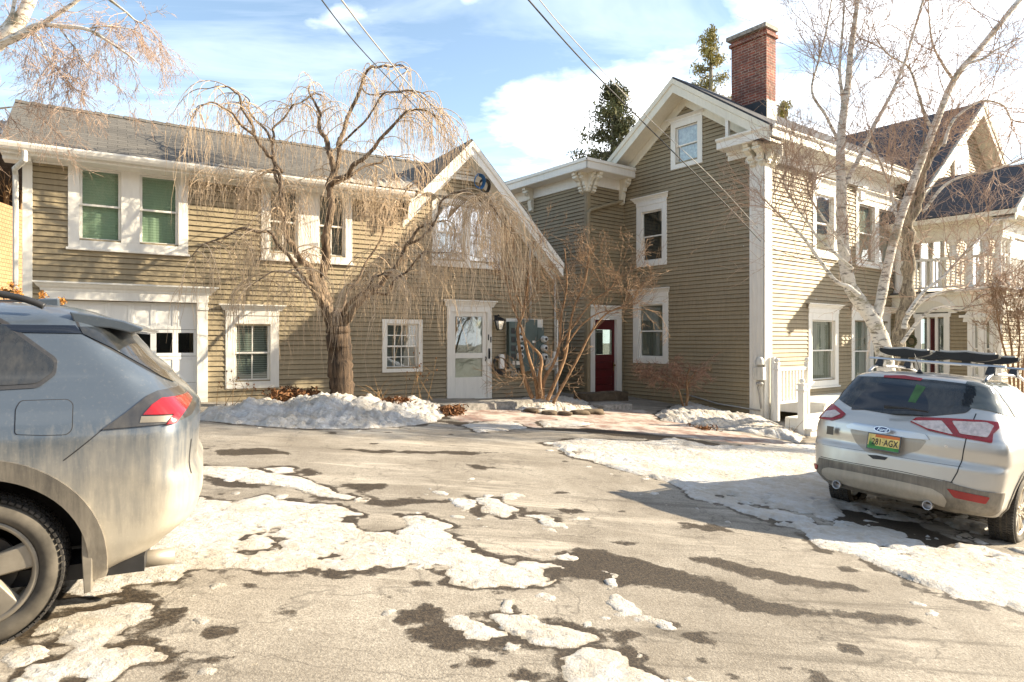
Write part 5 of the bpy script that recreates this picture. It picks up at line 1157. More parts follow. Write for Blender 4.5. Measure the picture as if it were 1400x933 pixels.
for k in range(6):                                    # long arches feeding the right-hand curtain
    x = 636 + k * 5; P = smooth_path([at(612, 300, YT - 1.3), at(x - 10, 268, YT - 1.5), at(x + 20, 290 + k * 3, YT - 1.6), at(x + 45, 345 + k * 4, YT - 1.6), at(x + 56, 400, YT - 1.6)], 5); tw.add(P, .012, .004)
tws = tw.build('crown', 'strand', WT); rel(WT, [trunk, trunk0, tws])

# ---- birch by the sunny wall
rr = random.Random(23); YB = 12.3
def limbs_from(root, lst_of, mat, tubes=10):
    mb = MB(); out = []
    for (lst, Y, r0, r1, sd) in lst_of:
        P = rough_tube(mb, [at(p[0], p[1], Y + (p[2] if len(p) > 2 else 0)) for p in lst], r0, r1, tubes, .05, sd, 0.0); out.append((P, r0, r1))
    return mb.build('trunk', mat, root), out
BT = tree_root('birch_tree', 1208, 600, YB, 'leafless white birch with several stems in front of the sunny wall')
spec = [([(1216, 600), (1214, 540), (1210, 495), (1203, 460), (1190, 432), (1170, 405), (1160, 385), (1154, 345), (1151, 300), (1150, 250), (1149, 200), (1154, 150), (1160, 110), (1163, 70), (1170, 20), (1175, -30)], YB, .17, .03, 1),
 ([(1205, 470), (1196, 445), (1204, 412), (1212, 372), (1222, 330), (1234, 290), (1252, 240), (1275, 180), (1304, 110), (1342, 64), (1394, 0), (1420, -30)], YB, .10, .04, 2),
 ([(1150, 262), (1165, 235), (1180, 205), (1194, 174), (1210, 145), (1225, 115), (1240, 75), (1262, 0), (1270, -20)], YB, .05, .014, 3),
 ([(1154, 150), (1150, 120), (1148, 90), (1152, 40), (1155, -10)], YB, .035, .015, 4),
 ([(1149, 200), (1130, 160), (1110, 125), (1120, 80), (1130, 40), (1140, -20)], YB + .3, .03, .012, 5),
 ([(1174, 404), (1160, 392), (1142, 384), (1120, 355), (1098, 325), (1072, 300), (1052, 280), (1036, 262)], YB - .3, .045, .010, 6),
 ([(1166, 368), (1140, 345), (1118, 325), (1105, 305), (1090, 285), (1075, 260), (1070, 240)], YB - .4, .03, .008, 7),
 ([(1160, 350), (1150, 330), (1125, 298), (1108, 270), (1105, 250), (1120, 238)], YB - .4, .03, .008, 8),
 ([(1275, 180), (1262, 150), (1250, 110), (1240, 90), (1215, 75), (1195, 50)], YB, .03, .010, 9),
 ([(1304, 110), (1318, 90), (1345, 80), (1362, 68), (1400, 50)], YB - .3, .03, .008, 10),
 ([(1304, 110), (1290, 90), (1275, 60), (1270, 20), (1268, -20)], YB + .3, .03, .008, 11),
 ([(1230, 316), (1222, 280), (1210, 240), (1194, 200), (1188, 190)], YB, .03, .014, 12),
 ([(1236, 450), (1240, 435), (1262, 410), (1290, 400), (1330, 396), (1370, 392), (1405, 402)], YB - .5, .05, .015, 13),
 ([(1240, 430), (1262, 400), (1290, 378), (1320, 345), (1345, 320), (1362, 300)], YB - .6, .035, .010, 14),
 ([(1233, 470), (1262, 432), (1290, 420), (1315, 424), (1340, 405), (1360, 398)], YB - .3, .035, .008, 15),
 ([(1262, 290), (1290, 255), (1320, 240), (1350, 235), (1380, 225), (1410, 213)], YB - .2, .03, .010, 16),
 ([(1290, 200), (1300, 170), (1320, 150), (1345, 138), (1372, 145), (1385, 165), (1410, 168)], YB - .5, .03, .008, 17)]
tb, L1 = limbs_from(BT, spec, 'bark_birch')
spec2 = [([(1212, 520), (1226, 480), (1236, 430), (1243, 370), (1241, 310), (1244, 270), (1262, 225), (1275, 180)], YB + .25, .15, .06, 31), ([(1241, 310), (1256, 280), (1262, 240), (1280, 205), (1290, 190)], YB + .2, .08, .03, 32)]
mb = MB(); 
for (lst, Y, r0, r1, sd) in spec2: P = rough_tube(mb, [at(p[0], p[1], Y) for p in lst], r0, r1, 14, .22, sd); L1.append((P, r0, r1))
tb2 = mb.build('rough_stem', 'bark_rough', BT)
tw = Twigs(); tx = Twigs()
for (P, r0, r1) in L1:
    n = len(P)
    for k in range(int(n * .34) + 3):
        t = rr.uniform(.40, 1.0); i = min(int(t * (n - 1)), n - 2); dd = (P[i + 1] - P[i]).normalized(); dirn = (dd * .7 + rdir(rr, -.5, .8) * .9)
        if P[i].x < 5.4: dirn.y = -abs(dirn.y) * .6
        grow(tw, P[i], dirn, rr.uniform(.6, 1.5), .009, 2, rr, .26, .0, .04, 6, .95, .60, .0024)
tws = tw.build('crown', 'twig_pale', BT); rel(BT, [tb, tb2, tws])

# ---- multi-stem shrub in the planter
rr = random.Random(5); YS = 14.2
CS = tree_root('multi_stem_shrub', 742, 548, YS, 'tall bare shrub with several brown stems in the snowy planter', 'shrub')
spec = [([(728, 545), (718, 520), (712, 490), (708, 450), (716, 425), (722, 380), (730, 330)], YS, .05, .016, 1), ([(735, 546), (732, 520), (722, 485), (715, 455), (706, 430), (695, 395), (688, 350)], YS, .045, .012, 2),
 ([(712, 455), (726, 472), (740, 490), (738, 515), (740, 545)], YS - .1, .02, .045, 3), ([(742, 546), (744, 520), (757, 497), (765, 470), (768, 430), (775, 390), (772, 340)], YS, .045, .012, 4),
 ([(748, 548), (758, 525), (772, 490), (778, 455), (785, 420), (800, 385), (806, 340)], YS, .045, .012, 5), ([(756, 552), (768, 530), (790, 490), (808, 455), (828, 430), (852, 418), (862, 400)], YS - .1, .035, .010, 6),
 ([(770, 480), (790, 450), (815, 430), (840, 424), (858, 420)], YS - .2, .022, .008, 7), ([(716, 425), (705, 400), (700, 370), (705, 330)], YS + .1, .02, .008, 8), ([(765, 470), (785, 445), (810, 412), (835, 395), (845, 370)], YS, .02, .008, 9)]
tb, L1 = limbs_from(CS, spec, 'shrub_bark', 9)
tw = Twigs()
for (P, r0, r1) in L1:
    n = len(P)
    for k in range(10):
        i = rr.randrange(int(n * .5), n - 1); grow(tw, P[i], (P[i + 1] - P[i]).normalized() * .7 + rdir(rr, -.2, .9), rr.uniform(.5, 1.05), .009, 3, rr, .22, 0, .05, 3, .8, .66, .0032)
tws = tw.build('crown', 'shrub_twig', CS); rel(CS, [tb, tws])

# ---- small pruned shrub under the window
rr = random.Random(8); x, y = gpt(930, 566); YP = y + .25
SS = tree_root('pruned_shrub', 936, 552, YP, 'small flat topped reddish shrub on the snow bank below the window', 'shrub')
tb, L1 = limbs_from(SS, [([(938, 556), (940, 540), (939, 525), (940, 512), (944, 503)], YP, .035, .015, 1), ([(934, 556), (930, 540), (925, 528), (912, 515), (898, 508)], YP, .028, .01, 2), ([(939, 530), (945, 518), (952, 506)], YP, .018, .008, 3), ([(925, 528), (910, 522), (890, 510), (882, 502)], YP - .1, .016, .006, 4)], 'shrub_bark', 8)
tw = Twigs()
for (P, r0, r1) in L1:
    for k in range(16):
        i = rr.randrange(int(len(P) * .4), len(P) - 1); d = rdir(rr, -.1, .35); d.x -= .25; d.y *= .6; grow(tw, P[i], d, rr.uniform(.25, .5), .007, 2, rr, .25, 0.03, 0.0, 5, .9, .55, .0035)
for k in range(26): p = at(rr.uniform(880, 950), rr.uniform(497, 512), YP + rr.uniform(-.3, .3)); grow(tw, p, rdir(rr, -.2, .3), .3, .005, 2, rr, .25, .03, 0, 5, .9, .6, .0035)
tws = tw.build('crown', 'twig_red', SS); rel(SS, [tb, tws])

# ---- twiggy shrub at the right edge
rr = random.Random(81); YR = 11.5
RS = tree_root('twiggy_shrub', 1388, 640, YR, 'bare orange brown shrub behind the silver car at the right edge', 'shrub')
tb, L1 = limbs_from(RS, [([(1385 + k * 6, 640), (1383 + k * 5, 560), (1378 + k * 7, 500), (1368 + k * 13, 460), (1362 + k * 14, 420)], YR + .1 * k, .03, .008, k) for k in range(5)], 'shrub_bark', 8)
tw = Twigs()
for (P, r0, r1) in L1:
    for k in range(10): i = rr.randrange(int(len(P) * .4), len(P) - 1); grow(tw, P[i], (P[i + 1] - P[i]).normalized() * .8 + rdir(rr, 0, .9) * .6, rr.uniform(.35, .7), .006, 3, rr, .2, 0, .06, 4, .8, .62, .0022)
tws = tw.build('crown', 'shrub_twig', RS); rel(RS, [tb, tws])

# ---- overhanging birch at the top left
rr = random.Random(31); YO = 9.0
OB = tree_root('overhanging_birch', -260, 600, YO, 'sunlit birch whose fine reddish twigs hang in at the top left')
spec = [([(-260, 640), (-240, 400), (-200, 250), (-120, 140), (-40, 80), (0, 55), (25, 30), (45, -10), (60, -60)], YO, .20, .05, 1), ([(-60, 95), (0, 62), (30, 45), (55, 34), (80, 36), (118, 40), (145, 55), (175, 75), (190, 88)], YO - .4, .05, .008, 2),
 ([(-40, 80), (5, 60), (40, 45), (70, 25), (100, 5), (130, -20)], YO - .2, .045, .02, 3), ([(0, 58), (45, 45), (70, 85), (75, 92)], YO - .5, .015, .006, 4), ([(80, 36), (105, 70), (125, 98)], YO - .4, .012, .005, 5), ([(150, 0), (170, 15), (185, 28), (195, 31)], YO, .02, .006, 6), ([(-40, 80), (10, 30), (20, 0), (30, -50)], YO, .03, .02, 7), ([(118, 40), (150, 36), (190, 42)], YO - .4, .012, .004, 8),
 ([(-200, 300), (-120, 220), (-60, 160), (-10, 150), (30, 145)], YO - .3, .04, .006, 9)]
tb, L1 = limbs_from(OB, spec, 'bark_birch', 10); tw = Twigs()
for j, (P, r0, r1) in enumerate(L1):
    for k in range(10 if j else 5):
        i = rr.randrange(int(len(P) * (.3 if j else .55)), len(P) - 1); d = (P[i + 1] - P[i]).normalized() * .6 + rdir(rr, -.9, .3) * .8
        grow(tw, P[i], d, rr.uniform(.35, .72), .006, 3, rr, .22, .10, 0.0, 4, .8, .62, .0018)
tws = tw.build('crown', 'twig_pale', OB); rel(OB, [tb, tws])

# ---- background conifers, leaf clumps of small faces
def conifer(px, py_top, py_bot, Y, wid, label, mat, seed, sparse=1.0, lean=0):
    rr = random.Random(seed); base = at(px, 520, Y); top = at(px + lean, py_top, Y); root = empty('conifer', base); tag(root, label, 'tree', 'conifers behind the house')
    mb = MB(); P = rough_tube(mb, [base, base.lerp(top, .5), top], .35, .05, 8, .1, seed); tr = mb.build('trunk', 'bark_rough', root)
    L = (top - base).length; sc = Y / F; tw = Twigs(); V = []; 
    zb = at(px, py_bot, Y).z
    lm = MB()
    for k in range(int(46 * sparse)):
        z = zb + (top.z - zb) * (k + rr.random()) / (46 * sparse); f = 1 - (z - zb) / (top.z - zb); w = wid * sc * (.12 + .88 * f ** .8) * rr.uniform(.5, 1.15); c = base.lerp(top, (z - base.z) / (top.z - base.z)); d = rdir(rr, .0, .35)
        P = walk(c, d, w, 6, rr, .12, 0, .04); tw.add(P, .05, .012)
        for q_ in P[2:]:
            for a in range(int(26 * rr.uniform(.1, 1.3))):
                o = q_ + rdir(rr) * rr.uniform(.05, .40) + Vector((0, 0, -.1)); u_ = (rdir(rr) + Vector((0, 0, -.5))) * rr.uniform(.06, .13); v_ = rdir(rr) * rr.uniform(.02, .045); lm.face([o - u_ - v_, o + u_ - v_ * .5, o + u_ * .6 + v_, o - u_ * .8 + v_])
    a = tw.build('limbs', 'bark_rough', root); b_ = lm.build('crown', mat, root, uv=False); rel(root, [tr, a, b_])
conifer(842, 118, 235, 32, 62, 'dark evergreen rising behind the flat cornice left of the gable', 'conifer_leaf', 3, 1.7, -4)
conifer(972, 40, 170, 36, 44, 'sparse yellowish conifer beside the brick chimney', 'conifer_leaf_yellow', 4, .8)
conifer(1072, 140, 210, 38, 18, 'tip of a yellowish conifer just right of the brick chimney', 'conifer_leaf_yellow', 5, .5)

# ---- bare tree far left
rr = random.Random(77); FT = tree_root('bare_tree', 22, 560, 24, 'thin bare tree behind the neighbouring shingled house at the left')
tb, L1 = limbs_from(FT, [([(20, 560), (22, 400), (15, 330), (8, 270), (0, 200)], 24, .18, .04, 1), ([(18, 340), (28, 290), (30, 250), (22, 200)], 24, .08, .03, 2)], 'bark_tan', 8)
tw = Twigs()
for (P, r0, r1) in L1:
    for k in range(9): i = rr.randrange(int(len(P) * .4), len(P) - 1); grow(tw, P[i], (P[i + 1] - P[i]).normalized() + rdir(rr), rr.uniform(1.2, 2.2), .022, 2, rr, .25, 0, .03, 5, .8, .6, .008)
tws = tw.build('crown', 'bark_tan', FT); rel(FT, [tb, tws])

# ---- dry garden plants along the wall
def dry_plant(px, py, Y, label, kind, seed, cat='plant', size=.5, grp='dry plants along the wall'):
    rr = random.Random(seed); root = tree_root('dry_plant', px, py, Y, label, cat, grp); tw = Twigs(); lm = MB(); c = Vector(root.location)
    for k in range(26 if kind != 'stalk' else 9):
        if kind == 'fern': d = rdir(rr, .1, .6); L_ = size * rr.uniform(.6, 1.1); P = walk(c + rdir(rr) * .05, d, L_, 6, rr, .1, .16)
        elif kind == 'grass': d = rdir(rr, .5, .95); L_ = size * rr.uniform(.5, 1.1); P = walk(c + rdir(rr) * .08, d, L_, 6, rr, .08, .14)
        else: d = rdir(rr, .8, .98); d.x += .3 * rr.uniform(-1, 1); L_ = size * rr.uniform(.6, 1.3); P = walk(c + Vector((rr.uniform(-.3, .3), 0, 0)), d, L_, 6, rr, .08, 0)
        tw.add(P, .006, .003)
        if kind == 'fern':
            for q_ in P[1:]:
                for a in range(7): u_ = rdir(rr) * rr.uniform(.03, .06); v_ = rdir(rr) * .02; o = q_ + rdir(rr) * .06; lm.face([o - u_, o + v_, o + u_, o - v_])
        if kind == 'stalk':
            grow(tw, P[4], rdir(rr, .2, .9), .3, .003, 1, rr, .15, 0, 0, 3); o = P[-1]; lm.lathe([(.001, -.02), (.018, 0), (.001, .02)], o, 'z', 6); o = P[4] + Vector((.06, 0, .05)); lm.lathe([(.001, -.02), (.016, 0), (.001, .02)], o, 'z', 6)
    a = tw.build('stems', 'straw', root); b_ = lm.build('leaves', 'dry_leaf', root, uv=False) if lm.v else None; rel(root, [a, b_])
dry_plant(412, 540, 12.6, 'withered brown fern left of the weeping tree trunk', 'fern', 2, size=.6)
dry_plant(395, 542, 12.4, 'smaller withered fern beside the larger one at the wall', 'fern', 3, size=.4)
dry_plant(520, 548, 12.9, 'tuft of dry grass right of the weeping tree trunk', 'grass', 4, size=.55)
dry_plant(575, 548, 13.3, 'thin dry flower stalks with dark seed heads left of the storm door', 'stalk', 5, size=.8)
dry_plant(320, 555, 11.4, 'thin dry stalks below the hooded window by the garage', 'stalk', 6, size=.55)
dry_plant(545, 550, 12.6, 'flattened brown leaves on the snow below the small square window', 'fern', 7, size=.35)
dry_plant(615, 562, 12.8, 'brown leaf litter at the left end of the granite step', 'fern', 8, size=.3)
dry_plant(950, 592, 13.2, 'strip of flattened dead grass at the lower edge of the corner snow bank', 'fern', 9, size=.5)
dry_plant(1075, 600, 13.0, 'tuft of dead stalks by the white porch downspout', 'grass', 10, size=.4)

# ---- dried hydrangea behind the blue car
rr = random.Random(12); HY = tree_root('hydrangea', 40, 560, 7.2, 'dried hydrangea with orange flower heads behind the blue car roof', 'shrub')
tw = Twigs(); lm = MB(); gl = MB()
for (px, py) in ((17, 391), (23, 400), (26, 405), (12, 404), (59, 404), (85, 411), (6, 398), (48, 430), (-10, 405)):
    p = at(px, py, 7.2 + rr.uniform(-.2, .2)); P = smooth_path([Vector(HY.location) + rdir(rr) * .1, p.lerp(Vector(HY.location), .5) + rdir(rr) * .12, p], 5); tw.add(P, .008, .003)
    for a in range(90): o = p + rdir(rr) * rr.uniform(.0, .055) * Vector((1, 1, .75)).length / 1.6; u_ = rdir(rr) * .013; v_ = rdir(rr) * .011; lm.face([o - u_, o + v_, o + u_, o - v_])
for k in range(30):
    p = at(rr.uniform(-10, 24), rr.uniform(398, 425), 7.2 + rr.uniform(-.2, .3)); u_ = rdir(rr) * .05; v_ = rdir(rr) * .03; gl.face([p - u_, p - v_, p + u_, p + v_])
a = tw.build('stems', 'shrub_twig', HY); b_ = lm.build('flower_heads', 'dry_flower', HY, uv=False); c_ = gl.build('leaves', 'conifer_leaf', HY, uv=False); rel(HY, [a, b_, c_])

# ---- neighbouring house at the left
NB = empty('shingled_house', (-19, 17, -.8), .2); tag(NB, 'neighbouring house with orange brown wooden shingles at the left edge', 'house')
mb = MB(); mb.box(-9, 3.2, 0, 8, -1, 5.3); mb.build('wall', 'wood_shingle', NB)
mb = MB(); slab(mb, [(-9.5, -.4, 5.2), (3.6, -.4, 5.2), (3.6, 4, 8.0), (-9.5, 4, 8.0)]); slab(mb, [(-9.5, 4, 8.0), (3.6, 4, 8), (3.6, 8.4, 5.2), (-9.5, 8.4, 5.2)])
mb.build('roof', 'dark_shingle', NB)
mb = MB(); mb.box(3.1, 3.3, -.1, .08, -1, 5.2); mb.build('corner_board', 'old_paint', NB)

# ---- overhead wires
def wire(name, pts, r, mat, label, sag=.25):
    P = smooth_path(pts, 12); mb = MB(); mb.tube(P, r, 6); o = mb.build(name, mat, None, uv=False); tag(o, label, 'cable', 'overhead cables'); return o
cA = Vector(LB.matrix_world @ Vector((0, 0, 0))); 
def wl(u, z, o): 
    a = LB.rotation_euler.z; p = WL.P(u, z, o); return Vector((LB.location.x + math.cos(a) * p[0] - math.sin(a) * p[1], LB.location.y + math.sin(a) * p[0] + math.cos(a) * p[1], LB.location.z + z))
e1 = wl(*WL.uz(652, 236, .3), .3)
wire('overhead_cable', [at(425, -20, 6), at(487, 60, 8.4), at(560, 138, 11.2), e1], .007, 'wire', 'dark overhead cable running down to the small gable, the left one of its pair')
wire('overhead_cable', [at(452, -20, 6), at(513, 60, 8.4), at(577, 137, 11.2), e1 + Vector((.1, 0, .1))], .009, 'wire_grey', 'pale overhead cable running down to the small gable, the right one of its pair')
def wh(W, px, py, o):
    u, z = W.uz(px, py, o); p = W.P(u, z, o); a = HB.rotation_euler.z; return Vector((HB.location.x + math.cos(a) * p[0] - math.sin(a) * p[1], HB.location.y + math.sin(a) * p[0] + math.cos(a) * p[1], HB.location.z + z))
wire('overhead_cable', [at(705, -20, 7), at(820, 108, 10), at(968, 255, 13.5), at(1010, 298, 14.3), wh(WE, 1040, 330, .1)], .010, 'wire', 'thick dark overhead cable crossing the tall gable wall')
wire('overhead_cable', [at(722, -20, 7), at(780, 50, 8.6), at(880, 155, 11), at(975, 245, 13.5), wh(WE, 1036, 312, .1)], .006, 'wire_grey', 'thin overhead cable just above the thick one at the tall gable')
# ================================================================== cars
def car_paint(name, col, metal, dirt, z0, z1, amt=1.0, rough=0.35, splash=(0.62, 0.54, 0.42)):
    """metallic paint under dried road salt that thickens toward the sills"""
    m, nt, out = _nt(name); h = N(nt); co = h.coord('Object'); sep = h.n('SeparateXYZ'); nt.links.new(co, sep.inputs[0])
    zz_ = h.math('DIVIDE', h.math('SUBTRACT', sep.outputs[2], z0), z1 - z0)
    n1 = h.noise(co, 2.2, 6, 0.65); streak = h.noise(h.mapping(co, (9, 9, 0.9)), 2.5, 6, 0.7); sp = h.noise(co, 55, 4, 0.75)
    f = h.math('SUBTRACT', 1.0, zz_); f = h.math('ADD', f, h.math('MULTIPLY', h.math('SUBTRACT', n1, 0.5), 0.9)); f = h.math('ADD', f, h.math('MULTIPLY', h.math('SUBTRACT', streak, 0.5), 0.8))
    base_d = h.ramp(f, [(0.0, 0.05), (0.9, 1.0)])
    spots = h.ramp(sp, [(0.56, 0.0), (0.74, 1.0)])
    d = h.math('ADD', h.math('MULTIPLY', base_d, 0.92 * amt), h.math('MULTIPLY', spots, 0.13 * amt), clamp=True)
    c = h.mix(d, col, h.mix(streak, dirt, splash))
    r_ = h.mix(d, (rough, rough, rough), (0.85, 0.85, 0.85)); mt = h.math('MULTIPLY', metal, h.math('SUBTRACT', 1.0, d))
    h.principled(out, Base_Color=c, Roughness=r_, Metallic=mt, Coat_Weight=h.math('MULTIPLY', 0.8, h.math('SUBTRACT', 1.0, d, clamp=True)), Coat_Roughness=0.08, Normal=h.bump(sp, 0.06, 0.002)); M[name] = m
car_paint('blue_paint', (0.072, 0.097, 0.130), 0.35, (0.38, 0.34, 0.265), 0.50, 1.04, 0.90, 0.32, (0.58, 0.51, 0.40))
car_paint('silver_paint', (0.57, 0.55, 0.51), 0.7, (0.42, 0.37, 0.29), 0.20, 1.0, 0.60, 0.30, (0.60, 0.54, 0.44))
car_paint('dirty_plastic', (0.022, 0.022, 0.024), 0.0, (0.27, 0.235, 0.18), 0.10, 1.1, 0.58, 0.5)
car_paint('dark_trim', (0.012, 0.013, 0.017), 0.0, (0.2, 0.18, 0.14), 0.2, 1.5, 0.22, 0.3)
car_paint('silver_skid', (0.36, 0.33, 0.28), 0.3, (0.42, 0.36, 0.28), 0.2, 1.1, 0.8, 0.5)
car_paint('dirty_glass', (0.010, 0.013, 0.016), 0.0, (0.07, 0.065, 0.055), 0.2, 1.7, 0.20, 0.12)
simple('clean_glass', (0.008, 0.010, 0.016), 0.04, spec=0.9, var=.1)
simple('side_glass', (0.10, 0.11, 0.10), 0.05, spec=1.0, var=.3, scale=4)
simple('tail_red', (0.30, 0.006, 0.006), 0.18, var=0.15, scale=20, coat=1.0)
simple('lamp_clear', (0.62, 0.52, 0.48), 0.18, var=0.2, scale=25, coat=1.0)
simple('reflector_red', (0.30, 0.01, 0.01), 0.25, var=.15)
simple('chrome', (0.75, 0.75, 0.76), 0.18, 1.0, var=.05)
simple('alu', (0.55, 0.56, 0.58), 0.35, 0.9, var=.05)
simple('rim_dirty', (0.27, 0.24, 0.195), 0.5, 0.3, var=.25, scale=6)
simple('rim_silver', (0.62, 0.56, 0.46), 0.3, 0.7, var=.2, scale=6)
simple('tyre_rubber', (0.05, 0.045, 0.04), 0.85, var=.4, scale=9, bump=.3, bscale=60)
simple('tyre_side', (0.095, 0.083, 0.066), 0.85, var=.35, scale=9)
simple('brake_metal', (0.10, 0.09, 0.08), 0.6, .4, var=.4)
simple('pad_foam', (0.02, 0.02, 0.02), 0.75, var=.3); simple('pad_grey', (0.45, 0.44, 0.42), 0.6)
simple('plate_yellow', (0.80, 0.62, 0.20), 0.5, var=.2, scale=18); simple('plate_orange', (0.75, 0.20, 0.04), 0.5, var=.2); simple('plate_green', (0.05, 0.25, 0.05), 0.5, var=.3, scale=15); simple('plate_black', (0.02, 0.02, 0.02), 0.5)
simple('badge_blue', (0.02, 0.04, 0.14), 0.25, var=.05); simple('paper_green', (0.05, 0.13, 0.035), 0.3, var=.3, scale=10)

def lerp_tab(tab, z):
    if z <= tab[0][0]: return tab[0][1]
    for (a, va), (b, vb) in zip(tab, tab[1:]):
        if z <= b:
            t = (z - a) / (b - a); t = t * t * (3 - 2 * t) * .35 + t * .65; return va + (vb - va) * t
    return tab[-1][1]

class CarShape:
    def __init__(s, xr, xf, W, ztop, zbot, ar=.38, af=.8, nr=4.6, nf=2.8, bulge=None): s.xr, s.xf, s.W, s.zt, s.zb, s.ar, s.af, s.nr, s.nf, s.bulge = xr, xf, W, ztop, zbot, ar, af, nr, nf, bulge
    def ring(s, z, off=0.0, n=40):
        xr = lerp_tab(s.xr, z) - off; xf = lerp_tab(s.xf, z) + off; W = lerp_tab(s.W, z) + off; ar, af = min(s.ar, (xf - xr) * .45), min(s.af, (xf - xr) * .5); pts = []
        for i in range(n + 1):                          # rear: from centre to the left side
            t = (math.pi / 2) * i / n; c, q_ = math.cos(t), math.sin(t)
            pts.append((xr + ar - ar * abs(c) ** (2 / s.nr), W * abs(q_) ** (2 / s.nr)))
        m = 46
        for i in range(1, m): pts.append((xr + ar + (xf - af - xr - ar) * i / m, W))
        for i in range(n + 1):
            t = (math.pi / 2) * i / n; c, q_ = math.cos(t), math.sin(t); pts.append((xf - af + af * abs(q_) ** (2 / s.nf), W * abs(c) ** (2 / s.nf)))
        if s.bulge: pts = [(x, y + (s.bulge(x, z) if y > W * .5 else 0)) for x, y in pts]
        return pts + [(x, -y) for x, y in pts[-2:0:-1]]
    def solid(s, off=0.0, n=40, dz=.022):
        zs = list(np.arange(s.zb, s.zt - .10, dz)); zs += [s.zt - .10 + .10 * k for k in (0, .2, .4, .55, .7, .8, .88, .94, .98)] + [s.zt]
        bm = bmesh.new(); prev = None
        for z in zs:
            r_ = [bm.verts.new((x, y, z + (off if z > s.zt - .05 else (-off if z == zs[0] else 0)))) for x, y in s.ring(z, off, n)]
            if prev:
                for i in range(len(r_)): f_ = bm.faces.new((prev[i], r_[i], r_[(i + 1) % len(r_)], prev[(i + 1) % len(r_)])); f_.smooth = True
            else: bm.faces.new(r_)
            prev = r_
        bm.faces.new(prev[::-1]); bmesh.ops.recalc_face_normals(bm, faces=bm.faces[:]); me = bpy.data.meshes.new('shape'); bm.to_mesh(me); bm.free(); return me

def tmp_obj(me): o = bpy.data.objects.new('tmp', me); COL.objects.link(o); return o
def boolean(me, cutters, op):
    o = tmp_obj(me); cs = []
    for c in cutters:
        cobj = tmp_obj(c); cs.append(cobj); md = o.modifiers.new('b', 'BOOLEAN'); md.object = cobj; md.operation = op; md.solver = 'EXACT'
    bpy.context.view_layer.update(); dg = bpy.context.evaluated_depsgraph_get(); r_ = bpy.data.meshes.new_from_object(o.evaluated_get(dg))
    for c in cs + [o]: bpy.data.objects.remove(c)
    return r_
def cyl_y(x, z, r, y0, y1, n=72, sx=1.0):
    bm = bmesh.new(); a = [bm.verts.new((x + r * sx * math.cos(2 * math.pi * i / n), y0, z + r * math.sin(2 * math.pi * i / n))) for i in range(n)]; b = [bm.verts.new((v.co.x, y1, v.co.z)) for v in a]
    bm.faces.new(a); bm.faces.new(b[::-1]); [bm.faces.new((a[i], b[i], b[(i + 1) % n], a[(i + 1) % n])) for i in range(n)]
    bmesh.ops.recalc_face_normals(bm, faces=bm.faces[:]); me = bpy.data.meshes.new('c'); bm.to_mesh(me); bm.free(); return me
def prism_me(poly3, vec):
    bm = bmesh.new(); a = [bm.verts.new(p) for p in poly3]; b = [bm.verts.new(Vector(p) + Vector(vec)) for p in poly3]; n = len(a)
    bm.faces.new(a); bm.faces.new(b[::-1]); [bm.faces.new((a[i], b[i], b[(i + 1) % n], a[(i + 1) % n])) for i in range(n)]
    bmesh.ops.recalc_face_normals(bm, faces=bm.faces[:]); me = bpy.data.meshes.new('p'); bm.to_mesh(me); bm.free(); return me
def round_poly(pts, r=.02, n=4, closed=True):
    out = []; P = [Vector(p) for p in pts]; m = len(P)
    for i in range(m):
        a, b, c = P[i - 1], P[i], P[(i + 1) % m]; ra = min(r, (a - b).length * .45); rc = min(r, (c - b).length * .45); p = b + (a - b).normalized() * ra; q_ = b + (c - b).normalized() * rc
        for k in range(n + 1): t = k / n; out.append((p * (1 - t) + b * t).lerp(b * (1 - t) + q_ * t, t))
    return out
def finish(me, name, mat, parent, ang=35):
    me.name = name; me.materials.clear(); me.materials.append(M[mat]); bm = bmesh.new(); bm.from_mesh(me); bmesh.ops.remove_doubles(bm, verts=bm.verts, dist=.0004)
    for f_ in bm.faces: f_.smooth = True; f_.material_index = 0
    for e in bm.edges:
        if len(e.link_faces) == 2 and e.calc_face_angle(0) > R(ang): e.smooth = False
    bm.to_mesh(me); bm.free(); o = bpy.data.objects.new(name, me); COL.objects.link(o); o.parent = parent; return o

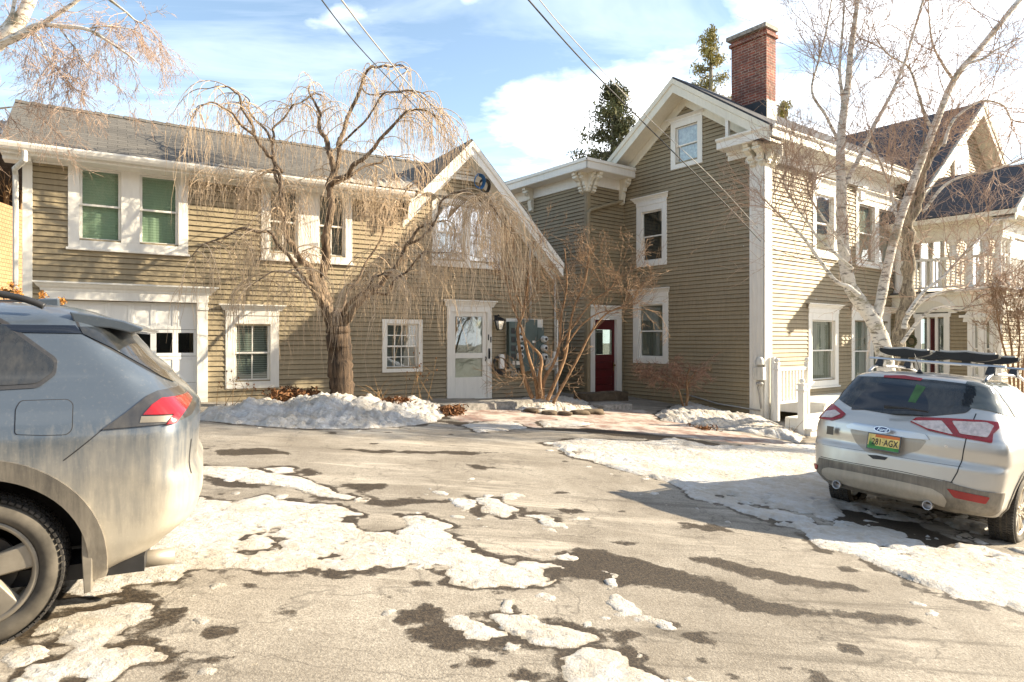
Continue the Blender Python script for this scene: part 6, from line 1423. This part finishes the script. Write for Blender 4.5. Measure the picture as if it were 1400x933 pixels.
def wheel(parent, c, r, wdt, side, mat_rim, spokes, kind, seed=0, label=None):
    """side = +1: outer face toward +y.  wheel: tyre mesh with rim, spokes and tread as sub-parts"""
    mb = MB(); rr_ = random.Random(seed); rim = r * .70 if kind == 'twin' else r * .72; y1 = wdt / 2
    prof = [(rim, -y1 + .03), (rim + .02, -y1 + .005), (r * .86, -y1), (r - .03, -y1 + .012), (r - .008, -y1 + .035), (r - .008, y1 - .035), (r - .03, y1 - .012), (r * .86, y1), (rim + .02, y1 - .005), (rim, y1 - .03)]
    mb.lathe([(a, b * side) for a, b in prof], c, 'y', 72); bpar = mb.build('wheel', 'tyre_side', parent, uv=False)
    mb = MB(); nb = 72
    for i in range(nb):                                # tread blocks
        for (ya, yb_, sh) in ((-y1 + .012, -y1 * .45, 0), (-y1 * .38, -.01, .5), (.01, y1 * .38, 0), (y1 * .45, y1 - .012, .5)):
            a0 = 2 * math.pi * (i + sh) / nb; a1 = a0 + 2 * math.pi / nb * .72; P_ = lambda a, q_, y: (c[0] + q_ * math.cos(a), c[1] + y * side, c[2] + q_ * math.sin(a)); sk = .012
            ri = r - .012; mb.hexa([P_(a0, ri, ya), P_(a1, ri, ya), P_(a1 + sk, ri, yb_), P_(a0 + sk, ri, yb_)], [P_(a0, r + .0, ya), P_(a1, r + .0, ya), P_(a1 + sk, r + .0, yb_), P_(a0 + sk, r + .0, yb_)])
    mb.build('tread', 'tyre_rubber', bpar, uv=False)
    mb = MB(); yo = (y1 - .02) * side
    mb.lathe([(rim + .004, yo), (rim - .004, yo + .006 * side), (rim - .02, yo), (rim - .03, yo - .03 * side), (rim - .035, yo - .16 * side)], c, 'y', 64)
    o3 = mb.build('rim', mat_rim, bpar, uv=False)
    mb = MB()
    def spoke(a, w0, w1, r0, r1, t0=.0, t1=.0):
        def P_(rad, wd, y): return (c[0] + rad * math.cos(a) - wd * math.sin(a), c[1] + y, c[2] + rad * math.sin(a) + wd * math.cos(a))
        ys0, ys1 = yo - .018 * side, yo - .004 * side
        mb.hexa([P_(r0, -w0, ys0 - .03 * side), P_(r0, w0, ys0 - .03 * side), P_(r1, w1, ys1 - .035 * side), P_(r1, -w1, ys1 - .035 * side)], [P_(r0, -w0 * .8, ys0), P_(r0, w0 * .8, ys0), P_(r1, w1 * .8, ys1), P_(r1, -w1 * .8, ys1)])
    for i in range(spokes):
        a = 2 * math.pi * i / spokes + .35
        if kind == 'twin': spoke(a, .050, .072, .03, rim - .015)
        else: spoke(a - .11, .016, .012, .05, rim - .015); spoke(a + .11, .016, .012, .05, rim - .015)
    mb.lathe([(.001, yo - .012 * side), (.035, yo - .012 * side), (.06, yo - .02 * side), (.075, yo - .05 * side)], c, 'y', 24)
    for k in range(5): a = 2 * math.pi * k / 5; mb.lathe([(.001, yo - .008 * side), (.012, yo - .01 * side), (.012, yo - .04 * side)], (c[0] + .055 * math.cos(a), c[1], c[2] + .055 * math.sin(a)), 'y', 8)
    mb.build('spokes', mat_rim, bpar, uv=False, bevel=.006)
    mb = MB(); mb.lathe([(.16, yo - .10 * side), (.001, yo - .10 * side)], c, 'y', 40); mb.lathe([(.16, yo - .10 * side), (.16, yo - .12 * side)], c, 'y', 40)
    mb.box(c[0] + .05, c[0] + .15, c[1] + min(yo - .12 * side, yo - .05 * side), c[1] + max(yo - .12 * side, yo - .05 * side), c[2] + .02, c[2] + .14); mb.build('brake_disc', 'brake_metal', bpar, uv=False)
    if label: tag(bpar, label)
    return bpar

class CarFrame:
    def __init__(s, x, y, z, yaw, roll=0.0, pitch=0.0, name='parked_car'):
        s.root = empty(name, (x, y, z)); c, q_ = math.cos(yaw), math.sin(yaw)
        fx = Vector((c, q_, pitch)).normalized(); ly = Vector((-q_, c, roll)).normalized(); up = fx.cross(ly).normalized(); ly = up.cross(fx)
        s.Rm = Matrix((fx, ly, up)).transposed(); s.root.rotation_euler = s.Rm.to_euler(); s.o = Vector((x, y, z))
    def ray(s, px, py): d = s.Rm.transposed() @ Vector(((px - CX) / F, 1.0, -(py - CY) / F)); o = s.Rm.transposed() @ (-s.o); return o, d
    def side(s, px, py, y):                            # (x, z) where the pixel meets the plane y = const
        o, d = s.ray(px, py); t = (y - o.y) / d.y; p = o + d * t; return (p.x, p.z)
    def rear(s, px, py, x):                            # (y, z) on the plane x = const
        o, d = s.ray(px, py); t = (x - o.x) / d.x; p = o + d * t; return (p.y, p.z)

# ------------------------------------------------ blue car at the left edge: only its rear quarter is in the picture
yaw = R(180 + 25.0)
CB = CarFrame(-2.923, 3.913, -1.475, yaw, 0.0, 0.0, 'parked_car'); tag(CB.root, 'dirty blue grey suv at the left edge, its rear quarter filling the corner', 'car', 'parked cars')
HW = .925
def sidepoly(pts, y=HW): return [CB.side(px, py, y) for px, py in pts]
shp = CarShape(
 xr=[(.28, -.62), (.36, -.80), (.50, -.955), (.60, -.985), (.72, -.985), (.80, -.955), (.95, -.965), (1.06, -.97), (1.10, -.945), (1.14, -.91), (1.27, -.80), (1.42, -.66), (1.50, -.60), (1.60, -.50), (1.66, -.36), (1.70, -.1)],
 xf=[(.28, 3.5), (.6, 3.62), (.85, 3.60), (1.0, 3.3), (1.05, 2.6), (1.10, 2.35), (1.4, 1.75), (1.6, 1.2), (1.70, .6)],
 W=[(.28, .84), (.45, .885), (.62, .905), (.82, .925), (.98, .922), (1.06, .90), (1.10, .885), (1.30, .80), (1.45, .735), (1.54, .68), (1.60, .60), (1.65, .48), (1.69, .28), (1.70, .05)],
 ztop=1.70, zbot=.28, ar=.30, af=.9, nr=3.6, nf=2.6)
wc = (0.0, .365)
arch_ = cyl_y(0, .375, .452, .45, 1.3, 80, 1.03); arch_r = cyl_y(0, .375, .45, -1.3, -.5, 60); arch_f = cyl_y(2.69, .375, .44, .5, 1.3, 60); arch_f2 = cyl_y(2.69, .375, .44, -1.3, -.5, 60)
base_me = shp.solid()
body = finish(boolean(base_me.copy(), [arch_, arch_r, arch_f, arch_f2], 'DIFFERENCE'), 'body', 'blue_paint', CB.root)
mb = MB(); mb.box(-.47, .47, -.46, .46, .34, .9); mb.build('wheel_well', 'black_plastic', CB.root, uv=False)
def inlay(shape, polys, direction, off, depth, name, mat, parent, ang=35):
    """a piece that lies exactly on the body: the inflated body cut by an outline"""
    me = shape.solid(off); cs = prism_me(polys, direction); r_ = boolean(me, [cs], 'INTERSECT'); return finish(r_, name, mat, parent, ang)
def P3side(pts, y0): return [(x, y0, z) for x, z in pts]
def rp(pts, r=.02, n=4): return [(p.x, p.y) for p in round_poly([Vector((a, b)) for a, b in pts], r, n)]
# fender flare and lower cladding
n = 40; fl_ = []
for i in range(n + 1): t = math.pi * (-.13 + 1.26 * i / n); fl_.append((.545 * math.cos(t) * 1.0, .375 + .545 * math.sin(t)))
for i in range(n, -1, -1): t = math.pi * (-.13 + 1.26 * i / n); fl_.append((.452 * 1.03 * math.cos(t), .375 + .452 * math.sin(t)))
flare = inlay(shp, P3side(fl_, .55), (0, .6, 0), .022, 0, 'wheel_arch_trim', 'dirty_plastic', CB.root)
low = sidepoly([(95, 820), (127, 776), (232, 747), (256, 727), (275, 700), (300, 700), (300, 830)], .85)
# side window with its frame, gloss stripe, rear pillar trim
gw = sidepoly([(-60, 418), (0, 446), (73, 494), (73, 509), (52, 524), (0, 527), (-90, 527)], .80)
gwf = sidepoly([(-70, 408), (0, 440), (77, 491), (77, 512), (54, 530), (0, 533), (-100, 533)], .80)
inlay(shp, P3side(rp(gwf, .02), .5), (0, .6, 0), .005, 0, 'window_frame', 'dirty_plastic', CB.root); 
inlay(shp, P3side(rp(gw, .02), .5), (0, .6, 0), .009, 0, 'side_window', 'dirty_glass', CB.root)
st = sidepoly([(-40, 436), (0, 443.2), (99, 444.5), (110.5, 456), (23, 454.5)], .74); inlay(shp, P3side(st, .4), (0, .7, 0), .006, 0, 'gloss_stripe', 'clean_glass', CB.root)
pl_ = sidepoly([(104, 446), (180, 447), (195, 449), (176, 455), (170, 462), (190, 486), (215, 508), (232, 519), (246, 531), (233, 526), (200, 504), (150, 475), (110.5, 456)], .76); inlay(shp, P3side(pl_, .3), (0, .9, 0), .007, 0, 'pillar_trim', 'dirty_glass', CB.root)
# tail lamp
tl = sidepoly([(141, 586), (175, 562), (201, 541), (214, 535.5), (247, 534), (268, 543), (274, 552), (262, 570), (240, 577.5), (190, 582)], .87)
inlay(shp, P3side(rp(tl, .006), .35), (0, .8, 0), .010, 0, 'tail_lamp', 'dark_trim', CB.root)
lampo = CB.root.children[-1]
rd = sidepoly([(196, 566.5), (208, 553), (221, 544.5), (264, 544.5), (262, 553), (241, 578), (228, 579.5), (238, 566)], .87); inlay(shp, P3side(rd, .35), (0, .8, 0), .016, 0, 'red_lens', 'tail_red', lampo)
tag(CB.root.children[-1] if CB.root.children[-1].name.startswith('tail') else lampo, None)
cl_ = sidepoly([(194, 568.5), (236, 568), (228, 576), (192, 577)], .87); inlay(shp, P3side(cl_, .35), (0, .8, 0), .013, 0, 'clear_lens', 'rim_dirty', lampo)
# fuel door and panel gaps (thin dark seams lying on the paint)
fd = sidepoly([(19, 595), (17, 560), (23, 549), (90, 547), (98, 553), (99, 588), (92, 595), (60, 596)], .915)
fd = rp(fd, .015)
def inner(pl, k): cx_ = sum(p[0] for p in pl) / len(pl); cz_ = sum(p[1] for p in pl) / len(pl); return [(cx_ + (x - cx_) * k, cz_ + (z - cz_) * k) for x, z in pl]
inlay(shp, P3side(fd, .6), (0, .6, 0), .0012, 0, 'fuel_door_gap', 'black_plastic', CB.root); inlay(shp, P3side([(x * 1 + 0, z) for x, z in inner(fd, .965)], .6), (0, .6, 0), .0030, 0, 'fuel_door', 'blue_paint', CB.root)
def seam(shape, line, name, parent, w=.0035, off=.0015, mat='black_plastic'):
    L_ = [Vector(p) for p in line]; up_ = []; dn = []
    for i, p in enumerate(L_):
        d = (L_[min(i + 1, len(L_) - 1)] - L_[max(i - 1, 0)]).normalized(); nn = Vector((-d.y, d.x)) * w; up_.append(p + nn); dn.append(p - nn)
    poly = [(p.x, p.y) for p in up_ + dn[::-1]]; return inlay(shape, P3side(poly, .3), (0, .9, 0), off, 0, name, mat, parent)
def ss(pts, y): return [(p.x, p.z) for p in smooth_path([Vector((a, 0, b)) for a, b in sidepoly(pts, y)], 4)]
seam(shp, ss([(94, 424), (96, 434), (104, 447), (116, 458), (150, 477), (200, 506), (247, 533)], .76), 'tailgate_gap', CB.root, .005)
seam(shp, ss([(141, 586.5), (125, 600), (105, 616), (88, 629)], .9), 'bumper_gap', CB.root, .0025)
seam(shp, ss([(262, 600), (259, 630), (262, 645)], .7), 'bumper_corner_gap', CB.root, .002)
# spoiler, antenna, roof rail
mb = MB()
sp_ = [CB.side(px, py, .60) for px, py in ((95, 426), (130, 431), (170, 439), (197, 449), (194, 453), (178, 455), (150, 449), (104, 446))]
mb.prism([(x, -.62, z) for x, z in sp_], (0, 1.235, 0)); mb.build('spoiler', 'blue_paint', CB.root, bevel=.008, uv=False)
fin = [CB.side(px, py, .0) for px, py in ((46, 412), (58, 408.5), (81, 408.5), (82, 425), (46, 425))]; mb = MB(); mb.prism([(x, -.02, z) for x, z in fin], (0, .04, 0)); mb.build('antenna', 'blue_paint', CB.root, bevel=.008, uv=False)
rl = [CB.side(px, py, .62) for px, py in ((-120, 396), (-40, 396), (0, 402), (25, 407), (45, 413), (59, 419))]; mb = MB(); mb.tube(smooth_path([(x, .60, z) for x, z in rl], 5), .018, 10); mb.build('roof_rail', 'black_plastic', CB.root, uv=False); mb = MB(); mb.tube(smooth_path([(x, -.60, z) for x, z in rl], 5), .018, 10); mb.build('roof_rail', 'black_plastic', CB.root, uv=False)
for me_ in ((0.0, 1), (0.0, -1), (2.69, 1), (2.69, -1)): wheel(CB.root, (me_[0], me_[1] * (HW - .13), .365), .365, .225, me_[1], 'rim_dirty', 5, 'twin', 3)
fp = [CB.side(px, py, .86) for px, py in ((113, 722), (128, 738), (126, 806), (116, 810), (113, 760))]; # a scuffed crease and the door cut are further seams on the flank
seam(shp, ss([(-60, 640), (-40, 600), (-30, 560), (-25, 530)], .9), 'door_gap', CB.root, .004)
mb = MB(); mb.prism([(x, .66, z) for x, z in fp], (0, .23, 0)); mb.build('mud_flap', 'rim_dirty', CB.root, bevel=.004, uv=False); mb = MB(); mb.prism([(x, -.89, z) for x, z in fp], (0, .23, 0)); mb.build('mud_flap', 'rim_dirty', CB.root, bevel=.004, uv=False)
ep = CB.side(220, 764, .55); mb = MB(); mb.lathe([(.001, -.12), (.045, -.12), (.048, .12), (.04, .12), (.04, -.10)], (ep[0] + .05, .52, ep[1]), 'x', 20); mb.build('exhaust_pipe', 'rim_dirty', CB.root, uv=False)
mb = MB(); mb.box(-.7, 3.3, -.75, .75, .24, .32); mb.build('underbody', 'black_plastic', CB.root, uv=False)

# ------------------------------------------------ silver car at the right
CSF = CarFrame(4.55, 7.32, -2.02, R(40.5), 0.055, -0.055, 'parked_car'); tag(CSF.root, 'silver suv with a roof rack and a yellow plate parked on snow', 'car', 'parked cars')
HS_ = .92
shs = CarShape(
 xr=[(.33, -.74), (.38, -.83), (.48, -.895), (.60, -.905), (.78, -.89), (.84, -.85), (.95, -.855), (1.06, -.84), (1.12, -.80), (1.20, -.74), (1.38, -.635), (1.52, -.56), (1.58, -.545), (1.62, -.50), (1.65, -.38), (1.67, -.1)],
 xf=[(.33, 3.4), (.6, 3.55), (.85, 3.5), (1.0, 3.2), (1.05, 2.5), (1.12, 2.2), (1.4, 1.6), (1.6, 1.1), (1.67, .5)],
 W=[(.33, .80), (.42, .855), (.56, .88), (.70, .90), (.88, .92), (1.0, .915), (1.08, .89), (1.13, .865), (1.35, .76), (1.50, .69), (1.57, .645), (1.61, .58), (1.64, .48), (1.66, .30), (1.67, .06)],
 ztop=1.67, zbot=.33, ar=.27, af=.9, nr=4.0, nf=2.6)
rt_ = .345
body = finish(boolean(shs.solid(), [cyl_y(0, .36, .415, .5, 1.3, 70), cyl_y(0, .36, .415, -1.3, -.5, 70), cyl_y(2.69, .36, .415, .5, 1.3, 50), cyl_y(2.69, .36, .415, -1.3, -.5, 50)], 'DIFFERENCE'), 'body', 'silver_paint', CSF.root)
mb = MB(); mb.box(-.42, .42, -.46, .46, .34, .8); mb.box(-.60, 3.2, -.42, .42, .30, .5); mb.build('underbody', 'black_plastic', CSF.root, uv=False)
def rpx(pts, x): return [CSF.rear(px, py, x) for px, py in pts]
def P3rear(pts, x0): return [(x0, y, z) for y, z in pts]
def rin(pts, off, name, mat, parent=None, x=-.85, d=.75, r=.012, x0=-1.3, raw=False):
    pl = pts if raw else rpx(pts, x)
    if r: pl = rp(pl, r, 3)
    return inlay(shs, P3rear(pl, x0), (d, 0, 0), off, 0, name, mat, parent or CSF.root)
Z = lambda x, y: (1090 + x / 3.11, 460 + y / 3.11)
win = [Z(*p) for p in ((222, 168), (370, 172), (560, 184), (738, 206), (748, 240), (742, 300), (722, 325), (560, 340), (430, 334), (240, 302), (162, 262), (185, 210))]
rw = rin(win, .006, 'rear_window', 'dirty_glass', x=-.66, r=.03, d=.95)
# cleaned arc of the wiper and a green note behind the glass
arc = [Z(395 + 160 * math.cos(t), 318 - 130 * math.sin(t)) for t in np.linspace(.0, math.pi * .98, 26)]; rin(arc, .0085, 'wiped_arc', 'clean_glass', rw, x=-.70, r=0, d=.95)
rin([Z(*p) for p in ((490, 203), (530, 215), (500, 283), (468, 278))], .010, 'paper_note', 'paper_green', rw, x=-.68, r=0, d=.95); rin([Z(*p) for p in ((600, 228), (655, 240), (660, 290), (640, 305), (610, 270))], .010, 'paper_note', 'dirty_glass', rw, x=-.68, r=0, d=.95)
tl1 = rin([Z(*p) for p in ((122, 284), (150, 297), (203, 329), (190, 345), (150, 357), (80, 349), (84, 320))], .012, 'tail_lamp', 'tail_red', x=-.80, r=.015, d=.75)
rin([Z(*p) for p in ((108, 318), (150, 312), (182, 330), (150, 345), (95, 342))], .018, 'clear_lens', 'lamp_clear', tl1, x=-.80, r=.01)
# right lamp wraps onto the side: cut along the viewing diagonal of the corner
dg_ = Vector((1, 1, 0)).normalized()
def diag(pts, off, name, mat, parent, dist=.9):
    o_, _ = CSF.ray(700, 466); P = []
    for px, py in pts:
        o, d = CSF.ray(px, py); k = Vector((-.86, -.70, 0)); nrm = Vector((1, 1, 0)).normalized(); t = ((k - o).dot(nrm)) / d.dot(nrm); P.append(o + d * t)
    P = [p - dg_ * .4 for p in round_poly(P, .012, 3)]
    return finish(boolean(shs.solid(off), [prism_me([tuple(p) for p in P], dg_ * .9)], 'INTERSECT'), name, mat, parent)
tl2 = diag([Z(*p) for p in ((578, 379), (640, 368), (720, 364), (830, 364), (886, 370), (880, 395), (845, 415), (824, 453), (722, 438), (640, 420))], .012, 'tail_lamp', 'tail_red', CSF.root)
diag([Z(*p) for p in ((600, 385), (700, 376), (712, 430), (640, 412))], .017, 'clear_lens', 'lamp_clear', tl2); diag([Z(*p) for p in ((732, 374), (840, 372), (862, 385), (815, 432), (735, 424))], .017, 'clear_lens', 'lamp_clear', tl2)
rin([Z(*p) for p in ((366, 165), (450, 165), (527, 178), (525, 189), (450, 180), (366, 174))], .016, 'high_brake_light', 'tail_red', x=-.56, r=0, d=1.0)
chm = rin([Z(*p) for p in ((207, 378), (245, 366), (400, 390), (545, 416), (563, 440), (470, 432), (330, 410), (215, 390))], .018, 'chrome_strip', 'alu', r=.01)
hollow = rin([Z(*p) for p in ((222, 394), (320, 410), (460, 432), (553, 443), (520, 485), (440, 508), (300, 492), (250, 455))], .002, 'plate_recess', 'silver_skid', r=.03)
rin([Z(*p) for p in ((305, 502), (345, 505), (392, 514), (380, 525), (330, 520))], .006, 'release_recess', 'black_plastic', r=.004)
rin([Z(*p) for p in ((92, 515), (200, 533), (400, 570), (560, 600), (665, 624), (700, 640), (668, 760), (560, 760), (110, 640), (95, 600), (70, 575), (80, 545))], .010, 'bumper_cladding', 'dirty_plastic', r=.01)
diag([Z(*p) for p in ((660, 625), (700, 640), (770, 655), (872, 662), (868, 735), (845, 770), (780, 775), (650, 770))], .012, 'bumper_cladding', 'dirty_plastic', CSF.root)
rin([Z(*p) for p in ((103, 585), (110, 562), (140, 556), (250, 575), (450, 615), (580, 645), (628, 672), (640, 700), (620, 732), (560, 700), (480, 700), (300, 662), (180, 625), (120, 608))], .018, 'skid_plate', 'silver_skid', r=.02)
rin([Z(*p) for p in ((68, 540), (95, 546), (88, 566), (68, 561))], .018, 'reflector', 'reflector_red', r=.004, x=-.8)
diag([Z(*p) for p in ((668, 660), (798, 678), (786, 708), (690, 696))], .020, 'reflector', 'reflector_red', CSF.root)
# tailgate seam lines
def rseam(pts, name, x=-.86, w=.003):
    L_ = [Vector(p) for p in rpx([Z(*p) for p in pts], x)]; a = []; b = []
    for i, p in enumerate(L_):
        d = (L_[min(i + 1, len(L_) - 1)] - L_[max(i - 1, 0)]).normalized(); nn = Vector((-d.y, d.x)) * w; a.append(p + nn); b.append(p - nn)
    return inlay(shs, P3rear([(q_.x, q_.y) for q_ in a + b[::-1]], -1.3), (.9, 0, 0), .0018, 0, name, 'black_plastic', CSF.root)
rseam([(738, 330), (728, 380), (718, 440), (705, 520), (690, 575), (664, 622)], 'tailgate_gap', -.82, .005); rseam([(95, 512), (250, 540), (450, 575), (664, 622)], 'tailgate_gap', -.88, .003)
rseam([(100, 460), (300, 490), (500, 525), (700, 556)], 'tailgate_crease', -.88, .0012)
# side windows
gs = [CSF.side(px, py, -.80) for px, py in (Z(800, 226), Z(850, 212), Z(905, 206), Z(925, 344), Z(890, 336), Z(845, 290))]
inlay(shs, [(x, -.45, z) for x, z in rp(gs, .02)], (0, -.7, 0), .006, 0, 'side_window', 'side_glass', CSF.root)
gs = [CSF.side(px, py, -.80) for px, py in ((Z(912, 205)), (Z(1010, 200)), (Z(1150, 205)), (Z(1190, 370)), (Z(1010, 360)), (Z(932, 345)))]
inlay(shs, [(x, -.45, z) for x, z in rp(gs, .01)], (0, -.7, 0), .006, 0, 'side_window', 'side_glass', CSF.root)
inlay(shs, [(x, .45, z) for x, z in rp([(-.45, 1.18), (-.30, 1.42), (.1, 1.50), (1.2, 1.50), (1.7, 1.15), (.2, 1.12)], .02)], (0, .7, 0), .006, 0, 'side_window', 'side_glass', CSF.root)
n = 36; fl_ = []
for i in range(n + 1): t = math.pi * (-.10 + 1.2 * i / n); fl_.append((.455 * math.cos(t), .36 + .455 * math.sin(t)))
for i in range(n, -1, -1): t = math.pi * (-.10 + 1.2 * i / n); fl_.append((.415 * math.cos(t), .36 + .415 * math.sin(t)))
inlay(shs, [(x, -.5, z) for x, z in fl_], (0, -.6, 0), .010, 0, 'wheel_arch_trim', 'dirty_plastic', CSF.root)
# wiper, badge, plate
a = CSF.rear(*Z(378, 300), -.78); b = CSF.rear(*Z(560, 322), -.76); mb = MB(); mb.tube([(-.83, a[0], a[1]), (-.80, (a[0] + b[0]) / 2, (a[1] + b[1]) / 2 + .015), (-.775, b[0], b[1])], [.022, .014, .008], 8); mb.build('wiper', 'black_plastic', CSF.root, uv=False)
pc = CSF.rear(*Z(367, 453), -.91); X_ = Vector((0, -1, 0)); tilt = Vector((.16, 0, 1)).normalized()
mb = MB(); pw, ph = .30 / 2, .15 / 2
def pp(u, v, o): return Vector((-.905, pc[0], pc[1])) + X_ * u + tilt * v + Vector((-1, 0, .16)).normalized() * o
def pbox(mb, u0, u1, v0, v1, o0, o1): mb.hexa([pp(u0, v0, o0), pp(u1, v0, o0), pp(u1, v1, o0), pp(u0, v1, o0)], [pp(u0, v0, o1), pp(u1, v0, o1), pp(u1, v1, o1), pp(u0, v1, o1)])
pbox(mb, -pw - .012, pw + .012, -ph - .012, ph + .012, 0, .010); plt = mb.build('licence_plate', 'dark_trim', CSF.root, bevel=.003, uv=False)
mb = MB(); pbox(mb, -pw, pw, -ph * .55, ph, .0105, .013); mb.build('plate_field', 'plate_yellow', plt, uv=False)
mb = MB(); pbox(mb, -pw * .55, pw, ph * .62, ph, .0132, .0142); mb.build('plate_band', 'plate_orange', plt, uv=False)
mb = MB(); pbox(mb, -pw, pw, -ph, -ph * .55, .0105, .013); 
for k in range(5): mb.face([pp(-pw + .01 + k * .012, -ph * .6, .0136), pp(-pw + .03 + k * .012, -ph * .6, .0136), pp(-pw + .02 + k * .012, -ph * .6 + .09 - .014 * k, .0136)])
mb.build('plate_scene', 'plate_green', plt, uv=False)
text_mesh('plate_number', '281\u00b7AGX', .092, pp(.014, -.004, .0150), X_, tilt, 'plate_black', plt, ext=.001, bold=.0010, space=1.08, xs=.66)
bc = CSF.rear(*Z(362, 397), -.925); mb = MB(); m_ = 28
def bb(u, v, o): return Vector((-.925, bc[0], bc[1])) + X_ * u + tilt * v + Vector((-1, 0, .1)).normalized() * o
for (ru, rv, o0, o1, mi) in ((.078, .031, 0, .012, 1), (.072, .026, .012, .014, 0)):
    r0 = [bb(ru * math.cos(2 * math.pi * i / m_), rv * math.sin(2 * math.pi * i / m_), o0) for i in range(m_)]; mb.prism(r0, bb(0, 0, o1) - bb(0, 0, o0), mi)
bdg = mb.build('badge', ['badge_blue', 'chrome'], CSF.root, uv=False); text_mesh('lettering', 'Ford', .050, bb(0, -.001, .0155), X_, tilt, 'chrome', bdg, ext=.001, shear=.4)
bq = CSF.rear(*Z(140, 400), -.90); mb = MB()
mb.box(-.905, -.895, bq[0] - .035, bq[0] + .035, bq[1] - .045, bq[1] + .045); mb.build('sticker', 'dark_trim', CSF.root, uv=False)
bq = CSF.rear(*Z(632, 468), -.905); text_mesh('trim_lettering', 'SE', .03, (-.905, bq[0], bq[1]), X_, (0.05, 0, 1), 'chrome', CSF.root, ext=.002)
for (px, py, sd) in ((170, 630, 0), (556, 718, 1)):
    y_, z_ = CSF.rear(*Z(px, py), -.86); mb = MB(); mb.lathe([(.036, .20), (.038, .0), (.046, -.01), (.046, -.04), (.040, -.045), (.036, -.02), (.034, .18)], (-.85, y_, z_), 'x', 22); mb.lathe([(.001, .05), (.036, .05)], (-.85, y_, z_), 'x', 20); mb.build('exhaust_pipe', 'alu', CSF.root, uv=False)
for (x, sd) in ((0, 1), (0, -1), (2.69, 1), (2.69, -1)): wheel(CSF.root, (x, sd * (HS_ - .135), rt_), rt_, .235, sd, 'rim_silver', 9, 'multi', 5)
for sd in (-1, 1): mb = MB(); mb.tube(smooth_path([(-.28, sd * .56, 1.635), (-.15, sd * .56, 1.685), (.1, sd * .56, 1.70), (.9, sd * .56, 1.70), (1.2, sd * .56, 1.66)], 5), .016, 8); mb.build('roof_rail', 'alu', CSF.root, uv=False)
# roof antenna
a = CSF.rear(*Z(522, 132), -.35); mb = MB(); mb.tube([(-.35, a[0], 1.655), (-.36, a[0], 1.69)], [.035, .012], 10); mb.tube([(-.36, a[0], 1.69), (-.46, a[0] + .03, 1.86)], .0035, 6); mb.build('antenna', 'black_plastic', CSF.root, uv=False)
# the rack is carried by the car: cross bars, feet, and three padded cradles
RK = empty('roof_rack', CSF.root.location); RK.rotation_euler = CSF.root.rotation_euler; tag(RK, 'silver cross bars with black padded ski cradles on the roof of the silver car', 'roof rack')
def crossbar(x, z):
    mb = MB(); pr = [(x - .04, z - .008), (x - .03, z - .016), (x + .03, z - .016), (x + .04, z - .006), (x + .03, z + .008), (x - .03, z + .010)]
    mb.prism([(a, -.66, b) for a, b in pr], (0, 1.32, 0)); o = mb.build('cross_bar', 'alu', RK, uv=False, bevel=.004)
    for sd in (-1, 1): mb = MB(); mb.hexa([(x - .06, sd * .54 - .05, z - .10), (x + .06, sd * .54 - .05, z - .10), (x + .06, sd * .54 + .05, z - .10), (x - .06, sd * .54 + .05, z - .10)], [(x - .04, sd * .54 - .03, z - .012), (x + .04, sd * .54 - .03, z - .012), (x + .04, sd * .54 + .03, z - .012), (x - .04, sd * .54 + .03, z - .012)]); mb.build('rack_foot', 'black_plastic', o, uv=False, bevel=.01)
    return o
zb1 = 1.79; crossbar(-.02, zb1); crossbar(.85, zb1)
def cradle(x, y0, y1, z):
    """long padded arm across the bars, thick in the middle and turned up at its ends"""
    mb = MB(); n_ = 16; prof = []
    for i in range(n_ + 1):
        t = i / n_; y = y0 + (y1 - y0) * t; e = abs(2 * t - 1); prof.append((y, z + .02 + .05 * e ** 3, z + .115 + .03 * e ** 4 - .03 * e))
    a = [(x - .045, y, lo) for y, lo, hi in prof] + [(x - .045, y, hi) for y, lo, hi in prof[::-1]]
    mb.prism(a, (.09, 0, 0)); o = mb.build('cradle', 'pad_foam', RK, uv=False, bevel=.008)
    mb = MB(); a = [(x - .025, y, hi + .001) for y, lo, hi in prof[1:-1]] + [(x - .025, y, hi + .022) for y, lo, hi in prof[1:-1][::-1]]; mb.prism(a, (.05, 0, 0)); mb.build('pad', 'pad_grey', o, uv=False, bevel=.004)
    mb = MB(); ym = (y0 + y1) / 2; mb.box(x - .02, x + .02, ym - .04, ym + .04, z - .03, z + .03); mb.tube([(x, y0 + .02, z + .09), (x, (y0 + ym) / 2, z + .115), (x, y1 - .02, z + .09)], .006, 6); mb.build('strap', 'black_plastic', o, uv=False)
cradle(-.02, .55, .03, zb1 + .01); cradle(-.02, -.02, -.60, zb1 + .01); cradle(.85, .55, .03, zb1 + .01); cradle(.85, -.02, -.58, zb1 + .01)
for o in (CB.root, CSF.root):
    pass
